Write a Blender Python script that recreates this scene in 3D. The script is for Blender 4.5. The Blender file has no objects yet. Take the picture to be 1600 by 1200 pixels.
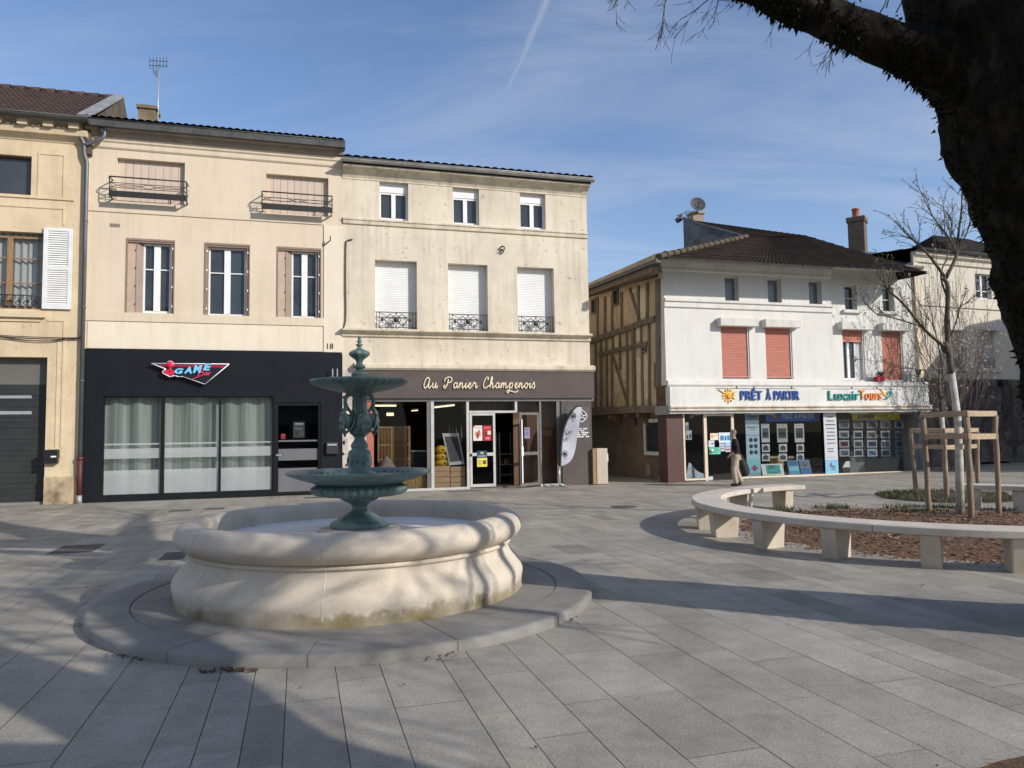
import bpy, bmesh, math, random
from mathutils import Vector, Matrix, noise
random.seed(7)
C = bpy.context.scene.collection
rnd = random.uniform
# ------------------------------------------------------------------ camera
F = 1155.0; PITCH = math.atan(78/F); ROLL = 0.0155; CAMZ = 1.7
fwd = Vector((0, math.cos(PITCH), math.sin(PITCH)))
wup = Vector((0, -math.sin(PITCH), math.cos(PITCH)))
wr = Vector((1, 0, 0))
cr, sr = math.cos(ROLL), math.sin(ROLL)
RIGHT = cr*wr - sr*wup
UP = sr*wr + cr*wup
CAM = Vector((0, 0, CAMZ))
def ray(x, y):
    return (fwd + RIGHT*((x-800)/F) - UP*((y-600)/F))
def hit(x, y, p0, n):
    d = ray(x, y); return CAM + d*((p0-CAM).dot(n)/d.dot(n))
def ground_at(x, y, z=0.0):
    return hit(x, y, Vector((0, 0, z)), Vector((0, 0, 1)))
def at_depth(x, y, Y):
    return hit(x, y, Vector((0, Y, 0)), Vector((0, 1, 0)))
cd = bpy.data.cameras.new('camera'); cam = bpy.data.objects.new('camera', cd); C.objects.link(cam)
M = Matrix((RIGHT, UP, -fwd)).transposed().to_4x4(); M.translation = CAM
cam.matrix_world = M
cd.sensor_width = 36; cd.sensor_fit = 'HORIZONTAL'; cd.lens = 36*F/1600; cd.clip_end = 2000; cd.clip_start = .05
bpy.context.scene.camera = cam
# ------------------------------------------------------------------ materials
def S(r, g, b):
    f = lambda c: (c/255/12.92 if c/255 <= .04045 else ((c/255+.055)/1.055)**2.4)
    return (f(r), f(g), f(b))
MATS = {}
def newmat(name):
    m = bpy.data.materials.new(name); m.use_nodes = True
    nt = m.node_tree; b = nt.nodes['Principled BSDF']
    return m, nt, b
def N(nt, t, **kw):
    n = nt.nodes.new(t)
    for k, v in kw.items():
        if k in ('operation', 'blend_type', 'data_type', 'attribute_name', 'noise_dimensions', 'feature', 'distance', 'interpolation', 'wave_type', 'bands_direction', 'wave_profile', 'normalize'):
            setattr(n, k, v)
        else: n.inputs[k].default_value = v
    return n
def ramp(nt, src, stops, interp='LINEAR'):
    r = nt.nodes.new('ShaderNodeValToRGB'); r.color_ramp.interpolation = interp
    e = r.color_ramp.elements
    while len(e) < len(stops): e.new(.5)
    for i, (p, c) in enumerate(stops):
        e[i].position = p
        if not isinstance(c, tuple): c = (c, c, c)
        e[i].color = (*c, 1)
    nt.links.new(src, r.inputs[0]); return r
def mixc(nt, fac, a, b, mode='MIX'):
    m = nt.nodes.new('ShaderNodeMix'); m.data_type = 'RGBA'; m.blend_type = mode
    for s, v in ((m.inputs[0], fac), (m.inputs[6], a), (m.inputs[7], b)):
        if isinstance(v, (int, float)): s.default_value = v
        elif isinstance(v, tuple): s.default_value = (*v, 1)
        else: nt.links.new(v, s)
    return m.outputs[2]
def coords(nt, scale=(1, 1, 1), kind='Object'):
    tc = nt.nodes.new('ShaderNodeTexCoord'); mp = nt.nodes.new('ShaderNodeMapping')
    mp.inputs['Scale'].default_value = scale
    nt.links.new(tc.outputs[kind], mp.inputs[0]); return mp.outputs[0]
def mat(name, c, c2=None, scale=4.0, rough=.75, bump=0.0, bscale=None, metal=0.0, spec=.5, detail=6, stretch=(1, 1, 1), lo=.35, hi=.65, coat=0):
    """base colour broken up by noise, with a noise bump"""
    if name in MATS: return MATS[name]
    m, nt, b = newmat(name)
    co = coords(nt, stretch)
    if c2 is None: c2 = tuple(x*.86 for x in c)
    n = N(nt, 'ShaderNodeTexNoise', Scale=scale, Detail=detail, Roughness=.6); nt.links.new(co, n.inputs['Vector'])
    r = ramp(nt, n.outputs[0], [(lo, c), (hi, c2)])
    nt.links.new(r.outputs[0], b.inputs['Base Color'])
    b.inputs['Roughness'].default_value = rough; b.inputs['Metallic'].default_value = metal
    b.inputs['Specular IOR Level'].default_value = spec
    if coat: b.inputs['Coat Weight'].default_value = coat
    if bump:
        n2 = N(nt, 'ShaderNodeTexNoise', Scale=bscale or scale*8, Detail=5, Roughness=.6); nt.links.new(co, n2.inputs['Vector'])
        bp = N(nt, 'ShaderNodeBump', Strength=bump, Distance=.02); nt.links.new(n2.outputs[0], bp.inputs['Height'])
        nt.links.new(bp.outputs[0], b.inputs['Normal'])
    MATS[name] = m; return m
def flat(rgb, rough=.6, name=None):
    k = name or 'paint_%d_%d_%d' % rgb
    return mat(k, S(*rgb), tuple(x*.9 for x in S(*rgb)), scale=6, rough=rough)
def plaster(name, c, stain, amount=.5, speck=.0, scale=.5, bump=.25, streak=.5, speckc=None):
    """render with broad stains, vertical run marks and small worn specks"""
    m, nt, b = newmat(name)
    co = coords(nt); cs = coords(nt, (2.2, 2.2, .22))
    n1 = N(nt, 'ShaderNodeTexNoise', Scale=scale, Detail=8, Roughness=.65); nt.links.new(co, n1.inputs['Vector'])
    r1 = ramp(nt, n1.outputs[0], [(.42, 0.0), (.72, 1.0)])
    n2 = N(nt, 'ShaderNodeTexNoise', Scale=1.6, Detail=6, Roughness=.7); nt.links.new(cs, n2.inputs['Vector'])
    r2 = ramp(nt, n2.outputs[0], [(.48, 0.0), (.75, 1.0)])
    f1 = N(nt, 'ShaderNodeMath', operation='MULTIPLY'); f1.inputs[1].default_value = amount; nt.links.new(r1.outputs[0], f1.inputs[0])
    f2 = N(nt, 'ShaderNodeMath', operation='MULTIPLY'); f2.inputs[1].default_value = streak*amount; nt.links.new(r2.outputs[0], f2.inputs[0])
    col = mixc(nt, f1.outputs[0], c, stain)
    col = mixc(nt, f2.outputs[0], col, tuple(x*.8 for x in stain))
    if speck:
        n3 = N(nt, 'ShaderNodeTexNoise', Scale=5.5, Detail=8, Roughness=.75); nt.links.new(co, n3.inputs['Vector'])
        r3 = ramp(nt, n3.outputs[0], [(.57, 0.0), (.66, 1.0)])
        n4 = N(nt, 'ShaderNodeTexNoise', Scale=.7, Detail=3); nt.links.new(co, n4.inputs['Vector'])
        r4 = ramp(nt, n4.outputs[0], [(.36, 0.0), (.58, 1.0)])
        f3 = N(nt, 'ShaderNodeMath', operation='MULTIPLY'); nt.links.new(r3.outputs[0], f3.inputs[0]); nt.links.new(r4.outputs[0], f3.inputs[1])
        f4 = N(nt, 'ShaderNodeMath', operation='MULTIPLY'); f4.inputs[1].default_value = speck; nt.links.new(f3.outputs[0], f4.inputs[0])
        col = mixc(nt, f4.outputs[0], col, speckc or tuple(x*.45 for x in stain))
    nt.links.new(col, b.inputs['Base Color']); b.inputs['Roughness'].default_value = .9; b.inputs['Specular IOR Level'].default_value = .2
    n5 = N(nt, 'ShaderNodeTexNoise', Scale=14, Detail=8, Roughness=.7); nt.links.new(co, n5.inputs['Vector'])
    bp = N(nt, 'ShaderNodeBump', Strength=bump, Distance=.02); nt.links.new(n5.outputs[0], bp.inputs['Height']); nt.links.new(bp.outputs[0], b.inputs['Normal'])
    MATS[name] = m; return m
def glass(name, tint=(.85, .88, .88), refl=1.0, rough=0.0):
    m = bpy.data.materials.new(name); m.use_nodes = True; nt = m.node_tree; nt.nodes.clear()
    o = nt.nodes.new('ShaderNodeOutputMaterial'); t = nt.nodes.new('ShaderNodeBsdfTransparent'); g = nt.nodes.new('ShaderNodeBsdfGlossy')
    t.inputs[0].default_value = (*tint, 1); g.inputs['Roughness'].default_value = rough
    fr = N(nt, 'ShaderNodeFresnel', IOR=1.5); mu = N(nt, 'ShaderNodeMath', operation='MULTIPLY'); mu.inputs[1].default_value = refl
    nt.links.new(fr.outputs[0], mu.inputs[0]); mx = nt.nodes.new('ShaderNodeMixShader')
    nt.links.new(mu.outputs[0], mx.inputs[0]); nt.links.new(t.outputs[0], mx.inputs[1]); nt.links.new(g.outputs[0], mx.inputs[2])
    nt.links.new(mx.outputs[0], o.inputs[0]); MATS[name] = m; return m
def emit(name, c, s):
    m, nt, b = newmat(name); b.inputs['Base Color'].default_value = (*c, 1)
    b.inputs['Emission Color'].default_value = (*c, 1); b.inputs['Emission Strength'].default_value = s; MATS[name] = m; return m
# ------------------------------------------------------------------ mesh builder
def catmull(pts, k=6):
    P = [Vector(p) for p in pts]
    if len(P) < 3: return P
    out = []
    for i in range(len(P)-1):
        a = P[i-1] if i else P[0]*2-P[1]; b, c = P[i], P[i+1]; d = P[i+2] if i+2 < len(P) else c*2-b
        for j in range(k):
            t = j/k
            out.append(.5*((2*b)+(c-a)*t+(2*a-5*b+4*c-d)*t*t+(3*b-a-3*c+d)*t*t*t))
    out.append(P[-1]); return out
class MB:
    def __init__(s): s.v = []; s.f = []; s.m = []; s.sm = []; s.i = 0; s.smooth = False; s.tone = None; s.tones = []
    def V(s, p): s.v.append(Vector(p)); return len(s.v)-1
    def face(s, idx): s.f.append(list(idx)); s.m.append(s.i); s.sm.append(s.smooth); s.tones.append(s.tone)
    def poly(s, pts): s.face([s.V(p) for p in pts])
    def box(s, x0, x1, y0, y1, z0, z1):
        if x0 > x1: x0, x1 = x1, x0
        if y0 > y1: y0, y1 = y1, y0
        if z0 > z1: z0, z1 = z1, z0
        a = [s.V((x, y, z)) for z in (z0, z1) for y in (y0, y1) for x in (x0, x1)]
        for q in ((0, 2, 3, 1), (4, 5, 7, 6), (0, 1, 5, 4), (1, 3, 7, 5), (3, 2, 6, 7), (2, 0, 4, 6)): s.face([a[k] for k in q])
    def hexa(s, pts):
        """8 points: bottom ring 4 then top ring 4"""
        a = [s.V(p) for p in pts]
        for q in ((3, 2, 1, 0), (4, 5, 6, 7), (0, 1, 5, 4), (1, 2, 6, 5), (2, 3, 7, 6), (3, 0, 4, 7)): s.face([a[k] for k in q])
    def beam(s, p, q, w, h, up=(0, 0, 1)):
        p, q = Vector(p), Vector(q); d = (q-p).normalized(); up = Vector(up)
        x = d.cross(up)
        if x.length < 1e-4: x = d.cross(Vector((1, 0, 0)))
        x.normalize(); z = x.cross(d)
        o = [(-w/2, -h/2), (w/2, -h/2), (w/2, h/2), (-w/2, h/2)]
        s.hexa([p+x*a+z*b for a, b in o]+[q+x*a+z*b for a, b in o])
    def prism(s, poly, v0, v1, ax='y'):
        """poly of (a,b) extruded along an axis"""
        def P(a, b, c): return (a, c, b) if ax == 'y' else ((a, b, c) if ax == 'z' else (c, a, b))
        A = [s.V(P(a, b, v0)) for a, b in poly]; B = [s.V(P(a, b, v1)) for a, b in poly]; n = len(poly)
        s.face(A); s.face(B[::-1])
        for i in range(n): s.face((A[i], B[i], B[(i+1) % n], A[(i+1) % n]))
    def tube(s, pts, r, n=8, cap=True, closed=False):
        P = [Vector(p) for p in pts]; R = r if isinstance(r, (list, tuple)) else [r]*len(P)
        prev = None; rings = []; sm = s.smooth; s.smooth = True
        for i, p in enumerate(P):
            d = (P[min(i+1, len(P)-1)]-P[max(i-1, 0)])
            if closed: d = P[(i+1) % len(P)]-P[i-1]
            d.normalize()
            if prev is None:
                x = d.cross(Vector((0, 0, 1)))
                if x.length < 1e-3: x = d.cross(Vector((1, 0, 0)))
            else: x = prev-d*prev.dot(d)
            if x.length < 1e-6: x = d.orthogonal()
            x.normalize(); prev = x; y = d.cross(x)
            rings.append([s.V(p+(x*math.cos(2*math.pi*k/n)+y*math.sin(2*math.pi*k/n))*R[i]) for k in range(n)])
        for i in range(len(rings) - (0 if closed else 1)):
            A, B = rings[i], rings[(i+1) % len(rings)]
            for k in range(n): s.face((A[k], A[(k+1) % n], B[(k+1) % n], B[k]))
        s.smooth = sm
        if cap and not closed: s.face(rings[0][::-1]); s.face(rings[-1])
    def lathe(s, prof, n=48, c=(0, 0, 0), fn=None, a0=0, a1=2*math.pi):
        """prof: (r,z) from bottom to top"""
        sm = s.smooth; s.smooth = True; full = abs(a1-a0-2*math.pi) < 1e-6; m = n if full else n+1
        rings = []
        for r, z in prof:
            ring = []
            for k in range(m):
                a = a0+(a1-a0)*k/n; rr = fn(r, z, a) if fn else r
                ring.append(s.V((c[0]+rr*math.cos(a), c[1]+rr*math.sin(a), c[2]+z)))
            rings.append(ring)
        for i in range(len(rings)-1):
            A, B = rings[i], rings[i+1]
            for k in range(n): s.face((A[k], A[(k+1) % m], B[(k+1) % m], B[k]))
        s.smooth = sm; return rings
    def sphere(s, c, r, nu=12, nv=8, sc=(1, 1, 1)):
        sm = s.smooth; s.smooth = True
        rings = [[s.V((c[0]+r*sc[0]*math.sin(math.pi*j/nv)*math.cos(2*math.pi*i/nu), c[1]+r*sc[1]*math.sin(math.pi*j/nv)*math.sin(2*math.pi*i/nu), c[2]-r*sc[2]*math.cos(math.pi*j/nv))) for i in range(nu)] for j in range(nv+1)]
        for j in range(nv):
            for i in range(nu): s.face((rings[j][i], rings[j][(i+1) % nu], rings[j+1][(i+1) % nu], rings[j+1][i]))
        s.smooth = sm
    def build(s, name, mats, parent=None, frame=None, bevel=0, base=None, origin=True):
        """frame: matrix from builder coordinates to world. A top-level object gets its origin at its base centre."""
        vs = [(frame @ v) if frame is not None else v for v in s.v]
        loc = Vector((0, 0, 0))
        if parent is not None and frame is not None:
            inv = WM[parent.name].inverted(); vs = [inv @ v for v in vs]
        elif parent is None and origin and vs:
            xs = [v.x for v in vs]; ys = [v.y for v in vs]; zs = [v.z for v in vs]
            loc = Vector(((min(xs)+max(xs))/2, (min(ys)+max(ys))/2, min(zs))) if base is None else Vector(base)
            vs = [v-loc for v in vs]
        me = bpy.data.meshes.new(name); me.from_pydata([tuple(v) for v in vs], [], s.f)
        for mm in (mats if isinstance(mats, (list, tuple)) else [mats]): me.materials.append(mm)
        me.polygons.foreach_set('material_index', s.m); me.polygons.foreach_set('use_smooth', s.sm)
        if any(t is not None for t in s.tones):
            at = me.attributes.new('tone', 'FLOAT', 'FACE'); at.data.foreach_set('value', [t or 0.0 for t in s.tones])
        me.update(); me.validate()
        o = bpy.data.objects.new(name, me); C.objects.link(o); o.location = loc
        WM[o.name] = Matrix.Translation(loc) if parent is None else WM[parent.name]
        if parent is not None: o.parent = parent
        if bevel:
            bv = o.modifiers.new('bevel', 'BEVEL'); bv.width = bevel; bv.segments = 2; bv.limit_method = 'ANGLE'; bv.angle_limit = .7
        return o
WM = {}
def thing(name, label, cat, loc=(0, 0, 0), rz=0, group=None):
    o = bpy.data.objects.new(name, None); C.objects.link(o); o.location = loc; o.rotation_euler = (0, 0, rz); o.empty_display_size = .2
    WM[o.name] = Matrix.Translation(Vector(loc)) @ Matrix.Rotation(rz, 4, 'Z')
    o['label'] = label; o['category'] = cat
    if group: o['group'] = group
    return o
def tag(o, label, cat, group=None):
    o['label'] = label; o['category'] = cat
    if group: o['group'] = group
    return o
def kind(o, k): o['kind'] = k; return o
def copy_tree(o, parent=None):
    c = o.copy(); C.objects.link(c)
    if parent is not None: c.parent = parent
    for ch in list(o.children): copy_tree(ch, c)
    return c
class Pl:
    """a vertical plane in the world: u along it, z up, v out of it; local builder axes x=u, y=-v, z"""
    def __init__(s, p0, t):
        s.p = Vector((p0[0], p0[1], 0)); s.t = Vector((t[0], t[1], 0)).normalized(); s.n = Vector((s.t.y, -s.t.x, 0))
        s.ang = math.atan2(s.t.y, s.t.x); s.M = Matrix.Translation(s.p) @ Matrix.Rotation(s.ang, 4, 'Z')
    def uz(s, x, y, v=0):
        h = hit(x, y, s.p+s.n*v, s.n); return (h-s.p).dot(s.t), h.z
    def R(s, x0, y0, x1, y1, v=0):
        a, b = s.uz(x0, y0, v); c, d = s.uz(x1, y1, v); return a, c, d, b      # u0,u1,z0,z1
    def w(s, u, v, z): return s.p+s.t*u+s.n*v+Vector((0, 0, z))
def wall(mb, x0, x1, z0, z1, ops, y=0.0):
    """wall face at y with openings (u0,u1,z0,z1,depth) and their reveals"""
    xs = sorted({x0, x1, *[o[0] for o in ops], *[o[1] for o in ops]}); zs = sorted({z0, z1, *[o[2] for o in ops], *[o[3] for o in ops]})
    xs = [x for x in xs if x0 <= x <= x1]; zs = [z for z in zs if z0 <= z <= z1]
    for i in range(len(xs)-1):
        for j in range(len(zs)-1):
            cx, cz = (xs[i]+xs[i+1])/2, (zs[j]+zs[j+1])/2
            if any(o[0] < cx < o[1] and o[2] < cz < o[3] for o in ops): continue
            mb.poly([(xs[i], y, zs[j]), (xs[i+1], y, zs[j]), (xs[i+1], y, zs[j+1]), (xs[i], y, zs[j+1])])
    for a, b, c, d, dp in ops:
        mb.poly([(a, y, c), (a, y, d), (a, y+dp, d), (a, y+dp, c)]); mb.poly([(b, y, c), (b, y+dp, c), (b, y+dp, d), (b, y, d)])
        mb.poly([(a, y, d), (b, y, d), (b, y+dp, d), (a, y+dp, d)]); mb.poly([(a, y, c), (a, y+dp, c), (b, y+dp, c), (b, y, c)])
def ledge(mb, x0, x1, prof):
    """moulding: profile of (out, z) extruded along x, closed back at out=-.02"""
    zs = [z for _, z in prof]
    poly = [(-o, z) for o, z in prof]+[(.02, prof[-1][1]), (.02, prof[0][1])]
    mb.prism([(a, b) for a, b in poly], x0, x1, ax='x')
def text_mesh(mb, s, x0, x1, z0, z1, y, th=.02, bold=0.0, shear=0.0, idx=0):
    """built-in font, fitted to the box x0..x1, z0..z1 on the plane y (front face towards -y)"""
    cu = bpy.data.curves.new('t', 'FONT'); cu.body = s; cu.extrude = .5; cu.offset = bold; cu.shear = shear; cu.resolution_u = 3
    ob = bpy.data.objects.new('t', cu); C.objects.link(ob)
    dg = bpy.context.evaluated_depsgraph_get(); me = bpy.data.meshes.new_from_object(ob.evaluated_get(dg))
    bpy.data.objects.remove(ob)
    xs = [v.co.x for v in me.vertices]; ys = [v.co.y for v in me.vertices]
    ax, bx, ay, by = min(xs), max(xs), min(ys), max(ys)
    base = len(mb.v)
    for v in me.vertices:
        mb.V((x0+(v.co.x-ax)/(bx-ax)*(x1-x0), y-(v.co.z+.5)*th, z0+(v.co.y-ay)/(by-ay)*(z1-z0)))
    oi = mb.i; mb.i = idx
    for p in me.polygons: mb.face([base+k for k in p.vertices])
    mb.i = oi; bpy.data.meshes.remove(me)
def tile_roof(mb, EL, ER, RR, RL, cols, rows, amp=.03, step=.02):
    """ribbed, stepped tile surface between the eave line EL-ER and the ridge line RL-RR"""
    EL, ER, RR, RL = map(Vector, (EL, ER, RR, RL)); n = (ER-EL).cross(RL-EL).normalized(); prof = (0, .75, 1, .75)
    rings = []; K = cols*4
    for j in range(rows):
        for e in (0, 1):
            t = (j+e)/rows; off = step if e == 0 else 0
            if e == 1 and j == rows-1: off = 0
            row = []
            for i in range(K+1):
                s_ = i/K; p = EL.lerp(ER, s_).lerp(RL.lerp(RR, s_), t); row.append(mb.V(p+n*(prof[i % 4]*amp+off)))
            rings.append(row)
    for a in range(len(rings)-1):
        for i in range(K): mb.face((rings[a][i], rings[a][i+1], rings[a+1][i+1], rings[a+1][i]))
# ------------------------------------------------------------------ light and sky
sc = bpy.context.scene
sc.view_settings.view_transform = 'Standard'; sc.view_settings.look = 'None'; sc.view_settings.exposure = EXPO = 0.0; sc.view_settings.gamma = 1
ELEV = math.radians(26.5); HX, HY = .866, -.50
SUN = Vector((HX*math.cos(ELEV), HY*math.cos(ELEV), math.sin(ELEV)))
ld = bpy.data.lights.new('sun', 'SUN'); ld.energy = 4.55; ld.angle = math.radians(.53); ld.color = (1, .945, .87)
so = bpy.data.objects.new('sun', ld); C.objects.link(so); so.rotation_euler = SUN.to_track_quat('Z', 'Y').to_euler(); so.location = (20, -10, 30)
W = bpy.data.worlds.new('World'); sc.world = W; W.use_nodes = True; nt = W.node_tree
bg = nt.nodes['Background']; sky = nt.nodes.new('ShaderNodeTexSky'); sky.sky_type = 'NISHITA'; sky.sun_disc = False
sky.sun_elevation = ELEV; sky.sun_rotation = math.atan2(HX, HY); sky.air_density = 1.0; sky.dust_density = .15; sky.ozone_density = 2.4; sky.altitude = 150
bg.inputs[1].default_value = .112
def vmath(op, a, b=None):
    n = nt.nodes.new('ShaderNodeVectorMath'); n.operation = op
    for k, v in ((0, a), (1, b)):
        if v is None: continue
        if isinstance(v, tuple): n.inputs[k].default_value = v
        else: nt.links.new(v, n.inputs[k])
    return n
def m_(op, a, b=None, c=None):
    n = nt.nodes.new('ShaderNodeMath'); n.operation = op
    for k, v in ((0, a), (1, b), (2, c)):
        if v is None: continue
        if isinstance(v, (int, float)): n.inputs[k].default_value = v
        else: nt.links.new(v, n.inputs[k])
    return n.outputs[0]
tc = nt.nodes.new('ShaderNodeTexCoord'); D = tc.outputs['Generated']
sep = nt.nodes.new('ShaderNodeSeparateXYZ'); nt.links.new(D, sep.inputs[0])
den = m_('MAXIMUM', m_('ADD', sep.outputs[2], .12), .05)
cmb = nt.nodes.new('ShaderNodeCombineXYZ'); nt.links.new(m_('DIVIDE', sep.outputs[0], den), cmb.inputs[0]); nt.links.new(m_('DIVIDE', sep.outputs[1], den), cmb.inputs[1])
mp = nt.nodes.new('ShaderNodeMapping'); mp.inputs['Rotation'].default_value = (0, 0, .45); mp.inputs['Scale'].default_value = (.55, 1.5, 1); nt.links.new(cmb.outputs[0], mp.inputs[0])
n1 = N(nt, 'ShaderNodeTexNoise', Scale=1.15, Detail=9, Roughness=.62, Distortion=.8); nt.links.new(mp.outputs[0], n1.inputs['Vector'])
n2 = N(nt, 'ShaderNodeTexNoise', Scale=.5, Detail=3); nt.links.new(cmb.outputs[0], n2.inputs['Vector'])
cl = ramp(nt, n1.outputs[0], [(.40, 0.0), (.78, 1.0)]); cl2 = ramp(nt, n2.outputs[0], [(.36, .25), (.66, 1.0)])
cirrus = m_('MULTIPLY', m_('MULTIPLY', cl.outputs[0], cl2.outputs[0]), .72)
# contrail: a thin straight trail between two sky directions
d1, d2 = ray(858, -10).normalized(), ray(772, 195).normalized()
nn = d1.cross(d2).normalized(); ax = (d2-d1).normalized(); L = (d2-d1).length
nv = vmath('NORMALIZE', D)
nz = N(nt, 'ShaderNodeTexNoise', Scale=28, Detail=5); nt.links.new(D, nz.inputs['Vector'])
dist = m_('ABSOLUTE', m_('ADD', vmath('DOT_PRODUCT', nv.outputs[0], tuple(nn)).outputs['Value'], m_('MULTIPLY', m_('SUBTRACT', nz.outputs[0], .5), .006)))
al = m_('DIVIDE', m_('SUBTRACT', vmath('DOT_PRODUCT', nv.outputs[0], tuple(ax)).outputs['Value'], d1.dot(ax)), L)
wid = m_('MULTIPLY_ADD', m_('MINIMUM', m_('MAXIMUM', al, 0.0), 1.0), -.006, .011)
trail = m_('MAXIMUM', m_('SUBTRACT', 1.0, m_('DIVIDE', dist, wid)), 0.0)
fade = ramp(nt, al, [(0.0, 1.0), (.7, .8), (1.0, 0.0)])
front = m_('GREATER_THAN', sep.outputs[1], 0.0)
trail = m_('MULTIPLY', m_('MULTIPLY', m_('MULTIPLY', trail, fade.outputs[0]), front), .40)
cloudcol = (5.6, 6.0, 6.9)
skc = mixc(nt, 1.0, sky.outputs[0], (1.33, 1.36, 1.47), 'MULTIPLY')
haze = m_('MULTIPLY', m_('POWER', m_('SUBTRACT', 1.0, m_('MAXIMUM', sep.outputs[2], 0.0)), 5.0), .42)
rear_fill = m_('MULTIPLY', ramp(nt, m_('MULTIPLY_ADD', sep.outputs[1], -.5, .5), [(.5, 0.0), (.75, 1.0)]).outputs[0], .55)  # cloud bank added in the unseen sky behind the camera, neutral fill for shadows
cover = m_('MAXIMUM', m_('MAXIMUM', cirrus, trail), m_('MAXIMUM', haze, rear_fill))
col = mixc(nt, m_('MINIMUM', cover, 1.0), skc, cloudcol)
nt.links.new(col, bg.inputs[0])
# ------------------------------------------------------------------ ground
def smooth(a, b, x):
    t = min(1, max(0, (x-a)/(b-a))); return t*t*(3-2*t)
def gz(x, y):
    return .011*max(0, x-5)*smooth(14, 23, y)
TH = math.atan(.288); ct, st = math.cos(TH), math.sin(TH)
def pq(p, q): return (p*ct-q*st, p*st+q*ct)
granite, gnt, gb = newmat('granite_paving')
tc_ = gnt.nodes.new('ShaderNodeTexCoord'); at = gnt.nodes.new('ShaderNodeAttribute'); at.attribute_name = 'tone'
r = ramp(gnt, at.outputs['Fac'], [(0.0, (.235, .212, .175)), (.35, (.318, .290, .243)), (.7, (.36, .33, .278)), (.93, (.39, .358, .302)), (1.0, (.40, .355, .29))])
g1 = N(gnt, 'ShaderNodeTexNoise', Scale=70, Detail=4, Roughness=.75); gnt.links.new(tc_.outputs['Object'], g1.inputs['Vector'])
g2 = N(gnt, 'ShaderNodeTexNoise', Scale=.55, Detail=7, Roughness=.65); gnt.links.new(tc_.outputs['Object'], g2.inputs['Vector'])
g3 = N(gnt, 'ShaderNodeTexNoise', Scale=2.3, Detail=10, Roughness=.78); gnt.links.new(tc_.outputs['Object'], g3.inputs['Vector'])
g4 = N(gnt, 'ShaderNodeTexVoronoi', Scale=1.9); gnt.links.new(tc_.outputs['Object'], g4.inputs['Vector'])
cc = mixc(gnt, 1.0, r.outputs[0], ramp(gnt, g1.outputs[0], [(.3, .58), (.7, 1.34)]).outputs[0], 'MULTIPLY')
cc = mixc(gnt, 1.0, cc, ramp(gnt, g2.outputs[0], [(.33, .74), (.66, 1.14)]).outputs[0], 'MULTIPLY')
cc = mixc(gnt, 1.0, cc, ramp(gnt, g3.outputs[0], [(.3, .72), (.52, 1.0), (.78, 1.2)]).outputs[0], 'MULTIPLY')
cc = mixc(gnt, 1.0, cc, ramp(gnt, g4.outputs['Distance'], [(.0, .45), (.012, .5), (.02, 1.0)]).outputs[0], 'MULTIPLY')
g5 = N(gnt, 'ShaderNodeTexNoise', Scale=9, Detail=6, Roughness=.7); gnt.links.new(tc_.outputs['Object'], g5.inputs['Vector'])
cc = mixc(gnt, 1.0, cc, ramp(gnt, g5.outputs[0], [(.28, 1.22), (.36, 1.0), (.66, 1.0), (.74, .66)]).outputs[0], 'MULTIPLY')
gnt.links.new(cc, gb.inputs['Base Color']); gb.inputs['Roughness'].default_value = .62; gb.inputs['Specular IOR Level'].default_value = .35
bp = N(gnt, 'ShaderNodeBump', Strength=.35, Distance=.004); gnt.links.new(g1.outputs[0], bp.inputs['Height']); gnt.links.new(bp.outputs[0], gb.inputs['Normal'])
joint_m = mat('joint_sand', (.13, .115, .098), (.20, .18, .15), scale=3, rough=.95)
asphalt = mat('asphalt', (.06, .06, .06), (.09, .088, .085), scale=1.2, rough=.9, bump=.3, bscale=90)
mb = MB()
for i in range(-10, 30):
    for j in range(-8, 36):
        mb.poly([(x, y, gz(x, y)-.012) for x, y in ((i*1.5, j), (i*1.5+1.5, j), (i*1.5+1.5, j+1), (i*1.5, j+1))])
kind(mb.build('paving_bed', joint_m, origin=False), 'structure')
mb = MB(); mb.poly([(-500, -300, -.35), (500, -300, -.35), (500, 900, -.35), (-500, 900, -.35)])
kind(mb.build('ground', asphalt, origin=False), 'structure')
mb = MB(); rr = random.Random(3); p = -14.5
while p < 29:
    w = rr.choice((.22, .32, .34, .46, .46, .24)); q = -6-rr.random(); band = rr.random()
    while q < 33:
        l = rr.uniform(.75, 1.35); tone = min(1, max(0, .58+.22*(band-.5)+rr.gauss(0, .17)))
        if rr.random() < .02: tone = rr.choice((.04, .15, 1.0))
        g = .0026; mb.tone = tone; h = rr.uniform(-.0006, .0006)
        pts = [pq(a, b) for a, b in ((p+g, q+.0014), (p+w-g, q+.0014), (p+w-g, q+l-.0014), (p+g, q+l-.0014))]
        c0 = pq(p+w/2, q+l/2)
        if -19 < c0[0] < 42 and -8 < c0[1] < 34: mb.poly([(x, y, gz(x, y)+h) for x, y in pts])
        q += l
    p += w
kind(mb.build('paving', granite, origin=False), 'structure')
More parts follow.
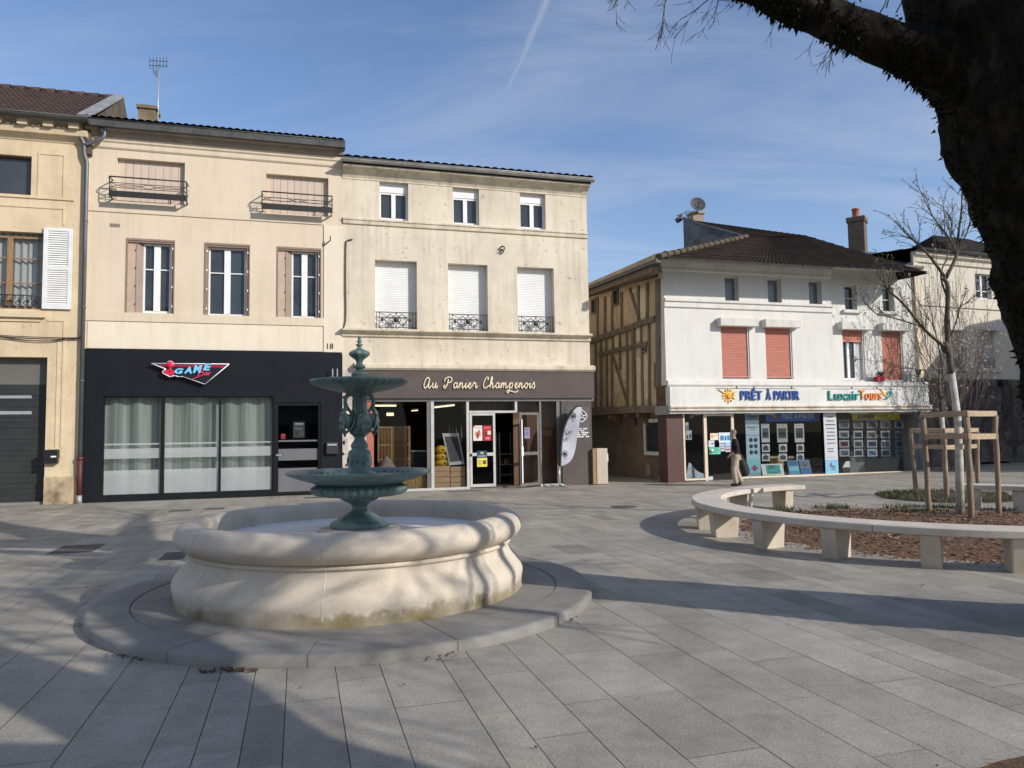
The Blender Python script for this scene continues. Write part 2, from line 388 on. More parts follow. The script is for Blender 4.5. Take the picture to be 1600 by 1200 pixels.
# ------------------------------------------------------------------ fountain
FX, FY = -1.73, 8.12
limestone, lnt, lb = newmat('fountain_stone')
co = coords(lnt); a1 = N(lnt, 'ShaderNodeTexNoise', Scale=2.2, Detail=8, Roughness=.65); lnt.links.new(co, a1.inputs['Vector'])
c1 = ramp(lnt, a1.outputs[0], [(.35, (.60, .525, .43)), (.65, (.47, .405, .325))]).outputs[0]
a2 = N(lnt, 'ShaderNodeTexNoise', Scale=60, Detail=3, Roughness=.6); lnt.links.new(co, a2.inputs['Vector'])
c1 = mixc(lnt, 1.0, c1, ramp(lnt, a2.outputs[0], [(.28, .62), (.38, 1.0)]).outputs[0], 'MULTIPLY')
sx = lnt.nodes.new('ShaderNodeSeparateXYZ'); lnt.links.new(co, sx.inputs[0])
a3 = N(lnt, 'ShaderNodeTexNoise', Scale=4.5, Detail=7, Roughness=.75); lnt.links.new(co, a3.inputs['Vector'])
def lm(op, a, b, c=None):
    n = lnt.nodes.new('ShaderNodeMath'); n.operation = op
    for k, v in ((0, a), (1, b), (2, c)):
        if v is None: continue
        if isinstance(v, (int, float)): n.inputs[k].default_value = v
        else: lnt.links.new(v, n.inputs[k])
    return n.outputs[0]
hgt = lm('MULTIPLY_ADD', a3.outputs[0], -.34, lm('ADD', sx.outputs[2], .045))
msk = ramp(lnt, hgt, [(.0, 1.0), (.05, .75), (.10, 0.0)])
a4 = N(lnt, 'ShaderNodeTexNoise', Scale=1.3, Detail=2); lnt.links.new(co, a4.inputs['Vector'])
c1 = mixc(lnt, lm('MULTIPLY', msk.outputs[0], ramp(lnt, a4.outputs[0], [(.4, .35), (.6, .95)]).outputs[0]), c1, (.13, .10, .028))
lnt.links.new(c1, lb.inputs['Base Color']); lb.inputs['Roughness'].default_value = .8; lb.inputs['Specular IOR Level'].default_value = .25
bp = N(lnt, 'ShaderNodeBump', Strength=.25, Distance=.006); lnt.links.new(a2.outputs[0], bp.inputs['Height']); lnt.links.new(bp.outputs[0], lb.inputs['Normal'])
mortar = mat('mortar', (.66, .60, .52), (.55, .49, .42), scale=9, rough=.9)
white_liner = mat('white_liner', (.78, .78, .78), (.62, .61, .58), scale=2.2, rough=.5, detail=10)
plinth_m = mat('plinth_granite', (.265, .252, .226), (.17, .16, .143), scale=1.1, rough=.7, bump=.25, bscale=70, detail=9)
verd, vnt, vb = newmat('green_cast_iron')
co = coords(vnt); v1 = N(vnt, 'ShaderNodeTexNoise', Scale=7, Detail=8, Roughness=.7); vnt.links.new(co, v1.inputs['Vector'])
vnt.links.new(ramp(vnt, v1.outputs[0], [(.30, (.055, .088, .082)), (.5, (.105, .160, .150)), (.66, (.135, .190, .178)), (.8, (.21, .27, .25))]).outputs[0], vb.inputs['Base Color'])
vb.inputs['Roughness'].default_value = .42; vb.inputs['Specular IOR Level'].default_value = .45
bp = N(vnt, 'ShaderNodeBump', Strength=.2, Distance=.006); vnt.links.new(v1.outputs[0], bp.inputs['Height']); vnt.links.new(bp.outputs[0], vb.inputs['Normal'])
ft = thing('fountain', 'round pale stone fountain basin on a low granite step, with a green cast iron column', 'fountain', (FX, FY, 0))
PH = .125
mb = MB(); a_off = .3
prof = [(2.55, 0), (2.55, PH-.02), (2.53, PH-.004), (2.50, PH)]
mb.lathe([(r, z-.03 if z else 0) for r, z in prof]+[(2.17, PH-.03)], 144)
mb.lathe([(2.162, PH-.033), (1.2, PH-.033)], 96)
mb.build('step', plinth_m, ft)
for k in range(14):
    mb = MB(); a = a_off+k*2*math.pi/14; c_, s_ = math.cos(a), math.sin(a); t = Vector((-s_, c_, 0))*.004
    for r0, r1, z in ((2.165, 2.545, PH-.0275),):
        mb.poly([Vector((c_*r0, s_*r0, z))-t, Vector((c_*r1, s_*r1, z))-t, Vector((c_*r1, s_*r1, z))+t, Vector((c_*r0, s_*r0, z))+t])
    mb.poly([Vector((c_*2.553, s_*2.553, .0))-t, Vector((c_*2.553, s_*2.553, 0))+t, Vector((c_*2.553, s_*2.553, PH-.04))+t, Vector((c_*2.553, s_*2.553, PH-.04))-t])
    if k % 2:
        r0, r1 = 1.8, 2.155
        mb.poly([Vector((c_*r0, s_*r0, PH-.029))-t, Vector((c_*r1, s_*r1, PH-.029))-t, Vector((c_*r1, s_*r1, PH-.029))+t, Vector((c_*r0, s_*r0, PH-.029))+t])
    mb.build('step_joint', joint_m, ft)
bprof = [(1.80, PH-.035), (1.805, PH+.06), (1.815, PH+.13), (1.805, PH+.18), (1.775, PH+.23), (1.73, PH+.28), (1.69, PH+.33), (1.665, PH+.38), (1.66, PH+.415), (1.672, PH+.42), (1.685, PH+.43), (1.688, PH+.445), (1.678, PH+.46), (1.665, PH+.465),
         (1.69, PH+.475), (1.74, PH+.50), (1.785, PH+.54), (1.805, PH+.585), (1.80, PH+.635), (1.77, PH+.685), (1.72, PH+.72), (1.65, PH+.738), (1.585, PH+.735), (1.54, PH+.715), (1.51, PH+.68), (1.50, PH+.62), (1.50, PH+.50)]
mb = MB(); P2 = catmull([(r, 0, z) for r, z in bprof], 3); mb.lathe([(p.x, p.z) for p in P2], 144)
mb.build('basin', limestone, ft)
mb = MB(); mb.lathe([(1.51, .665), (.55, .68)], 96); mb.lathe([(.55, .68), (.0, .68)], 48); mb.build('basin_floor', white_liner, ft)
for k in range(8):
    mb = MB(); a = math.radians(-90+12-8.5+k*45); cs = [(p.x+.0025, p.z) for p in P2 if p.z > PH]
    wv = [rnd(-.004, .004) for _ in cs]
    for i in range(len(cs)-1):
        (r0, z0), (r1, z1) = cs[i], cs[i+1]
        for (aa, w0) in ((a, .0055),):
            t = Vector((-math.sin(aa), math.cos(aa), 0)); e = Vector((math.cos(aa), math.sin(aa), 0))
            mb.poly([e*r0+t*(wv[i]-w0)+Vector((0, 0, z0)), e*r0+t*(wv[i]+w0)+Vector((0, 0, z0)), e*r1+t*(wv[i+1]+w0)+Vector((0, 0, z1)), e*r1+t*(wv[i+1]-w0)+Vector((0, 0, z1))])
    mb.build('mortar_joint', mortar, ft)
mb = MB(); mb.lathe([(.44, .66), (.44, .70), (.42, .715), (0, .715)], 48); mb.build('stone_pad', limestone, ft).location.x = .05
# cast iron: z measured from the photograph's scale
def zz(y): return 2.909-y*.001992
K = .00199
mb = MB()
ped = [(150, 1112), (156, 1100), (158, 1085), (152, 1072), (140, 1066), (122, 1060), (112, 1050), (98, 1040), (80, 1030), (60, 1020), (45, 1008), (40, 995), (44, 980), (58, 968), (78, 960), (96, 952), (102, 942), (98, 934)]
mb.lathe([(r*K, zz(y)) for r, y in ped], 64, fn=lambda r, z, a: r*(1+(.02*math.cos(8*a) if r > .2 else 0)))
mb.build('pedestal', verd, ft).location.x = .05
mb = MB()
def gad(n, am, lo, hi):
    def fn(r, z, a):
        w = smooth(lo, lo+.03, z)*(1-smooth(hi-.03, hi, z)); return r*(1+am*w*(abs(math.sin(n*a/2))-.5))
    return fn
low = [(98, 936), (150, 933), (200, 929), (235, 920), (252, 908), (257, 895), (252, 882), (238, 873), (225, 868)]
mb.lathe([(r*K, zz(y)) for r, y in low], 320, fn=lambda r, z, a: r*(1+(.055*smooth(.2, .4, r)*(abs(math.sin(20*a))-.5))))
mb.lathe([(r*K, zz(y)) for r, y in [(222, 870), (236, 862), (262, 852), (310, 838), (352, 824), (380, 812), (391, 803), (392, 797), (386, 793), (374, 795), (350, 808), (300, 826), (240, 838), (150, 843), (70, 843)]], 96)
for k in range(48):
    a = k*2*math.pi/48; mb.sphere((math.cos(a)*.655, math.sin(a)*.655, zz(815)), .022, 6, 4, (1.2, 1.2, .6))
mb.build('lower_bowl', verd, ft).location.x = .05
mb = MB()
colm = [(78, 845), (78, 815), (74, 811), (66, 808), (64, 800), (62, 700), (60, 690), (54, 684), (42, 678), (44, 670), (48, 660), (46, 650), (36, 636), (28, 622), (27, 612), (38, 602), (52, 590), (54, 578), (46, 560), (34, 540), (28, 520), (30, 500), (34, 490), (26, 480), (24, 460), (28, 440), (30, 400), (44, 388), (62, 378), (66, 372)]
mb.lathe([(r*K, zz(y)) for r, y in colm], 48)
for k in range(12):      # hanging drops round the base drum
    a = k*2*math.pi/12; l = .07 if k % 2 else .11; mb.sphere((math.cos(a)*.124, math.sin(a)*.124, zz(715)-l/2), 1, 6, 6, (.016, .016, l/2))
mb.build('column', verd, ft).location.x = .05
for k in range(4):       # bracket with a mask, four round the column
    mb = MB(); a = math.radians(-12+45)+k*math.pi/2-math.pi/2; e = Vector((math.cos(a), math.sin(a), 0)); t = Vector((-math.sin(a), math.cos(a), 0))
    def q(r, s, y): return e*(r*K)+t*(s*K)+Vector((0, 0, zz(y)))
    mb.tube(catmull([q(60, 0, 380), q(76, 0, 390), q(82, 0, 420), q(78, 0, 450), q(96, 0, 480), q(92, 0, 500)], 5), [.022]*12+[.026]*8+[.03]*6, 8)
    mb.tube(catmull([q(76, 0, 440), q(60, 0, 462), q(44, 0, 480), q(34, 0, 492)], 4), .018, 6)
    mb.sphere(q(84, 0, 520), 1, 14, 12, (.062, .062, .085))
    mb.sphere(q(112, 0, 526), .016, 6, 6)                       # nose
    for s in (-1, 1):
        mb.sphere(q(106, 12*s, 512), .010, 6, 5); mb.sphere(q(102, 16*s, 532), .016, 6, 5)
        for j in range(5):  # hair and beard locks
            mb.tube(catmull([q(84+4*j % 9, (10+5*j)*s, 480+2*j), q(98-5*j, (18+5*j)*s, 500+8*j), q(90-4*j, (24+3*j)*s, 530+6*j), q(82-4*j, (20+3*j)*s, 565+4*j)], 4), [.016-.0008*i for i in range(13)], 5)
    for j in range(5): mb.tube(catmull([q(100, (j-2)*8, 542), q(100, (j-2)*10, 565), q(84, (j-2)*8, 590+4*(2-abs(j-2)))], 4), [.015]*5+[.011]*4, 5)
    mb.tube(catmull([q(60, 0, 575), q(78, 0, 588), q(86, 0, 598), q(80, 0, 606)], 3), .013, 6)
    mb.build('mask_bracket', verd, ft).location.x = .05
mb = MB()
up = [(62, 378), (80, 368), (110, 362), (160, 350), (205, 338), (238, 326), (258, 314), (266, 306), (268, 300), (264, 296), (254, 297), (200, 318), (100, 330), (40, 332)]
mb.lathe([(r*K, zz(y)) for r, y in up], 320, fn=lambda r, z, a: r+.010*smooth(.2, .42, r)*(1-smooth(.512, .53, r))*(abs(math.sin(18*a))-.5)*2*(1 if z < zz(300) else 0))
mb.build('upper_bowl', verd, ft).location.x = .05
mb = MB()
fin = [(46, 334), (44, 300), (44, 268), (46, 264), (42, 258), (30, 250), (18, 244), (16, 240), (24, 234), (33, 228), (33, 220), (22, 212), (17, 206), (18, 196), (22, 186), (36, 174), (48, 164), (55, 154), (55, 146), (48, 138), (30, 130), (18, 124), (11, 116), (11, 108), (20, 104), (20, 99), (10, 95), (8, 88), (14, 84), (14, 79), (8, 75), (7, 68), (10, 64), (8, 58), (3, 52), (0, 50)]
mb.lathe([(r*K, zz(y)) for r, y in fin], 40, fn=lambda r, z, a: r*(1+(.07*math.cos(8*a) if zz(175) < z < zz(128) and r > .05 else 0)))
mb.build('finial', verd, ft).location.x = .05
# ------------------------------------------------------------------ ring bench
RX, RY, RR = 7.3, 12.5, 3.94
bench_m = mat('bench_stone', (.60, .535, .45), (.50, .44, .365), scale=3, rough=.75, bump=.12, bscale=60, detail=8)
foot_m = mat('bench_foot_stone', (.60, .52, .41), (.47, .40, .31), scale=2.6, rough=.85, bump=.12, bscale=50, detail=8)
def arc_bench(a0, a1, seg, label, feet):
    ca = (a0+a1)/2; b = thing('curved_bench', label, 'bench', (RX+RR*math.cos(ca), RY+RR*math.sin(ca), 0)); off = Vector((-RR*math.cos(ca), -RR*math.sin(ca), 0))
    n = max(1, round((a1-a0)/seg)); da = (a1-a0)/n
    for i in range(n):
        mb = MB(); g = .0012; s0, s1 = a0+i*da+g, a0+(i+1)*da-g; K_ = 10; rings = []
        sect = [(RR+.25, .405), (RR+.262, .415), (RR+.262, .488), (RR+.25, .50), (RR-.25, .50), (RR-.262, .488), (RR-.262, .415), (RR-.25, .405)]
        for k in range(K_+1):
            a = s0+(s1-s0)*k/K_; rings.append([mb.V(off+Vector((r*math.cos(a), r*math.sin(a), z))) for r, z in sect])
        for k in range(K_):
            for j in range(8): mb.face((rings[k][j], rings[k+1][j], rings[k+1][(j+1) % 8], rings[k][(j+1) % 8]))
        mb.face(rings[0]); mb.face(rings[-1][::-1]); mb.build('seat_slab', bench_m, b)
    for a in feet:
        mb = MB(); e = Vector((math.cos(a), math.sin(a), 0)); t = Vector((-math.sin(a), math.cos(a), 0)); zb = -.03
        o = off+e*RR
        mb.hexa([o+e*.18-t*.11+Vector((0, 0, zb)), o+e*.18+t*.11+Vector((0, 0, zb)), o-e*.18+t*.11+Vector((0, 0, zb)), o-e*.18-t*.11+Vector((0, 0, zb)),
                 o+e*.225-t*.105+Vector((0, 0, .404)), o+e*.225+t*.105+Vector((0, 0, .404)), o-e*.225+t*.105+Vector((0, 0, .404)), o-e*.225-t*.105+Vector((0, 0, .404))])
        mb.build('leg', foot_m, b, bevel=.012)
    return b
def ang(x, y): 
    p = ground_at(x, y); return math.atan2(p.y-RY, p.x-RX) % (2*math.pi)
fa = [ang(1592, 892), ang(1455, 889), ang(1305, 871), ang(1200, 855), ang(1137, 838), ang(1106, 826)]
d_ = .30
arc_bench(math.radians(106), math.radians(350), math.radians(25), 'long curved pale stone bench on tapered blocks, bending round the bark bed nearest the fountain', [fa[0]+2*d_+.04, fa[0]+d_+.02]+fa+[math.radians(150), math.radians(131), math.radians(112)])
arc_bench(math.radians(22), math.radians(57), math.radians(17.5), 'short pale stone bench across the bark bed, behind the young tree stakes', [math.radians(53), math.radians(41), math.radians(27)])
# bark bed
bark_m = mat('bark_mulch', (.17, .085, .042), (.075, .04, .021), scale=9, rough=.95, bump=.5, bscale=40)
bark_pale = mat('bark_chips', (.27, .14, .07), (.14, .07, .036), scale=3, rough=.95)
bark_grey = mat('bark_chips_pale', (.34, .24, .16), (.20, .13, .085), scale=3, rough=.95)
def chips(mb, n, fn, s0=.02, s1=.06):
    for _ in range(n):
        p, z = fn(); a = rnd(0, 6.3); l, w = rnd(s0, s1), rnd(.006, .02); tl = rnd(-.35, .35)
        u = Vector((math.cos(a), math.sin(a), tl)); v = Vector((-math.sin(a), math.cos(a), rnd(-.5, .5)))*w
        c = Vector((p[0], p[1], z+.008)); mb.i = 0 if rnd(0, 1) < .72 else 1
        mb.poly([c-u*l/2-v, c+u*l/2-v, c+u*l/2+v, c-u*l/2+v])
mb = MB(); RB = 3.78
def bz(r): return -.01+.15*(1-smooth(.3, 1.0, r/RB))
mb.smooth = True; prev = None
for i in range(13):
    r = RB*i/12; ring = [mb.V((RX+r*math.cos(k*math.pi/36), RY+r*math.sin(k*math.pi/36), bz(r)+.015*noise.noise((r*2, k*.7, 0)))) for k in range(72)]
    if prev: 
        for k in range(72): mb.face((prev[k], ring[k], ring[(k+1) % 72], prev[(k+1) % 72]))
    prev = ring
kind(mb.build('bark_bed', bark_m, origin=False), 'structure')
def ringpt():
    r = RB*math.sqrt(rnd(0, 1)); a = rnd(0, 6.283); return (RX+r*math.cos(a), RY+r*math.sin(a)), bz(r)
mb = MB(); chips(mb, 9000, ringpt); kind(mb.build('bark_chips', [bark_pale, bark_grey], origin=False), 'stuff')
# corner bed of fibres round the old tree
CX, CY, CRX = 2.88, 2.87, 1.10
def cpt():
    r = CRX*math.sqrt(rnd(0, 1))*(1+.05*rnd(-1, 1)); a = rnd(0, 6.283); return (CX+r*math.cos(a), CY+r*math.sin(a)), .0+.07*(1-(r/CRX)**2)
mb = MB(); prev = None; mb.smooth = True
for i in range(7):
    r = CRX*i/6; ring = [mb.V((CX+r*math.cos(k*math.pi/24), CY+r*math.sin(k*math.pi/24), .003+.07*(1-(r/CRX)**2))) for k in range(48)]
    if prev:
        for k in range(48): mb.face((prev[k], ring[k], ring[(k+1) % 48], prev[(k+1) % 48]))
    prev = ring
kind(mb.build('mulch_bed', bark_m, origin=False), 'structure')
mb = MB()
for _ in range(5200):
    p, z = cpt(); a = rnd(0, 6.3); l = rnd(.03, .09); c = Vector((p[0], p[1], z+.004)); u = Vector((math.cos(a), math.sin(a), rnd(-.1, .5))); v = Vector((-math.sin(a), math.cos(a), 0))*rnd(.0015, .004)
    mb.i = 0 if rnd(0, 1) < .85 else 1; mb.poly([c-u*l/2-v, c+u*l/2-v*.4, c+u*l/2+v*.4, c-u*l/2+v])
kind(mb.build('mulch_fibre', [bark_pale, bark_grey], origin=False), 'stuff')
# grass bed behind
grass_m = mat('grass', (.045, .070, .018), (.085, .10, .035), scale=6, rough=.8)
soil_m = mat('soil', (.06, .04, .025), (.09, .06, .035), scale=8, rough=.95)
GX, GY, GR = 10.45, 18.0, 1.55
mb = MB(); mb.lathe([(GR, gz(GX, GY)-.02), (GR*.9, gz(GX, GY)+.04), (0, gz(GX, GY)+.08)], 40, (GX, GY, 0)); kind(mb.build('planting_bed', soil_m, origin=False), 'structure')
mb = MB()
def blade(c, h):
    a = rnd(0, 6.3); v = Vector((math.cos(a), math.sin(a), 0))*rnd(.006, .016); tip = c+Vector((rnd(-.6, .6)*h, rnd(-.6, .6)*h, h)); mb.poly([c-v, c+v, tip])
for _ in range(3800):
    r = GR*math.sqrt(rnd(0, 1)); a = rnd(0, 6.283); blade(Vector((GX+r*math.cos(a), GY+r*math.sin(a), gz(GX, GY)+.02)), rnd(.04, .13)*(.6+.8*noise.noise((r*2, a*2, 5))**2+.2))
for _ in range(1500):       # weeds along the back of the bark bed
    a = rnd(.7, 2.1); r = rnd(3.2, 3.85)
    if noise.noise((a*5, r*2, 3)) > .08: blade(Vector((RX+r*math.cos(a), RY+r*math.sin(a), bz(r))), rnd(.04, .16))
for _ in range(500):
    r = rnd(0, .6); a = rnd(0, 6.28); blade(Vector((7.65+r*math.cos(a), 14.0+.5*r*math.sin(a), .1)), rnd(.03, .12))
kind(mb.build('grass', grass_m, origin=False), 'stuff')
# drain covers
iron_m = mat('cast_iron_cover', (.10, .095, .09), (.07, .066, .062), scale=5, rough=.7, bump=.5, bscale=60)
def cover(x0, y0, x1, y1, label):
    a, b = ground_at(x0, y0), ground_at(x1, y1)
    ca = lambda P: (P.x*ct+P.y*st, -P.x*st+P.y*ct)
    (p0, q0), (p1, q1) = ca(a), ca(b)
    mb = MB(); L_ = min(p0, p1), max(p0, p1), min(q0, q1), max(q0, q1)
    fr = Matrix.Rotation(TH, 4, 'Z'); z = .002
    mb.box(L_[0], L_[1], L_[2], L_[3], -.02, .006)
    mb.box(L_[0]+.03, L_[1]-.03, L_[2]+.03, L_[3]-.03, .006, .009)
    k = 0; d = (L_[1]-L_[0]-.1)/8
    for k in range(8): mb.box(L_[0]+.05+k*d+.015, L_[0]+.05+(k+1)*d-.015, L_[2]+.06, L_[3]-.06, .009, .011)
    o = mb.build('drain_cover', iron_m, frame=fr); tag(o, label, 'drain cover', 'drain covers in the paving')
cover(72, 866, 166, 850, 'large dark rectangular drain cover in the paving, left of the fountain')
cover(246, 876, 296, 862, 'dark drain cover beside the left edge of the fountain step')
cover(262, 800, 300, 796, 'small dark drain cover in front of the black shopfront, nearest the left downpipe')
cover(318, 797, 352, 793, 'small dark drain cover in front of the black shopfront, second from the downpipe')
cover(476, 779, 508, 776, 'narrow drain cover in front of the black entrance door')
cover(702, 769, 752, 766, 'narrow drain cover in front of the open glass shop door')
g = ground_at(975, 792); mb = MB(); mb.lathe([(.30, -.01), (.30, .006), (.27, .009), (0, .009)], 32, (g.x, g.y, gz(g.x, g.y)))
tag(mb.build('drain_cover', iron_m), 'round manhole cover in the sunny paving between fountain and alley', 'drain cover', 'drain covers in the paving')
# leaf litter and twigs
litter_m = mat('dry_leaf', (.13, .065, .03), (.07, .035, .018), scale=20, rough=.9)
mb = MB()
def leafbit(x, y, s):
    a = rnd(0, 6.3); c = Vector((x, y, gz(x, y)+.006+rnd(0, .01))); u = Vector((math.cos(a), math.sin(a), rnd(-.3, .3)))*s; v = Vector((-math.sin(a), math.cos(a), rnd(-.3, .3)))*s*.6
    mb.poly([c-u, c-v, c+u, c+v])
for _ in range(420):
    a = rnd(-2.7, -.2); r = 2.56+abs(rnd(0, 1)**3)*.12
    if noise.noise((a*5, 1, 1)) > .12: leafbit(FX+r*math.cos(a), FY+r*math.sin(a), rnd(.008, .022))
for _ in range(70): leafbit(FX+2.60*math.cos(-1.72+rnd(-.09, .09)), FY+(2.60+rnd(0, .05))*math.sin(-1.72+rnd(-.09, .09)), rnd(.01, .025))
for _ in range(260): leafbit(rnd(-6, 9), rnd(3, 19), rnd(.006, .016))
for _ in range(16):
    x, y = rnd(-5, 6), rnd(6, 13); a = rnd(0, 6.3); l = rnd(.05, .2); mb.tube([(x, y, .008), (x+l*.5*math.cos(a), y+l*.5*math.sin(a), .007), (x+l*math.cos(a+.3), y+l*math.sin(a+.3), .006)], .003, 4)
kind(mb.build('leaf_litter', litter_m, origin=False), 'stuff')
# ------------------------------------------------------------------ trees
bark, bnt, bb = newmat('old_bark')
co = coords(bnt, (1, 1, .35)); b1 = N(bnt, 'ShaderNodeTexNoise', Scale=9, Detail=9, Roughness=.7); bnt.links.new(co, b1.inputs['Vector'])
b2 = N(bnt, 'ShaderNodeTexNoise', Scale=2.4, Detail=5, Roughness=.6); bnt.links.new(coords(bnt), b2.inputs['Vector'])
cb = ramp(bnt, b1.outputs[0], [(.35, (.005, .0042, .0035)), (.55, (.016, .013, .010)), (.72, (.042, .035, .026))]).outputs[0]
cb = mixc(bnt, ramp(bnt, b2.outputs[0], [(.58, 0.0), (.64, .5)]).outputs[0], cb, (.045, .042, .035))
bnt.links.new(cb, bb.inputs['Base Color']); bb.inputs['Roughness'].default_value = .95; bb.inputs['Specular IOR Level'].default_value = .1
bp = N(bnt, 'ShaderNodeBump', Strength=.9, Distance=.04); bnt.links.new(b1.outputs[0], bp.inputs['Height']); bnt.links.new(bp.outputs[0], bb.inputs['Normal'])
moss_m = mat('moss', (.020, .024, .006), (.010, .011, .005), scale=5, rough=1, spec=.1)
moss_pale = mat('moss_green', (.040, .046, .010), (.012, .014, .005), scale=5, rough=1, spec=.1)  # lighter green moss, given to clumps by noise
twig_m = mat('twig_bark', (.035, .028, .024), (.06, .05, .042), scale=12, rough=.9)
def rough_tube(mb, pts, rad, n=40, k=14, amp=.06, fr=2.2, buttress=0):
    P = catmull(pts, k); R = []
    for i in range(len(P)):
        t = i/k; j = min(int(t), len(rad)-2); f = t-j; f = f*f*(3-2*f); R.append(rad[j]*(1-f)+rad[j+1]*f)
    prev = None; rings = []; sm = mb.smooth; mb.smooth = True; surf = []
    for i, p in enumerate(P):
        d = (P[min(i+1, len(P)-1)]-P[max(i-1, 0)]).normalized()
        x = (prev-d*prev.dot(d)) if prev is not None else d.orthogonal(); x.normalize(); prev = x; y = d.cross(x); ring = []
        for q in range(n):
            a = 2*math.pi*q/n; e = x*math.cos(a)+y*math.sin(a); s = p+e*R[i]
            rr_ = R[i]*(1+amp*1.6*noise.noise(s*fr)+amp*.7*noise.noise(s*fr*3.3)+amp*.35*noise.noise(s*fr*9))
            v = p+e*rr_; ring.append(mb.V(v)); surf.append((v, e))
        rings.append(ring)
    for i in range(len(rings)-1):
        for q in range(n): mb.face((rings[i][q], rings[i][(q+1) % n], rings[i+1][(q+1) % n], rings[i+1][q]))
    mb.smooth = sm; mb.face(rings[-1]); return surf
def twigs(mb, p, d, l, r, lv, spread=.6, droop=0.0, n=3, minr=.0022, seed=None, bud=None, kink=.18):
    """one branch of gently kinked segments with side shoots"""
    pts = [Vector(p)]; d = Vector(d).normalized(); seg = max(3, int(l/.12)); dirs = []
    for i in range(seg):
        d = (d+Vector((rnd(-1, 1), rnd(-1, 1), rnd(-1, 1)))*kink+Vector((0, 0, -droop*.25))).normalized(); pts.append(pts[-1]+d*l/seg); dirs.append(d.copy())
    mb.tube(pts, [max(minr, r*(1-.72*i/seg)) for i in range(seg+1)], 5 if r < .02 else 8)
    if bud: bud(pts[-1], d)
    if lv <= 0: return
    for k in range(n):
        t = rnd(.3, .97); i = min(seg-1, int(t*seg)); q = pts[i].lerp(pts[i+1], t*seg-i)
        s = (dirs[i]+Vector((rnd(-1, 1), rnd(-1, 1), rnd(-1, 1)*.8))*spread+Vector((0, 0, -droop))).normalized()
        twigs(mb, q, s, l*rnd(.4, .68), max(minr, r*(1-.65*t)*.6), lv-1, spread, droop, n, minr, None, bud, kink)
# the old tree at the right edge
bt = thing('old_tree', 'huge dark mossy tree leaning in at the right edge, one limb arching left', 'tree', (5.25, 6.15, 0))
O = Vector((-5.25, -6.15, 0)); T = lambda x, y, z: O+Vector((x, y, z))
mb = MB()
surf = rough_tube(mb, [T(5.55, 6.22, -0.10), T(5.31, 6.16, 0.38), T(5.03, 6.11, 1.26), T(4.85, 6.05, 2.47), T(4.71, 6.05, 3.35), T(4.52, 6.05, 4.12), T(4.23, 6.11, 5.22), T(4.01, 6.22, 6.43), T(4.17, 6.49, 7.97), T(4.45, 6.82, 9.73)],
                  [.82, .64, .59, .60, .64, .70, .66, .50, .35, .2], n=56, k=16, amp=.07)
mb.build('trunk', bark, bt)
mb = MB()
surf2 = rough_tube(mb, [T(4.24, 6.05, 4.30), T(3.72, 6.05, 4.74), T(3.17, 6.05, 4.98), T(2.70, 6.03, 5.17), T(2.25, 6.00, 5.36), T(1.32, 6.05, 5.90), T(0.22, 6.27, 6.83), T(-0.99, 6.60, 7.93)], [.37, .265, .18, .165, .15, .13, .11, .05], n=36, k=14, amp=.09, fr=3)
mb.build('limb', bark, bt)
limbs = [([(4.12, 6.27, 5.99), (5.06, 7.26, 7.09), (6.16, 8.58, 8.41)], [.28, .2, .1]), ([(3.96, 6.05, 6.43), (2.86, 5.39, 7.75), (1.76, 4.84, 9.29)], [.26, .18, .07]), ([(4.18, 6.49, 7.75), (3.30, 7.92, 9.07), (2.42, 9.46, 10.39)], [.2, .15, .06]), ([(4.03, 5.94, 5.99), (4.62, 4.84, 7.31), (5.06, 3.74, 8.85)], [.24, .16, .07])]
for pts, rad in limbs:
    mb = MB(); rough_tube(mb, [T(*p) for p in pts], rad, n=16, k=8, amp=.06); mb.build('limb', bark, bt)
mb = MB(); random.seed(21)
for pts, rad in limbs+[([(1.32, 6.05, 5.83), (0.22, 6.27, 6.76), (-0.99, 6.60, 7.86)], [.15, .1, .05])]:
    P = [T(*p) for p in pts]
    for k in range(7):
        t = rnd(.3, 1); q = P[0].lerp(P[1], t*2) if t < .5 else P[1].lerp(P[2], t*2-1); d = (P[2]-P[0]).normalized()+Vector((rnd(-.8, .8), rnd(-.8, .8), rnd(-.1, .8)))
        twigs(mb, q, d, rnd(1.6, 2.8), .035, 2, .8, -.05, 5, .006)
mb.build('branches', twig_m, bt)
mb = MB(); random.seed(17); rough_tube(mb, [T(4.29, 5.94, 4.89), T(5.28, 4.84, 5.00), T(6.49, 3.85, 5.05), T(7.92, 2.97, 5.22), T(9.24, 2.20, 5.55)], [.2, .16, .12, .09, .05], n=12, k=8, amp=.05); mb.build('limb', bark, bt)
mb = MB()
for k in range(15):
    t = k/14; p = Vector((5.3+2.7*t, 3.95-1.7*t, 4.75+.25*t))+O; twigs(mb, p, (rnd(-.12, .12), rnd(-.12, .12)+.05, 1), rnd(1.5, 2.3), .042, 1, .6, 0, 4, .008, kink=.07)
    twigs(mb, p, (rnd(-.2, .2), rnd(-.2, .2), -1), rnd(.5, 1.0), .026, 1, .5, .1, 3, .007, kink=.1)
for k in range(12):
    t = k/11; p = Vector((5.0+2.6*t, 5.6-1.2*t, 4.0+.8*t))+O; twigs(mb, p, (rnd(-.6, .6), rnd(-.6, .6), rnd(-.3, .5)), rnd(.9, 1.5), .024, 2, .7, .05, 5, .007, kink=.12)
mb.build('shoots', twig_m, bt)
mb = MB(); rough_tube(mb, [T(4.4, 6.0, 3.3), T(5.2, 5.5, 4.0), T(6.4, 4.9, 4.4), T(7.7, 4.4, 4.8)], [.16, .10, .07, .03], n=12, k=8, amp=.05); mb.build('limb', bark, bt)
mb = MB(); random.seed(5)
def px(x, y, Y): return at_depth(x, y, Y)+O
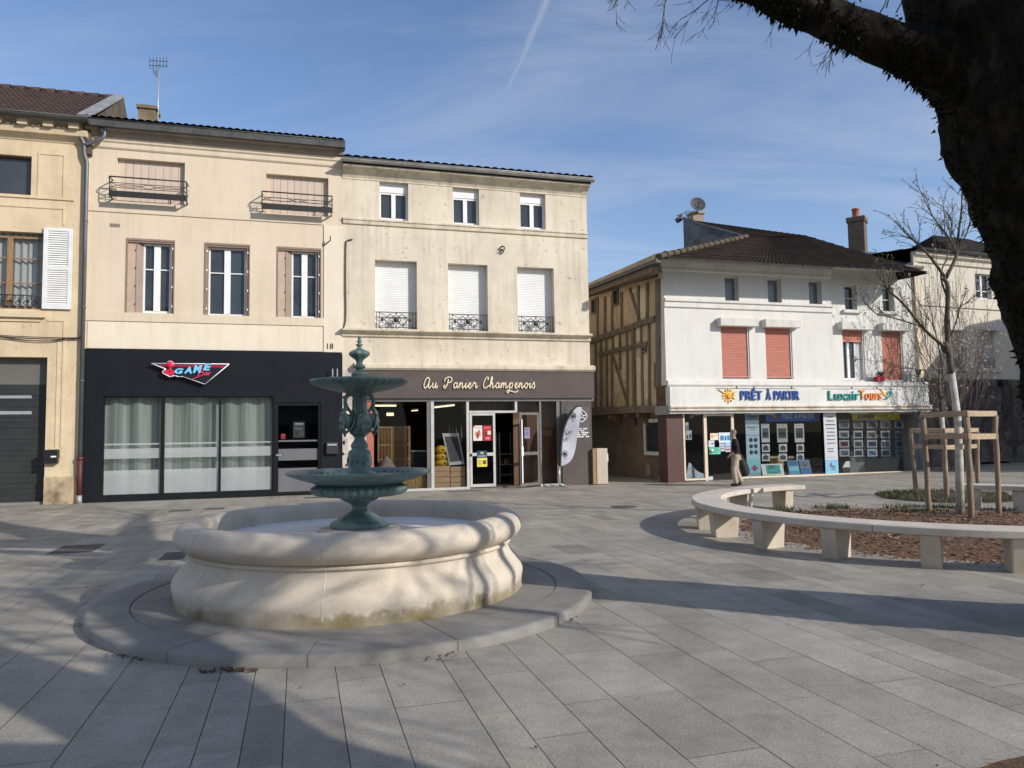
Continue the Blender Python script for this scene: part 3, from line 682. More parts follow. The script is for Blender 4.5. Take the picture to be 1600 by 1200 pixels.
for x, y, dx, l in ((1170, -34, -.95, .6), (1090, -40, -.55, .42), (1010, -32, -1, .34), (1255, -30, -.75, .45), (1050, -40, -.2, .36), (985, -40, -.3, .34), (1130, -20, -.15, .36), (1330, 40, -.5, .3)):
    twigs(mb, px(x, y, 6.00), Vector((dx, rnd(-.25, .25), -.30)), l, .008, 2, .75, .08, 4, .0018, kink=.24); mb.build('twigs', twig_m, bt); mb = MB()
for x, y, dx in ((1330, 55, -.5), (1282, 40, -.4), (1215, 20, -.3), (1345, 70, -.3)): twigs(mb, px(x, y, 6.47), Vector((dx, -.2, -.6)), rnd(.18, .28), .004, 1, .6, .2, 3, .0018); mb.build('twigs', twig_m, bt); mb = MB()
for x, y in ((1345, 3), (1365, -8), (1385, 12), (1400, 20), (1330, -12), (1375, 20)): twigs(mb, px(x, y, 6.16), Vector((rnd(-.2, .6), .1, .7)), rnd(.3, .5), .006, 1, .6, 0, 4, .0022); mb.build('twigs', twig_m, bt); mb = MB()
tl = [T(2.20, 6.00, 5.31), px(1170, -34, 6.00), px(1090, -40, 6.00), px(985, -40, 6.00)]
mb.tube(catmull(tl, 6), [.024-.0011*i for i in range(19)], 6)
mb.build('twigs', twig_m, bt)
mb = MB(); random.seed(9)
for (v, e) in surf+surf2:
    if v.z > 6 or e.y > .45: continue
    side = max(0, -e.x)*.6+max(0, -e.z)*.9+.12
    for _ in range(4):
        if rnd(0, 1) < side*.85 and noise.noise(v*2.6) > -.12:
            h = rnd(.008, .032); a = Vector((rnd(-1, 1), rnd(-1, 1), rnd(-1, 1))); w = e.cross(a).normalized()*rnd(.008, .022); c = v-e*.01+a*.03
            mb.i = 1 if (noise.noise((v+Vector((9, 0, 0)))*1.3) > .32) else 0
            mb.poly([c-w, c+w, c+e*h+a*.02+Vector((0, 0, -.01))]); w2 = e.cross(w).normalized()*.012; mb.poly([c-w2, c+w2, c+e*h*.9-a*.015])
mb.build('moss', [moss_m, moss_pale], bt)
# a second old tree beside the camera, outside the picture: its shadow lies across the foreground
t2 = thing('old_tree', 'dark old tree standing right of the camera, its shadow lying across the foreground paving', 'tree', (4.4, .70, 0))
mb = MB(); rough_tube(mb, [Vector((.1, 0, -.1)), Vector((0, 0, 1.0)), Vector((-.15, .05, 2.2)), Vector((-.3, .15, 3.2)), Vector((-.5, .5, 4.6)), Vector((-.7, 1.0, 6.4))], [.6, .44, .42, .42, .3, .12], n=24, k=8)
mb.build('trunk', bark, t2)
for pts, rad in (([(-.3, .1, 3.0), (-1.0, -.6, 4.0), (-1.8, -1.5, 5.4)], [.3, .22, .1]), ([(-.3, .1, 3.0), (.2, 1.0, 4.2), (.4, 2.0, 6)], [.28, .2, .08]), ([(-.45, .4, 4.2), (-1.2, .2, 5.2), (-2.2, .2, 6.5)], [.22, .16, .06])):
    mb = MB(); rough_tube(mb, [Vector(p) for p in pts], rad, n=14, k=8); mb.build('limb', bark, t2)
mb = MB(); rough_tube(mb, [Vector(p) for p in ((-.3, .1, 3.0), (.6, -.1, 4.3), (1.9, .1, 5.4), (3.4, .5, 6.2), (4.8, .7, 7.0))], [.22, .13, .10, .07, .03], n=12, k=8); mb.build('limb', bark, t2)
mb = MB(); random.seed(61)
for k in range(26):
    t = k/25; p = Vector((1.2+3.4*t, .0+.6*t, 4.8+2.1*t)); twigs(mb, p, (rnd(-.7, .7), rnd(-.9, .9), rnd(-.2, .9)), rnd(1.3, 2.2), .026, 2, .75, -.02, 6, .007, kink=.12)
mb.build('branches', twig_m, t2)
# staked young trees
wood_m = mat('stake_wood', (.29, .215, .145), (.19, .135, .09), scale=5, rough=.85, bump=.3, bscale=40, stretch=(4, 4, .6))
rail_m = mat('rail_wood', (.45, .335, .215), (.32, .235, .15), scale=5, rough=.85, bump=.2, bscale=40, stretch=(1, 1, 4))
yb, ynt, ybb = newmat('young_bark'); co = coords(ynt)
y1 = N(ynt, 'ShaderNodeTexNoise', Scale=14, Detail=5); ynt.links.new(co, y1.inputs['Vector'])
ynt.links.new(ramp(ynt, y1.outputs[0], [(.35, (.055, .045, .03)), (.65, (.12, .10, .065))]).outputs[0], ybb.inputs['Base Color']); ybb.inputs['Roughness'].default_value = .9
limewash = mat('limewash', (.56, .53, .48), (.38, .35, .30), scale=7, rough=.9)
bud_m = mat('leaf_bud', (.16, .15, .055), (.10, .09, .04), scale=9, rough=.8)
pinkbud_m = mat('blossom_bud', (.62, .52, .48), (.42, .33, .30), scale=9, rough=.8)
def stake_frame(F_, R_, L_, zg, zt, zm, label):
    ctr = (Vector(F_)+Vector(R_)+Vector(L_))/3; t = thing('tree_guard', label, 'tree guard', (ctr.x, ctr.y, zg), 0, 'timber guards round young trees')
    P = [Vector(p)-ctr for p in (F_, R_, L_)]
    for p in P:
        mb = MB(); p = Vector((p.x, p.y, 0)); mb.smooth = True
        mb.tube([p*(1.02+.01*k)+Vector((rnd(-.012, .012), rnd(-.012, .012), -.15+(zt-zg+.12)*k/6)) for k in range(7)][::1], [.048+rnd(-.006, .006) for _ in range(7)], 9); mb.build('post', wood_m, t)
    for z in (zt, zm):
        for i in range(3):
            a, b = P[i], P[(i+1) % 3]; a = Vector((a.x, a.y, 0))*1.08; b = Vector((b.x, b.y, 0))*1.08; d = (b-a).normalized()*.06
            zo = z-zg+(.005 if i == 1 else 0)
            mb = MB(); mb.beam(a-d*(1 if i != 1 else .1)+Vector((0, 0, zo)), b+d*(1 if i != 1 else .1)+Vector((0, 0, zo+rnd(-.015, .015))), .035, .10); mb.build('rail', rail_m, t, bevel=.006)
    return t
def budder(mb, n, s, idx):
    def f(p, d):
        o = mb.i; mb.i = idx
        for _ in range(n):
            c = p+Vector((rnd(-1, 1), rnd(-1, 1), rnd(-1, 1)))*.03; u = Vector((rnd(-1, 1), rnd(-1, 1), rnd(-1, 1))).normalized()*s; v = u.orthogonal().normalized()*s*.6
            mb.poly([c-u, c-v, c+u, c+v])
        mb.i = o
    return f
stake_frame((7.88, 12.88, 0), (8.75, 13.5, 0), (7.78, 13.95, 0), .10, 1.93, 1.53, 'timber tree guard of three posts in the bark bed, nearest the stone bench')
yt = thing('young_tree', 'bare young tree with whitewashed trunk inside the timber guard in the bark bed', 'tree', (8.2, 13.45, .1), 0, 'young trees in timber guards')
def Y1(x, y, Y): return at_depth(x, y, Y)-Vector((8.2, 13.45, .1))
mb = MB(); mb.tube([Y1(1500, 806, 13.45), Y1(1499, 720, 13.45), Y1(1496, 650, 13.45), Y1(1487, 582, 13.45)], [.075, .065, .06, .055], 12); mb.build('trunk', limewash, yt)
mb = MB(); random.seed(12); bd = budder(mb, 3, .022, 1); Yd = 13.45
mb.tube(catmull([Y1(1487, 584, Yd), Y1(1482, 545, Yd), Y1(1480, 500, Yd), Y1(1481, 450, Yd), Y1(1474, 434, Yd)], 4), [.056]*5+[.05]*4+[.042]*4+[.036]*4, 10)
mb.sphere(Y1(1478, 543, Yd), .085, 10, 8, (1, 1, 1.3))
def limb(pts, r0, r1, sh, dep=.0, n=3, l=.55):
    P = [Y1(x, y, Yd+dep*i/(len(pts)-1)) for i, (x, y) in enumerate(pts)]; Q = catmull(P, 5); m = len(Q)
    mb.tube(Q, [r0+(r1-r0)*i/(m-1) for i in range(m)], 7)
    for k in range(sh):
        i = int(rnd(.25, .98)*(m-1)); d = (Q[min(i+1, m-1)]-Q[i-1]).normalized()
        twigs(mb, Q[i], d+Vector((rnd(-1, 1), rnd(-1, 1), rnd(-.3, .9)))*.7, rnd(.6, 1.2)*l, .009, 1, .6, 0, n, .0035, None, bd)
    twigs(mb, Q[-1], (Q[-1]-Q[-3]), l*.8, r1, 1, .5, 0, n, .0035, None, bd)
limb([(1478, 435), (1452, 400), (1430, 378), (1412, 362)], .032, .010, 10, .2)
limb([(1478, 435), (1494, 400), (1497, 370), (1502, 330), (1503, 300)], .034, .009, 12, .0)
limb([(1497, 392), (1512, 360), (1518, 330), (1520, 310)], .014, .006, 5, -.3)
limb([(1494, 395), (1485, 375), (1462, 345), (1445, 315)], .020, .008, 8, -.2)
limb([(1481, 470), (1470, 430), (1480, 400), (1488, 350), (1478, 330)], .018, .007, 6, .4)
limb([(1480, 545), (1445, 515), (1412, 475), (1385, 450), (1380, 430)], .034, .010, 9, -.5)
limb([(1440, 510), (1400, 498), (1370, 490), (1352, 475)], .016, .006, 6, -.7)
limb([(1480, 575), (1440, 578), (1400, 570), (1360, 563)], .013, .004, 3, -.6, 2, .4)
limb([(1480, 540), (1495, 500), (1500, 480), (1530, 465)], .014, .004, 4, -.3, 2, .4)
limb([(1474, 590), (1462, 520), (1440, 480), (1420, 445)], .012, .005, 4, .5, 2, .5)
mb.build('crown', [yb, bud_m], yt)
# second guard and tree
s2 = ((10.0, 17.2, 0), (11.05, 17.75, 0), (9.95, 18.4, 0)); zg = gz(10.4, 17.8)+.05
stake_frame(*s2, zg, 1.62, 1.23, 'lower timber tree guard of three posts in the grass bed, farther back')
yt2 = thing('young_tree', 'slim whitewashed young tree inside the lower timber guard in the grass bed', 'tree', (10.33, 17.8, zg), 0, 'young trees in timber guards')
mb = MB(); mb.tube([(0, 0, -.1), (.01, 0, 1.0), (.0, 0, 1.9)], [.06, .05, .045], 10); mb.build('trunk', limewash, yt2)
mb = MB(); random.seed(33); bd = budder(mb, 3, .022, 1)
mb.tube([(0, 0, 1.9), (-.03, 0, 2.6), (.02, 0, 3.2)], [.044, .036, .02], 8)
for k in range(7): twigs(mb, (0, 0, rnd(1.9, 3.1)), (rnd(-1, 1), rnd(-1, 1), rnd(.5, 1.2)), rnd(.7, 1.2), .014, 1, .5, 0, 4, .0035, None, bd)
mb.build('crown', [yb, bud_m], yt2)
# blossoming shrub against the grey house
bx, by = 15.75, 26.8
shrub_m = mat('shrub_stem', (.12, .095, .08), (.20, .16, .135), scale=9, rough=.9)
bs = thing('flowering_shrub', 'tall many stemmed shrub covered in pale pink buds beside the travel agency', 'shrub', (bx, by, gz(bx, by)))
mb = MB(); random.seed(14); bd = budder(mb, 12, .022, 1)
for k in range(12):
    a = rnd(0, 6.28); s = rnd(.05, .5); twigs(mb, (.25*math.cos(a), .2*math.sin(a), -.05), (math.cos(a)*s-.10, math.sin(a)*s*.6, 1.3), rnd(3.2, 5.2), .026, 2, .38, -.12, 6, .005, None, bd, kink=.09)
mb.build('branches', [shrub_m, pinkbud_m], bs)
bush = thing('small_shrub', 'tiny bare shrub at the foot of the left guard post in the bark bed', 'shrub', (7.95, 13.3, .1))
mb = MB(); random.seed(4); bd = budder(mb, 2, .016, 1)
for k in range(9): twigs(mb, (rnd(-.05, .05), rnd(-.05, .05), -.02), (rnd(-.6, .6), rnd(-.6, .6), 1), rnd(.25, .5), .006, 1, .5, 0, 3, .002, None, bd)
mb.build('stems', [twig_m, bud_m], bush)
# ------------------------------------------------------------------ shared building materials
zinc = mat('zinc', (.17, .19, .195), (.11, .12, .125), scale=3, rough=.5, metal=.55, stretch=(1, 1, .3))
zinc_dark = mat('zinc_dark', (.060, .062, .060), (.095, .095, .09), scale=3, rough=.55, metal=.3)
zinc_pale = mat('zinc_pale', (.42, .41, .39), (.27, .26, .25), scale=2.5, rough=.5, metal=.3)
tile_brown = mat('tile_brown', (.075, .042, .032), (.042, .028, .024), scale=2.5, rough=.85, detail=9, bump=.3, bscale=30)
tile_dark = mat('tile_dark', (.018, .0135, .0115), (.034, .025, .021), scale=1.8, rough=.95, spec=.08, detail=9, bump=.3, bscale=30)
slate_m = mat('slate', (.060, .066, .075), (.105, .11, .12), scale=7, rough=.5, bump=.3, bscale=14)
pvc = mat('white_pvc', (.80, .80, .79), (.74, .74, .73), scale=3, rough=.4)
pane_m = mat('window_glass', (.050, .060, .070), (.026, .032, .038), scale=.9, rough=.03, spec=.5, coat=.1)
iron = mat('black_iron', (.012, .011, .011), (.022, .02, .018), scale=8, rough=.55)
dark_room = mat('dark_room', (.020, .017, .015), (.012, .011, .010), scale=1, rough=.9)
clear = glass('shop_glass', (.82, .84, .84), .38)
lettering_black = mat('black_letters', (.02, .02, .02), rough=.5)
PA0 = Pl((0, 23.763), (1, .288))
def sub(pl, u, v=0): return Pl(tuple((pl.p+pl.t*u+pl.n*v).xy), tuple(pl.t.xy))
def bldg(pl, name, label, cat='house'): return thing(name, label, cat, (pl.p.x, pl.p.y, 0), pl.ang)
def body(mb, w, D, z0, z1):
    """sides and back of a building (front is made by wall())"""
    mb.poly([(0, 0, z0), (0, 0, z1), (0, D, z1), (0, D, z0)]); mb.poly([(w, 0, z0), (w, D, z0), (w, D, z1), (w, 0, z1)]); mb.poly([(0, D, z0), (0, D, z1), (w, D, z1), (w, D, z0)])
def window(parent, r, y, fm, gm, bar=.055, mull=True, trans=(), name='window', fr=.05, twin=.1):
    """casement in the rectangle r at depth y: frame and one pane mesh"""
    u0, u1, z0, z1 = r; mb = MB()
    mb.box(u0, u0+fr, y-.04, y+.03, z0, z1); mb.box(u1-fr, u1, y-.04, y+.03, z0, z1); mb.box(u0+fr, u1-fr, y-.038, y+.03, z1-fr, z1); mb.box(u0+fr, u1-fr, y-.038, y+.03, z0, z0+fr*1.3)
    c = (u0+u1)/2
    if mull: mb.box(c-twin/2, c+twin/2, y-.055, y+.028, z0+fr*1.3, z1-fr)
    for t in trans:
        zt = z0+(z1-z0)*t
        for a, b in (((u0+fr, c-twin/2), (c+twin/2, u1-fr)) if mull else ((u0+fr, u1-fr),)): mb.box(a, b, y-.03, y+.02, zt-.015, zt+.015)
    o = mb.build(name, fm, parent)
    mb = MB(); mb.poly([(u0+fr*.5, y+.01, z0+fr*.5), (u1-fr*.5, y+.01, z0+fr*.5), (u1-fr*.5, y+.01, z1-fr*.5), (u0+fr*.5, y+.01, z1-fr*.5)])
    mb.build('pane', gm, o); return o
def gutter_mb(mb, x0, x1, y, z, r, n=10):
    """half-round gutter with rolled front lip"""
    pts = [(y+r*math.cos(a), z+r*math.sin(a)) for a in [math.pi+math.pi*k/n for k in range(n+1)]]
    mb.smooth = True
    A = [mb.V((x0, a, b)) for a, b in pts]; B = [mb.V((x1, a, b)) for a, b in pts]
    for k in range(n): mb.face((A[k], A[k+1], B[k+1], B[k]))
    mb.smooth = False; mb.poly([(x0, a, b) for a, b in pts]); mb.poly([(x1, a, b) for a, b in pts][::-1])
    mb.tube([(x0, y-r, z), (x1, y-r, z)], .015, 6)
    L_ = x1-x0; n_ = max(2, int(L_/.7))
    for k in range(n_):
        x = x0+(k+.5)*L_/n_; mb.tube([(x, y+r*1.02*math.cos(math.pi+math.pi*j/8), z+r*1.04*math.sin(math.pi+math.pi*j/8)) for j in range(9)], .010, 4)
def strip_frame(mb, u0, u1, z0, z1, w=.05, d=.02, y=0):
    mb.box(u0, u1, y-d, y+.01, z1-w, z1); mb.box(u0, u1, y-d, y+.01, z0, z0+w); mb.box(u0, u0+w, y-d+.001, y+.01, z0+w, z1-w); mb.box(u1-w, u1, y-d+.001, y+.01, z0+w, z1-w)
# ------------------------------------------------------------------ limestone house at the left edge
uD0 = PA0.uz(-330, 600)[0]; uA0 = PA0.uz(131, 560)[0]
PD = sub(PA0, uD0, .10); wD = uA0-uD0
d_stone = plaster('yellow_limestone', (.66, .53, .355), (.42, .32, .20), .55, .5, .8, .4, .8, (.11, .085, .06))
Dh = bldg(PD, 'limestone_house', 'old yellow limestone house with a dark garage shutter at the left edge of the square')
Rd = lambda *a, v=0: PD.R(*a, v)
ztop = PD.uz(60, 203)[1]
mb = MB()
o1 = Rd(-20, 239, 48, 305); o2 = Rd(-45, 358, 68, 483); o3 = Rd(-110, 556, 68, 786); o3 = (o3[0], o3[1], -.3, o3[3])
wall(mb, 0, wD, -.3, ztop, [(*o1, .22), (*o2, .25), (*o3, .30)])
body(mb, wD, 9, -.3, ztop)
mb.build('wall', d_stone, Dh)
mb = MB()
zc = ztop; ledge(mb, -.1, wD+.03, [(.02, zc-.32), (.05, zc-.26), (.12, zc-.20), (.22, zc-.16), (.25, zc-.02), (.25, zc+.0)])
k = 0
while k*.62 < wD: mb.box(k*.62, k*.62+.24, -.36, -.02, zc+.002, zc+.19); k += 1
mb.box(-.1, wD+.02, -.10, .3, zc+.0025, zc+.36)
mb.build('cornice', d_stone, Dh)
mb = MB()
for r in (Rd(62, 236, 101, 310), Rd(-40, 315, 101, 355), Rd(86, 322, 86.01, 355)):
    pass
strip_frame(mb, *Rd(60, 238, 101, 311)); a = Rd(-60, 315, 101, 352); mb.box(a[0], a[1], -.02, .01, a[3]-.05, a[3]); mb.box(a[1]-.05, a[1], -.019, .01, a[2], a[3]-.05)
a = Rd(-60, 303, 101, 317); mb.box(0, wD-.3, -.035, .01, a[2]+.12, a[3])
a = Rd(75, 499, 97, 715); mb.box(a[0], a[1], -.02, .01, a[3]-.05, a[3]); mb.box(a[1]-.05, a[1], -.019, .01, a[2], a[3]-.05)
a = Rd(82, 532, 88, 700); mb.box(a[1]-.035, a[1], -.018, .01, a[2], a[3]); mb.box(a[0], Rd(75, 499, 97, 715)[1], -.0185, .01, a[2]-.04, a[2])
a = Rd(-60, 485, 72, 497); mb.box(0, a[1], -.10, .01, a[2], a[3])
a = Rd(-60, 497, 64, 503); mb.box(0, a[1], -.04, .01, a[2], a[3]-.002)
mb.build('mouldings', d_stone, Dh)
mb = MB(); ze = zc+.20; gutter_mb(mb, -.1, wD+.12, -.47, ze+.06, .11); mb.build('gutter', zinc_dark, Dh)
zr = PD.uz(100, 147, -3.6)[1]; mb = MB()
tile_roof(mb, (-.1, -.42, ze+.08), (wD, -.42, ze+.08), (wD, 3.6, zr), (-.1, 3.6, zr), 44, 13, .035, .03)
for k in range(22): 
    x = wD-.2-k*.42; mb.tube([(x-.42, 3.6, zr+.02), (x, 3.6, zr+.03)], [.10, .12], 8)
mb.build('roof', tile_brown, Dh)
mb = MB(); mb.beam((wD-.02, -.40, ze+.17), (wD-.02, 3.65, zr+.16), .34, .05); mb.build('roof_verge', zinc_pale, Dh)
gable_m = plaster('dark_rubble', (.14, .11, .085), (.06, .048, .04), .9, .8, 2.5, .8, .5)
mb = MB(); mb.prism([(-.1, zc-.6), (8.3, zc-.6), (3.65, zr+.10), (-.1, ze+.12)], wD-.12, wD+.10, ax='x'); mb.build('gable', gable_m, Dh)
oak = mat('oak_frame', (.36, .22, .11), (.22, .135, .07), scale=5, rough=.5, stretch=(5, 5, .7))
brown_frame = mat('brown_frame', (.10, .05, .035), (.07, .035, .025), scale=5, rough=.5)
window(Dh, (o1[0], o1[1], o1[2], o1[3]), .17, brown_frame, pane_m, mull=False)
w_ = window(Dh, (o2[0]+.02, o2[1]-.02, o2[2], o2[3]-.1), .18, oak, clear, trans=(.36, .70), twin=.13)
curtain_m = mat('lace_curtain', (.62, .62, .60), (.45, .45, .45), scale=2, rough=.9, stretch=(8, 1, .3))
def curtain(mb, u0, u1, z0, z1, y, waves, amp, n=None):
    n = n or waves*8; mb.smooth = True; A = []; B = []
    for i in range(n+1):
        t = i/n; yy = y+amp*math.sin(t*waves*2*math.pi+1.3*math.sin(t*9)); A.append(mb.V((u0+(u1-u0)*t, yy, z0))); B.append(mb.V((u0+(u1-u0)*t, yy*1.0, z1)))
    for i in range(n): mb.face((A[i], A[i+1], B[i+1], B[i]))
    mb.smooth = False
mb = MB(); curtain(mb, o2[0], o2[1], o2[2], o2[3], .30, 9, .03); mb.build('curtain', curtain_m, Dh)
mb = MB(); mb.box(o2[0]-.1, o2[1]+.1, .45, .5, o2[2]-.1, o2[3]+.1); mb.build('room_back', dark_room, Dh)
mb = MB(); a = Rd(-45, 459, 56, 481, v=.04); mb.tube([(a[0], -.06, a[3]), (a[1]+.12, -.06, a[3])], .016, 6); mb.tube([(a[0], -.06, a[2]+.02), (a[1]+.12, -.06, a[2]+.02)], .012, 6)
h_ = a[3]-a[2]; x = a[1]+.08
while x > a[0]:
    for sgn in (-1, 1): mb.tube(catmull([(x, -.06, a[3]), (x-.09*(1+sgn)/2-.02, -.06, a[2]+h_*.7), (x-.14+.05*sgn, -.06, a[2]+h_*.4), (x-.07, -.06, a[2]+.03)], 4), .011, 5)
    mb.sphere((x-.08, -.065, a[2]+h_*.5), .04, 8, 5); x -= .19
mb.build('window_railing', iron, Dh)
sh_m = mat('white_shutter_paint', (.74, .74, .72), (.66, .66, .64), scale=3, rough=.6)
a = Rd(70, 356, 112, 484); mb = MB(); u0, u1, z0, z1 = a; y0, y1 = -.075, -.03; st_ = .10; zm = z0+(z1-z0)*.5
mb.box(u0, u0+st_, y0, y1, z0, z1); mb.box(u1-st_, u1, y0, y1, z0, z1)
for zb, h in ((z0, .12), (zm-.05, .10), (z1-.09, .09)): mb.box(u0+st_, u1-st_, y0+.001, y1, zb, zb+h)
for lo, hi in ((z0+.12, zm-.05), (zm+.05, z1-.09)):
    n = int((hi-lo)/.058)
    for k in range(n):
        z = lo+(k+.5)*(hi-lo)/n; mb.hexa([(u0+st_, y0+.004, z-.026), (u1-st_, y0+.004, z-.026), (u1-st_, y0+.014, z-.026), (u0+st_, y0+.014, z-.026), (u0+st_, y1-.018, z+.026), (u1-st_, y1-.018, z+.026), (u1-st_, y1-.008, z+.026), (u0+st_, y1-.008, z+.026)])
mb.build('louvred_shutter', sh_m, Dh)
gd = mat('garage_grey', (.036, .040, .038), (.028, .031, .030), scale=2, rough=.35); gd2 = mat('garage_panel', (.13, .13, .115), (.105, .105, .095), scale=1.5, rough=.6)
mb = MB(); y = .26; zA = PD.uz(60, 600)[1]; mb.box(o3[0], o3[1], y, y+.04, zA, o3[3]); mb.build('transom_panel', gd2, Dh)
mb = MB(); n = 22
for k in range(n):
    z = -.02+(zA+.02)*k/n; hh = (zA+.02)/n; mb.box(o3[0], o3[1], y+.012*(k % 2), y+.06, z+.004, z+hh)
gdo = mb.build('garage_door', gd, Dh); mb = MB()
steel = mat('brushed_steel', (.62, .64, .66), (.5, .52, .54), scale=6, rough=.35, metal=.6)
for yy in (620, 645): a = Rd(-60, yy-2.2, 45, yy+2.2, v=-.2); mb.box(o3[0], a[1]+.05, y-.006, y+.01, a[2], a[3])
for yy in (620, 645): a = Rd(45, yy-2.2, 67, yy+2.2, v=-.2)
mb.build('metal_strip', steel, gdo)
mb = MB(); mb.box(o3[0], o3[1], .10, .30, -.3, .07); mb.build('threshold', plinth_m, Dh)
mb = MB(); mb.box(o3[1]+.0, wD, -.03, .0, -.3, PD.uz(80, 745)[1]); mb.build('wall_base', plaster('worn_base', (.58, .45, .28), (.10, .075, .05), .9, .7, 2.2, .8, .4), Dh)
mb = MB()
for s, (za, zb, zm_) in enumerate(((525, 527, 527), (524, 529, 533), (526, 527, 529.5))):
    p = [PD.uz(x, yy, .05) for x, yy in ((-40, za-3), (60, zm_), (126, za+3))]; mb.tube(catmull([(u, -.05-.01*s, z) for u, z in p], 8), .012, 5)
mb.build('wall_cable', iron, Dh)
# letter box on the pier
a = PD.R(68, 703, 90, 724, v=.12); mb = MB(); mb.box(a[0], a[1], -.15, -.0, a[2], a[3]); 
lb_m = mat('black_letterbox', (.014, .014, .015), rough=.4)
lbx = thing('letterbox', 'black letterbox on the yellow stone pier beside the garage shutter', 'letterbox', PD.w((a[0]+a[1])/2, 0, a[2]), PD.ang)
def local_of(pl, o, mb, name, m, **kw): return mb.build(name, m, o, frame=pl.M, **kw)
local_of(PD, lbx, mb, 'box', lb_m, bevel=.01); mb = MB(); mb.box(a[1]-.16, a[1]-.03, -.156, -.14, (a[2]+a[3])/2-.02, (a[2]+a[3])/2+.02); local_of(PD, lbx, mb, 'name_plate', pvc)
# ------------------------------------------------------------------ cream house with the black bar front
uA1 = PA0.uz(535, 400)[0]; PA = sub(PA0, uA0); wA = uA1-uA0
cream = plaster('cream_render', (.67, .57, .43), (.55, .455, .335), .5, .0, .45, .15, .8)
cream2 = plaster('cream_band', (.74, .655, .52), (.63, .545, .41), .5, .12, .8, .12, .8)
Ah = bldg(PA, 'cream_house', 'cream rendered house with folded brown shutters above a black bar front')
RA = lambda *a, v=0: PA.R(*a, v)
zA = PA.uz(340, 229, .10)[1]
mb = MB(); tw = [RA(183, 246, 288, 321), RA(416, 271, 513, 339)]; mw = [RA(198, 375, 272, 490), RA(320, 382, 390, 495), RA(433, 388, 502, 498)]
shop = RA(134, 545, 533, 784)
shopz = (shop[3]); ops = [(*r, .20) for r in tw]+[(*r, .24) for r in mw]
wall(mb, 0, wA, shopz-.05, zA, ops); body(mb, wA, 9, -.3, zA); mb.build('wall', cream, Ah)
mb = MB()
# bands: raised pilaster strips, string courses
b1 = RA(134, 306, 506, 350); zb1 = PA.uz(300, 339)[1]; zs = PA.uz(250, 313)[1]
def bandsplit(z0, z1, d, xa, xb): mb.box(xa, xb, -d, .01, z0, z1)
zt0 = min(tw[0][2], tw[1][2]); bandsplit(zb1, zt0-.02, .03, 0, PA.uz(506, 400)[0])
u507 = PA.uz(506, 430)[0]; zsl1, zsl0 = PA.uz(320, 491)[1], PA.uz(320, 505)[1]
bandsplit(zsl0, zsl1-.02, .03, 0, u507)
mb.build('string_course', cream, Ah)
mb = MB(); mb.box(u507, wA, -.031, .01, shopz, zb1-.02); mb.build('corner_strip', cream2, Ah)
mb = MB(); mb.box(.08, u507-.03, -.022, .01, shopz+.02, zsl0-.03); mb.build('plain_band', cream2, Ah)
mb = MB()
top_m = mat('brown_soffit', (.30, .24, .19), (.22, .18, .145), scale=2, rough=.8)
ledge(mb, -.02, wA+.0, [(.02, zA-.30), (.05, zA-.26), (.05, zA-.14), (.09, zA-.10), (.10, zA)])
mb.build('cornice', cream, Ah)
mb = MB(); ledge(mb, -.04, wA+.03, [(.11, zA+.001), (.18, zA+.05), (.20, zA+.14), (.32, zA+.18)]); mb.build('eaves', top_m, Ah)
zg = zA+.185; mb = MB(); mb.box(-.06, wA+.06, -.44, -.1, zg, zg+.20); mb.tube([(-.06, -.445, zg+.20), (wA+.06, -.445, zg+.20)], .02, 6)
k = 0
while k*.62 < wA: mb.box(k*.62+.1, k*.62+.13, -.452, -.43, zg, zg+.2); k += 1
mb.build('gutter', zinc_dark, Ah)
mb = MB(); tile_roof(mb, (-.05, -.50, zg+.20), (wA+.02, -.50, zg+.20), (wA+.02, 4.4, zg+1.25), (-.05, 4.4, zg+1.25), 36, 8, .035, .03)
mb.poly([(-.05, 4.4, zg+1.25), (wA, 4.4, zg+1.25), (wA, 9, zg-.2), (-.05, 9, zg-.2)])
roofA = mb.build('roof', tile_dark, Ah)
for r in tw:
    u0, u1, z0, z1 = r; mb = MB(); y = .15
    n = 9
    for k in range(n): mb.box(u0+(u1-u0)*k/n+.004, u0+(u1-u0)*(k+1)/n-.004, y, y+.03, z0, z1)
    mb.build('boarded_shutter', mat('pink_boards', (.60, .485, .395), (.52, .415, .33), scale=3, rough=.7, stretch=(5, 1, .3)), Ah)
    mb = MB(); mb.box(u0-.06, u1+.06, y+.05, y+.08, z0-.05, z1+.05); mb.build('room_back', dark_room, Ah)
def balcony(rt, pt, y_out=.36):
    u0, u1, z0, z1 = rt; mb = MB(); yo = -y_out; c = (u0+u1)/2
    zt, zb = z1, z0
    mb.tube([(u0, 0, zt), (u0, yo, zt), (u1, yo, zt), (u1, 0, zt)], .020, 6)
    for z in (zt-.17, zb+.26): mb.tube([(u0, 0, z), (u0, yo, z), (u1, yo, z), (u1, 0, z)], .010, 5)
    mb.box(u0, u1, yo-.012, yo+.012, zb, zb+.17); mb.box(u0, u0+.02, yo, 0, zb, zb+.05); mb.box(u1-.02, u1, yo, 0, zb, zb+.05)
    for s in (u0, u1): 
        mb.tube([(s, yo, zb), (s, yo, zt)], .014, 6); mb.tube([(s, yo*.5, zb+.05), (s, yo*.5, zb+.26)], .008, 5)
        mb.tube(catmull([(s, yo, zt), (s, yo-.06, zt-.03), (s, yo-.05, zt-.10), (s, yo, zt-.12)], 4), .012, 5)
    for s0, s1 in ((u0, c), (c, u1)):
        for k in range(2):
            zz_ = zt-.17 if k == 0 else zb+.26; am = -.085 if k == 0 else .085
            mb.tube(catmull([(s0, yo, zz_), (s0+(s1-s0)*.3, yo, zz_+am), (s0+(s1-s0)*.7, yo, zz_+am), (s1, yo, zz_)], 6), .009, 5)
    return mb.build('balcony_railing', iron, pt)
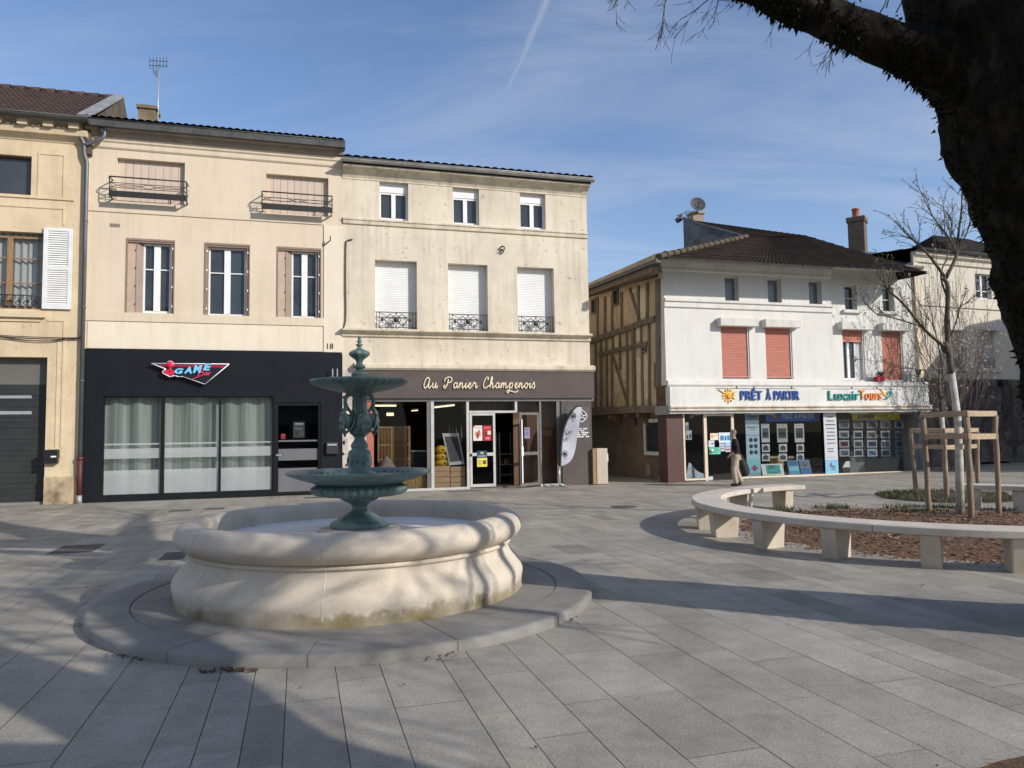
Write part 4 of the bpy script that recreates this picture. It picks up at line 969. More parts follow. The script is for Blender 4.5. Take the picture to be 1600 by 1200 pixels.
for r, (a, b, c_, d_2) in zip(tw, ((178, 279, 290, 320), (412, 303, 517, 339))): 
    q = PA.R(a, b, c_, d_2, v=.3); balcony((r[0]-.10, r[1]+.10, r[2]+.02, r[2]+.02+(q[3]-q[2])*.92), Ah)
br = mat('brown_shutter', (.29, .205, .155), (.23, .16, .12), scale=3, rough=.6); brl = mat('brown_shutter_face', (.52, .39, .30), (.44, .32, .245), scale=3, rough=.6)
for i, r in enumerate(mw):
    u0, u1, z0, z1 = r; wl = (.50 if i != 1 else .16)
    window(Ah, (u0+(.42 if i != 1 else .10), u1-.12, z0+.02, z1-.05), .18, pvc, pane_m, trans=(.63,), twin=.17, fr=.045)
    mb = MB(); mb.box(u0, u1, -.022, .0, z1, z1+.06); mb.box(u0, u0+.03, -.0225, .235, z0, z1-.001); mb.box(u1-.03, u1, -.0225, .235, z0, z1-.001); mb.box(u0+.03, u1-.03, 0.001, .235, z1-.05, z1-.002); mb.build('window_surround', br, Ah)
    if i != 1:
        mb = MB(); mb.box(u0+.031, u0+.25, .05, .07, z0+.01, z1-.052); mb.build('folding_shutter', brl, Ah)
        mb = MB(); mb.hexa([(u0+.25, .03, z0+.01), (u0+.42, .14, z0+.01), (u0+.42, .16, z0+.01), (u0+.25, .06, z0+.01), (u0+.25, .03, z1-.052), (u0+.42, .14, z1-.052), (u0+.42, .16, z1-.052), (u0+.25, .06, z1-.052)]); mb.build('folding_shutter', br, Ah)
        for k in range(4): mb = MB(); zz_ = z0+(z1-z0)*(.12+.25*k); mb.box(u0+.215, u0+.245, .035, .055, zz_-.02, zz_+.02); mb.build('hinge', iron, Ah)
    mb = MB(); mb.box(u1-.10, u1-.031, .02, .12, z0+.01, z1-.052); mb.box(u1-.065, u1-.062, .012, .02, z0+.01, z1-.052)
    if i == 1: mb.box(u0+.031, u0+.10, .02, .12, z0+.01, z1-.052)
    mb.build('folding_shutter', br, Ah)
    mb = MB()
    for k in range(4):
        zz_ = z0+(z1-z0)*(.10+.27*k); mb.box(u1-.08, u1-.045, -.001, .019, zz_-.03, zz_+.03)
        if i == 1: mb.box(u0+.045, u0+.08, -.001, .019, zz_-.03, zz_+.03)
    mb.build('hinge_plate', pvc, Ah)
mb = MB(); a = RA(172, 349, 187, 355); mb.box(a[0], a[1], -.012, .01, a[2], a[3])
for k in range(7): mb.box(a[0]+.03+k*.035, a[0]+.05+k*.035, -.018, -.01, a[2]+.02, a[3]-.02)
mb.build('air_vent', top_m, Ah)
mb = MB(); p = PA.uz(505, 384); q = PA.uz(513, 377, .3); mb.tube([(p[0], 0, p[1]), (p[0]+.14, -.14, p[1]+.08), (p[0]+.2, -.22, p[1]+.12), (p[0]+.2, -.22, p[1]+.25)], .018, 6); mb.build('iron_hook', iron, Ah)
mb = MB(); a = PA.R(511, 536.5, 521, 545.5, v=.035); text_mesh(mb, '18', a[0], a[1], a[2], a[3], -.032, .008, .01); mb.build('house_number', lettering_black, Ah)
# black bar front
blk = mat('black_panel', (.009, .010, .013), (.013, .014, .018), scale=1.3, rough=.42, spec=.22); blk2 = mat('black_frame', (.008, .008, .009), rough=.35)
fz = lambda y_, x_=300: PA.uz(x_, y_, .10)[1]
wins = [PA.R(164, 620, 250, 772, .02), PA.R(258, 620.5, 341, 769.5, .02), PA.R(346, 621, 425, 766, .02)]; door = PA.R(431, 629, 501, 772, .02)
WZ0 = sum(w[2] for w in wins)/3; WZ1 = sum(w[3] for w in wins)/3
fa_ = []
mb = MB(); zT = shop[3]; allw = (wins[0][0]-.02, wins[2][1]+.04, WZ0-.0, WZ1+.02, .14); dop = (door[0], door[1], -.3, door[3], .14)
wall(mb, .02, wA-.02, -.3, zT, [allw, dop], y=-.10)
mb.poly([(.02, -.10, zT), (wA-.02, -.10, zT), (wA-.02, 0, zT), (.02, 0, zT)]); mb.poly([(.02, -.10, -.3), (.02, -.10, zT), (.02, 0, zT), (.02, 0, -.3)]); mb.poly([(wA-.02, -.10, -.3), (wA-.02, 0, -.3), (wA-.02, 0, zT), (wA-.02, -.10, zT)])
sf = mb.build('shopfront', blk, Ah)
mb = MB(); 
for x_ in (.25, .5): mb.box(wA*x_+.1-.003, wA*x_+.1+.003, -.1015, -.09, WZ1+.3, zT)
mb.box(.02, wA-.02, -.1015, -.09, WZ1+.14, WZ1+.146); mb.build('panel_joint', blk2, sf)
mb = MB(); mb.box(allw[0], allw[1], -.085, .05, -.3, WZ0-.02); mb.build('plinth', mat('black_stone', (.035, .033, .033), (.022, .02, .02), scale=4, rough=.6), sf)
frost = mat('frosted_film', (.36, .38, .38), (.33, .35, .35), scale=2, rough=.5)
fm, fnt, fb = newmat('frosted_band'); fb.inputs['Base Color'].default_value = (.55, .58, .58, 1); fb.inputs['Roughness'].default_value = .5; fb.inputs['Alpha'].default_value = .5
n_ = N(fnt, 'ShaderNodeTexNoise', Scale=2); fnt.links.new(ramp(fnt, n_.outputs[0], [(.3, (.50, .53, .53)), (.7, (.58, .60, .60))]).outputs[0], fb.inputs['Base Color'])
bar_glass = glass('bar_glass', (.84, .87, .86), .6)
for i, (u0, u1, z0, z1) in enumerate(wins):
    z0, z1 = WZ0+.0, WZ1; fr_ = .035; y = .0
    mb = MB(); mb.box(u0-.06, u0, y-.06, y+.04, z0, z1+.02); mb.box(u0, u1, y-.06, y+.04, z0-.02, z0+.02); mb.box(u0, u1, y-.06, y+.04, z1-.01, z1+.02)
    mb.box(u1, u1+(.05 if i < 2 else .04), y-.061, y+.041, z0, z1+.02)
    w_ = mb.build('window', blk2, sf)
    mb = MB(); mb.poly([(u0, y, z0), (u1, y, z0), (u1, y, z1), (u0, y, z1)]); mb.build('pane', bar_glass, w_)
    mb = MB()
    for ya, yb in ((700, 715.5), (733.5, 775)): 
        za, zb = PA.uz(250, ya)[1], PA.uz(250, yb)[1]; mb.poly([(u0+.01, y-.004, max(zb, z0+.03)), (u1-.01, y-.004, max(zb, z0+.03)), (u1-.01, y-.004, za), (u0+.01, y-.004, za)])
    za, zb = PA.uz(250, 692)[1], PA.uz(250, 694.5)[1]; mb.poly([(u0+.01, y-.0041, zb), (u1-.01, y-.0041, zb), (u1-.01, y-.0041, za), (u0+.01, y-.0041, za)])
    mb.build('frosted_strip', fm, w_)
curt = mat('voile_curtain', (.60, .62, .56), (.30, .32, .31), scale=1.1, rough=.95, stretch=(9, 1, .12))
mb = MB(); curtain(mb, wins[0][0]-.1, wins[2][1]+.1, WZ0-.02, WZ1+.02, .20, 8, .045, 220); mb.build('curtain', curt, sf)
mb = MB(); R0 = (.1, wA-.1, .06, 4.2, 0, zT-.05)
def room(mb, u0, u1, y0, y1, z0, z1):
    mb.poly([(u0, y0, z0), (u1, y0, z0), (u1, y1, z0), (u0, y1, z0)]); mb.poly([(u0, y0, z1), (u0, y1, z1), (u1, y1, z1), (u1, y0, z1)])
    mb.poly([(u0, y0, z0), (u0, y1, z0), (u0, y1, z1), (u0, y0, z1)]); mb.poly([(u1, y0, z0), (u1, y0, z1), (u1, y1, z1), (u1, y1, z0)]); mb.poly([(u0, y1, z0), (u1, y1, z0), (u1, y1, z1), (u0, y1, z1)])
room(mb, .1, wA-.1, .06, 4.2, .02, zT-.05); mb.build('interior', mat('bar_room', (.05, .05, .05), (.035, .035, .035), scale=1), Ah)
u0, u1, z0, z1 = door; z0 = .03; mb = MB(); y = .0
mb.box(u0, u0+.07, y-.06, y+.03, z0, z1); mb.box(u1-.07, u1, y-.06, y+.03, z0, z1); mb.box(u0+.07, u1-.07, y-.059, y+.03, z1-.09, z1); mb.box(u0+.07, u1-.07, y-.059, y+.03, z0, z0+.07)
dr = mb.build('door', blk2, sf)
mb = MB(); mb.poly([(u0+.07, y, z0+.07), (u1-.07, y, z0+.07), (u1-.07, y, z1-.09), (u0+.07, y, z1-.09)]); mb.build('pane', bar_glass, dr)
mb = MB()
frost2 = mat('frost_grey', (.15, .15, .16), (.13, .13, .14), scale=2, rough=.4)
for ya, yb in ((701, 719), (731, 768.5)):
    za, zb = PA.uz(466, ya)[1], PA.uz(466, yb)[1]; mb.box(u0+.08, u1-.08, y-.008, y-.003, max(zb, z0+.08), za)
za, zb = PA.uz(466, 687.5)[1], PA.uz(466, 690)[1]; mb.box(u0+.08, u1-.08, y-.0085, y-.003, zb, za)
mb.build('frosted_strip', frost2, dr)
mb = MB(); hz = PA.uz(440, 711)[1]; mb.box(u0+.02, u0+.05, y-.10, y-.06, hz-.03, hz+.03); mb.box(u0+.02, u0+.16, y-.13, y-.10, hz-.015, hz+.015); mb.build('handle', steel, dr)
# notices on the bar door
def flatmat(rgb): return flat(rgb, .7)
def board(pl, name, label, cat, r, v, bg, blocks, group=None, th=.006, parent=None, tilt=0):
    """a thin printed sheet standing at distance v out of the plane; blocks are (x0,y0,x1,y1,rgb) in fractions from its top left"""
    u0, u1, z0, z1 = r; mb = MB(); ms = [flatmat(bg)]; mb.box(u0, u1, -v, -v+th, z0, z1)
    for b in blocks:
        x0, y0, x1, y1, c = b; mm = flatmat(c)
        if mm not in ms: ms.append(mm)
        mb.i = ms.index(mm); a_, b_, c_, d_ = u0+(u1-u0)*x0, u0+(u1-u0)*x1, z1-(z1-z0)*y1, z1-(z1-z0)*y0
        mb.poly([(a_, -v-.0022, c_), (b_, -v-.0022, c_), (b_, -v-.0022, d_), (a_, -v-.0022, d_)])
    if tilt:
        for q in mb.v: q.y += tilt*(q.z-z0)
    o = mb.build(name, ms, frame=pl.M); tag(o, label, cat, group); return o
board(PA, 'notice', 'dark printed notice with pale lettering on the black bar door', 'notice', PA.R(458, 659, 476, 684, .02), .012, (24, 26, 28), [(.08, .05, .92, .95, (40, 44, 44)), (.15, .1, .85, .18, (190, 200, 200)), (.15, .3, .8, .34, (150, 160, 160)), (.15, .42, .7, .46, (150, 160, 160)), (.2, .6, .5, .85, (120, 130, 130)), (.6, .55, .85, .85, (90, 100, 105))])
board(PA, 'sticker', 'small dark red sticker at the edge of the black bar door', 'sticker', PA.R(439, 678, 446, 686, .02), .012, (120, 30, 40), [(.1, .1, .9, .3, (170, 60, 70))])
a = PA.R(510, 691, 528, 709, .2); lb2 = thing('letterbox', 'black letterbox with a pale slot right of the bar door', 'letterbox', PA.w((a[0]+a[1])/2, .1, a[2]), PA.ang)
mb = MB(); mb.box(a[0], a[1], -.22, -.102, a[2], a[3]); local_of(PA, lb2, mb, 'box', mat('dark_letterbox', (.035, .037, .042), rough=.4), bevel=.01)
mb = MB(); mb.box(a[0]+.03, a[1]-.03, -.226, -.2, a[3]-.10, a[3]-.05); local_of(PA, lb2, mb, 'slot', steel)
a = PA.R(518, 576, 528, 592, .3); wl = thing('wall_lamp', 'pair of thin chrome tube lamps on the black front beside the shop corner', 'wall lamp', PA.w((a[0]+a[1])/2, .1, a[2]), PA.ang)
for uu in (a[0]+.02, a[1]-.03): mb = MB(); mb.box(uu, uu+.03, -.27, -.24, a[2]-.2, a[3]); local_of(PA, wl, mb, 'tube', steel)
mb = MB(); mb.box(a[0], a[1], -.24, -.10, a[2]-.1, a[2]); local_of(PA, wl, mb, 'bracket', iron)
# neon style bar sign
sg = thing('bar_sign', 'triangular red and blue neon style sign with a joystick on the black bar front', 'sign', PA.w(PA.uz(297, 600, .2)[0], .1, fz(600)), PA.ang)
sv = .24; su = lambda x, y: PA.uz(x, y, sv)
def sx_(x, y): return su(230+x*.0875, 550+y*.0875)
red = flat((150, 28, 58), .4); white = flat((232, 232, 232), .4); cyan = flat((120, 200, 232), .4); redb = flat((214, 34, 70), .4); navy = flat((26, 22, 34), .4); pinkm = flat((222, 62, 98), .4)
outer = [(75, 205), (1465, 215), (1030, 575), (640, 440), (560, 440), (480, 420), (410, 445), (280, 380), (275, 345), (335, 305)]
mb = MB(); mb.prism([sx_(*p) for p in outer], -sv+.012, -sv+.05); local_of(PA, sg, mb, 'backing', navy)
mb = MB()
for i in range(len(outer)):
    p, q = sx_(*outer[i]), sx_(*outer[(i+1) % len(outer)]); mb.tube([(p[0], -sv, p[1]), (q[0], -sv, q[1])], .016 if i not in (2, 3) else .009, 6)
local_of(PA, sg, mb, 'tube_outline', white)
mb = MB(); mb.prism([sx_(*p) for p in ((180, 225), (1400, 232), (1350, 285), (1200, 275), (300, 262))], -sv+.004, -sv+.02); local_of(PA, sg, mb, 'stripe', red)
mb = MB(); c_ = sx_(410, 225); mb.sphere((c_[0], -sv-.01, c_[1]), .10, 14, 10, (1, .5, 1)); 
p, q = sx_(410, 300), sx_(410, 360); mb.tube([(p[0], -sv, p[1]+.05), (q[0], -sv, q[1])], .03, 8); mb.prism([sx_(*p) for p in ((300, 340), (410, 300), (500, 345), (470, 400), (410, 428), (310, 385))], -sv-.012, -sv+.015)
local_of(PA, sg, mb, 'joystick', redb)
mb = MB(); cc_ = [sx_(410+62*math.cos(t), 225-62*math.sin(t)) for t in [(-.3+3.7*k/14) for k in range(15)]]; mb.tube([(a, -sv-.006, b) for a, b in cc_], .012, 6); local_of(PA, sg, mb, 'tube_outline', white)
mb = MB()
for ch, x0, x1, y0, y1 in (('G', 490, 650, 290, 390), ('A', 655, 800, 265, 385), ('M', 815, 985, 235, 375), ('E', 1000, 1150, 205, 330)):
    a, b = sx_(x0, y1), sx_(x1, y0); text_mesh(mb, ch, a[0], b[0], a[1], b[1], -sv-.004, .02, .05, .25)
local_of(PA, sg, mb, 'letters', cyan)
mb = MB()
def strokes(mb, data, u, z, sx, sz, y, r, slant=.0):
    for st in data:
        P = catmull([(u+(x+slant*yy)*sx, y, z+yy*sz) for x, yy in st], 6); mb.tube(P, r, 6)
b0 = sx_(900, 420); s_ = .115
strokes(mb, [[(.55, 1.5), (.3, .7), (.0, -.4)], [(-.3, 1.2), (.4, 1.7), (1.1, 1.6), (1.0, 1.1), (.4, .85), (1.1, .7), (1.1, .1), (.4, -.2), (-.4, -.6), (-1.2, -.9)], [(2.0, .8), (1.5, .6), (1.5, .1), (1.9, .2), (2.1, .8), (2.1, .1), (2.4, .3)], [(2.5, .8), (2.5, .05), (2.6, .6), (3.0, .85)]], b0[0], b0[1], s_, s_, -sv-.012, .013, .15)
local_of(PA, sg, mb, 'script_letters', pinkm)
# downpipe between the two left houses
dp = MB(); pz = lambda x, y: PA.uz(x, y, .18)
P = [pz(116, 188), pz(119, 203), pz(127, 216), pz(132, 226), pz(132, 240)]
dpt = thing('downpipe', 'tall grey zinc downpipe with a red cast iron foot between the two left houses', 'downpipe', PA.w(pz(124, 784)[0], .18, 0), PA.ang)
ub = pz(125.5, 700)[0]
dp.tube(catmull([(a, -.30+.02*i, b) for i, (a, b) in enumerate(P)], 5)+[(ub, -.20, P[-1][1]-.25), (ub, -.19, PA.uz(124, 718, .18)[1])], .055, 10); dp.tube(catmull([(a, -.25, b) for a, b in (pz(165, 200), pz(163, 215), pz(150, 222), pz(133, 228))], 5), .05, 10)
for yy in (345, 480, 595): z = pz(127, yy)[1]; dp.tube([(ub, -.19, z-.02), (ub, -.19, z+.02)], .066, 10); dp.box(ub-.01, ub+.01, -.19, 0, z-.01, z+.01)
p = pz(160, 203); dp.tube([(p[0], -.25, p[1]-.12), (p[0], -.25, p[1]+.06)], [.06, .10], 10)
local_of(PA, dpt, dp, 'pipe', zinc)
mb = MB(); z1 = pz(124, 716)[1]; z0 = pz(124, 774)[1]; mb.tube([(ub, -.19, z0), (ub, -.19, z1)], .066, 10); mb.tube([(ub, -.19, z1-.04), (ub, -.19, z1+.03)], .085, 10); local_of(PA, dpt, mb, 'foot', mat('red_iron', (.13, .025, .022), (.08, .02, .018), scale=6, rough=.6))
mb = MB(); mb.tube([(ub, -.19, -.05), (ub, -.19, z0)], [.075, .07], 10); local_of(PA, dpt, mb, 'shoe', zinc_pale)
# chimney and aerial behind the roof
ch_m = plaster('chimney_render', (.24, .19, .12), (.13, .10, .065), .8, .6, 2.5, .5)
vb = -3.2; a = PA.R(218, 170, 244, 215, vb); mb = MB(); mb.box(a[0], a[1], 3.0, 3.6, a[2]-1.0, a[3]-.05)
mb.box(a[0]-.05, a[1]+.05, 2.95, 3.65, a[3]-.05, a[3]+.06); mb.build('chimney', ch_m, roofA)
an = PA.uz(248, 100, vb); an0 = PA.uz(248, 205, vb)
at_ = thing('aerial', 'tall thin television aerial on a pole beside the chimney of the cream house', 'aerial', PA.w(an[0], vb, an0[1]), PA.ang)
mb = MB(); mb.tube([(an[0], -vb, an0[1]-.8), (an[0], -vb, an[1]+.05)], .022, 6)
for dz in (.0, .35): mb.tube([(an[0]-.25, -vb, an0[1]+dz+.1), (an[0], -vb, an0[1]+dz+.1)], .015, 5)
local_of(PA, at_, mb, 'mast', mat('galvanised', (.5, .5, .5), (.4, .4, .4), scale=9, rough=.4, metal=.5))
mb = MB(); z = an[1]
for dz in (-.0, -.16): mb.tube([(an[0]-.28, -vb, z+dz+.08), (an[0]+.30, -vb-.2, z+dz+.02)], .010, 5)
for k in range(6):
    t = k/5; xx = an[0]-.27+.55*t
    for dz in (-.08,): mb.tube([(xx, -vb-.2*t, z+dz-.12), (xx, -vb-.2*t, z+dz+.26)], .008, 4)
for k in range(5): mb.tube([(an[0]-.2+.02*k, -vb-.1, z-.22-.05*k), (an[0]-.02, -vb+.15, z-.20-.05*k)], .008, 4)
local_of(PA, at_, mb, 'aerial_head', iron)
# ------------------------------------------------------------------ stained cream house with the brown shop
uB1 = PA0.uz(920, 480)[0]; PB = sub(PA0, uA1); wB = uB1-uA1
stain = plaster('stained_render', (.68, .605, .485), (.46, .39, .295), .7, .85, .55, .3, .9, (.12, .095, .07))
stain2 = plaster('stained_moulding', (.70, .62, .48), (.40, .34, .25), .7, .7, 1.2, .3, 1.0, (.12, .10, .08))
Bh = bldg(PB, 'stained_house', 'weathered cream house with white roller blinds above a brown shop')
RB_ = lambda *a, v=0: PB.R(*a, v)
zBt = PB.uz(730, 293, .0)[1]
tB = [RB_(593, 262, 638, 343), RB_(707, 273, 749, 352), RB_(812, 283, 853, 361)]; zt0 = sum(r[2] for r in tB)/3; tB = [(r[0], r[1], zt0, zBt-.02) for r in tB]
mB = [RB_(586, 404, 652, 514), RB_(700, 411, 763, 518), RB_(808, 418, 867, 521)]; m0, m1 = sum(r[2] for r in mB)/3, sum(r[3] for r in mB)/3; mB = [(r[0], r[1], m0, m1) for r in mB]
zF1 = PB.uz(745, 580, .12)[1]; zF0 = PB.uz(745, 622, .12)[1]
mb = MB(); wall(mb, 0, wB, zF1-.02, zBt+.2, [(*r, .32) for r in tB+mB]); body(mb, wB, 9, -.3, zBt+.2); mb.build('wall', stain, Bh)
mb = MB(); ledge(mb, .0, wB+.02, [(.02, zBt-.02), (.02, zBt+.02), (.10, zBt+.14), (.22, zBt+.24), (.34, zBt+.28), (.34, zBt+.33)]); mb.build('cornice', stain2, Bh)
zg = zBt+.47; mb = MB(); gutter_mb(mb, -.02, wB+.12, -.42, zg, .10); mb.build('gutter', zinc_pale, Bh)
mb = MB(); mb.box(0, wB+.05, -.32, .1, zBt+.331, zBt+.48); mb.build('fascia_board', iron, Bh)
mb = MB(); tile_roof(mb, (0, -.44, zg+.05), (wB+.1, -.44, zg+.05), (wB+.1, 4.4, zg+.95), (0, 4.4, zg+.95), 30, 8, .04, .03); mb.poly([(0, 4.4, zg+.95), (wB+.1, 4.4, zg+.95), (wB+.1, 9.2, zg-.3), (0, 9.2, zg-.3)]); mb.build('roof', tile_dark, Bh)
for r in tB:
    u0, u1, z0, z1 = r; zb = z1-.30
    window(Bh, (u0, u1, z0+.02, zb), .20, pvc, pane_m, twin=.13, fr=.055); mb = MB(); mb.box(u0, u1, .14, .30, zb+.002, z1); mb.build('blind_box', pvc, Bh)
blind = mat('white_blind', (.80, .80, .78), (.74, .74, .72), scale=2, rough=.5)
for r in mB:
    u0, u1, z0, z1 = r; mb = MB(); n = int((z1-z0)/.055); hh = (z1-z0)/n
    for k in range(n):
        z = z0+k*hh; mb.poly([(u0, .262, z), (u1, .262, z), (u1, .245, z+hh*.75), (u0, .245, z+hh*.75)]); mb.poly([(u0, .245, z+hh*.75), (u1, .245, z+hh*.75), (u1, .262, z+hh), (u0, .262, z+hh)])
    mb.build('roller_blind', blind, Bh)
    mb = MB(); zt = z0+.53; yy = .06
    for z in (z0+.06, zt): mb.box(u0, u1, yy-.015, yy+.015, z-.012, z+.012)
    c = (u0+u1)/2; w = u1-u0
    for x in (u0+.05, u0+.13, u1-.13, u1-.05): mb.tube([(x, yy, z0), (x, yy, zt)], .010, 5)
    for s in (-1, 1):
        mb.tube([(c+s*(w/2-.13), yy, zt-.02), (c, yy, z0+.28), (c+s*(w/2-.13), yy, z0+.08)], .010, 5)
        for q in (-1, 1): mb.tube(catmull([(c+s*.05, yy, z0+.30+q*.05), (c+s*.18, yy, z0+.30+q*.17), (c+s*.30, yy, z0+.30+q*.06), (c+s*.36, yy, z0+.30)], 5), .011, 5)
        mb.sphere((c+s*(w/2-.22), yy, z0+.30), .05, 8, 6, (1, .4, 1.2)); mb.sphere((c, yy, z0+.30+s*.19), .028, 6, 5)
    mb.sphere((c, yy, z0+.30), .085, 10, 8, (1, .35, 1)); mb.tube([(c+.13*math.cos(t), yy, z0+.30+.13*math.sin(t)) for t in [k*math.pi/8 for k in range(16)]], .012, 5, closed=True)
    mb.build('window_railing', iron, Bh)
    mb = MB(); mb.box(u0-.02, u1+.02, .27, .31, z0-.02, z1+.02); mb.build('room_back', dark_room, Bh)
mb = MB(); zs = PB.uz(727, 355)[1]; ledge(mb, .02, wB-.01, [(.01, zs-.14), (.05, zs-.12), (.06, zs-.02), (.09, zs+.0), (.09, zs+.05), (.02, zs+.07)]); mb.build('string_course', stain2, Bh)
zs = m0-.01; mb = MB(); ledge(mb, -.02, wB+.02, [(.01, zs-.26), (.06, zs-.24), (.08, zs-.15), (.18, zs-.10), (.24, zs-.08), (.24, zs-.02), (.02, zs)]); mb.build('sill_cornice', stain2, Bh)
mb = MB(); zf = PB.uz(745, 573, .2)[1]; ledge(mb, .35, wB+.1, [(.02, zF1), (.16, zF1+.01), (.22, zF1+.07), (.23, zF1+.17), (.19, zF1+.20), (.02, zF1+.24)]); mb.build('fascia_ledge', stain2, Bh)
mb = MB(); p = [PB.uz(x, y, .03) for x, y in ((551, 374), (543, 376), (540.5, 384), (540, 440), (540, 500), (534, 516))]; mb.tube(catmull([(a, -.03, b) for a, b in p], 4), .022, 6); mb.build('wall_cable', zinc_dark, Bh)
mb = MB(); a, b = PB.uz(784, 390, .05); mb.tube(catmull([(a-.08, -.05, b+.02), (a, -.10, b+.10), (a+.07, -.12, b+.05), (a+.04, -.10, b-.03), (a-.05, -.08, b-.05)], 5), .022, 6); mb.tube([(a, 0, b-.12), (a+.02, -.08, b-.1), (a+.06, -.08, b-.06)], .02, 6); mb.sphere((a, -.04, b-.01), .035, 8, 6); mb.build('iron_bracket', iron, Bh)
dirty = plaster('dirty_white', (.62, .57, .50), (.20, .16, .13), .9, .8, 3, .3)
mb = MB(); u_p = PB.uz(572, 650)[0]; mb.box(0, u_p, -.03, .2, -.3, zF1); mb.build('corner_pier', dirty, Bh)
for k in range(9): mb = MB(); mb.sphere((rnd(.02, .18), -.035, .5+.34*k), rnd(.02, .06), 6, 4, (1, .3, rnd(.6, 1.8))); mb.build('tar_stain', iron, Bh)
# shop: fascia, frames, interior
taupe = mat('taupe_panel', (.105, .086, .078), (.085, .070, .064), scale=1.4, rough=.6, spec=.2)
alu = mat('aluminium', (.60, .58, .54), (.50, .48, .45), scale=4, rough=.4, metal=.3); alud = mat('aluminium_dark', (.20, .19, .18), (.16, .15, .14), scale=4, rough=.4, metal=.4)
uf0, uf1 = PB.uz(558, 600, .12)[0], PB.uz(928, 600, .12)[0]
mb = MB(); mb.box(uf0, uf1, -.14, .02, zF0, zF1-.01); fas = mb.build('fascia', taupe, Bh)
mb = MB(); mb.box(uf0, uf1, -.05, .10, zF0-.10, zF0-.002); mb.build('shop_lintel', alud, Bh)
uP0, uP1 = PB.uz(878, 690, .06)[0], PB.uz(925, 690, .06)[0]
mb = MB(); mb.box(uP0, uP1, -.07, .6, -.1, zF0-.101); mb.build('shop_pillar', taupe, Bh)
brick_red = mat('terracotta_paint', (.42, .135, .085), (.34, .11, .07), scale=2, rough=.7)
ur0, ur1 = PB.uz(572, 690)[0]+.002, PB.uz(584, 690)[0]; mb = MB(); mb.box(ur0, ur1, -.02, .3, -.1, zF0-.101); mb.build('red_pier', brick_red, Bh)
zsh = zF0-.101; X = lambda x, y=690, v=0: PB.uz(x, y, v)[0]; Z = lambda y, x=720, v=0: PB.uz(x, y, v)[1]
inter = mat('shop_brown', (.060, .034, .018), (.042, .024, .014), scale=1.2, rough=.8); floor_m = mat('shop_floor', (.12, .10, .085), (.09, .075, .06), scale=2, rough=.4)
mb = MB(); room(mb, ur1, uP0, .05, 6.5, .03, zsh+.05); mb.i = 0; mb.build('interior', inter, Bh)
mb = MB(); mb.box(ur1, uP0, .02, 6.4, -.3, .045); mb.build('shop_floor', floor_m, Bh)
wood_in = mat('brown_board', (.17, .08, .034), (.12, .055, .024), scale=2, rough=.5, stretch=(6, 1, .4))
mb = MB(); mb.box(X(808), X(880), .42, .46, .05, zsh); mb.build('inner_boarding', wood_in, Bh); mb = MB(); mb.box(X(735), X(803), .9, .94, Z(646), zsh); mb.build('inner_boarding', wood_in, Bh)
def post(x0, x1, m=alu, y0=-.03, y1=.05, z0=.045, z1=None): mb = MB(); mb.box(X(x0), X(x1), y0, y1, z0, z1 or zsh); return mb.build('frame_post', m, Bh)
post(667, 673, alud); post(673.2, 678, alu, -.05); post(729, 733, alu); post(805, 808.5, alu, -.03, .05, Z(645)); post(843, 846, alud); post(870, 877.5, alud, -.02)
mb = MB(); zt = Z(643); mb.box(X(733)+.002, X(805)-.002, -.03, .05, zt-.05, zt+.02); mb.build('door_transom', alu, Bh)
zw0 = Z(757, 700); base_wood = mat('crate_wood', (.50, .33, .19), (.38, .24, .13), scale=4, rough=.8, stretch=(.7, 1, 6))
for (a, b, lo, hi) in ((X(584), X(667), .06, zsh), (X(678), X(729), .06, zsh), (X(733), X(805), zt+.02, zsh), (X(846), X(870), .06, zsh), (X(808.5), X(843), Z(641), zsh)):
    mb = MB(); mb.poly([(a, .01, lo), (b, .01, lo), (b, .01, hi), (a, .01, hi)]); mb.build('shop_window', clear, Bh)
mb = MB(); mb.box(X(584), X(733), -.06, .06, -.2, .07); mb.build('window_sill', alu, Bh); mb = MB(); mb.box(X(843), X(878), -.06, .06, -.2, .07); mb.build('window_sill', alu, Bh)
def leaf(u0, u1, z0, z1, y, m, bottom, name='door', fr=.075):
    mb = MB(); mb.box(u0, u0+fr, y-.025, y+.025, z0, z1); mb.box(u1-fr, u1, y-.025, y+.025, z0, z1); mb.box(u0+fr, u1-fr, y-.024, y+.025, z1-fr, z1); mb.box(u0+fr, u1-fr, y-.024, y+.025, z0, z0+fr*1.2); zm = z0+(z1-z0)*bottom; mb.box(u0+fr, u1-fr, y-.024, y+.025, zm-.05, zm+.05)
    return mb, (u0+fr, u1-fr, z0+fr, z1-fr)
mb, g = leaf(X(734), X(774), .05, zt-.055, .01, alu, .44); dl = mb.build('door', alu, Bh); mb = MB(); mb.poly([(g[0], .01, g[2]), (g[1], .01, g[2]), (g[1], .01, g[3]), (g[0], .01, g[3])]); mb.build('pane', clear, dl)
mb = MB(); mb.box(X(734)+.01, X(734)+.06, -.07, -.016, 1.02, 1.10); mb.build('handle', iron, dl)
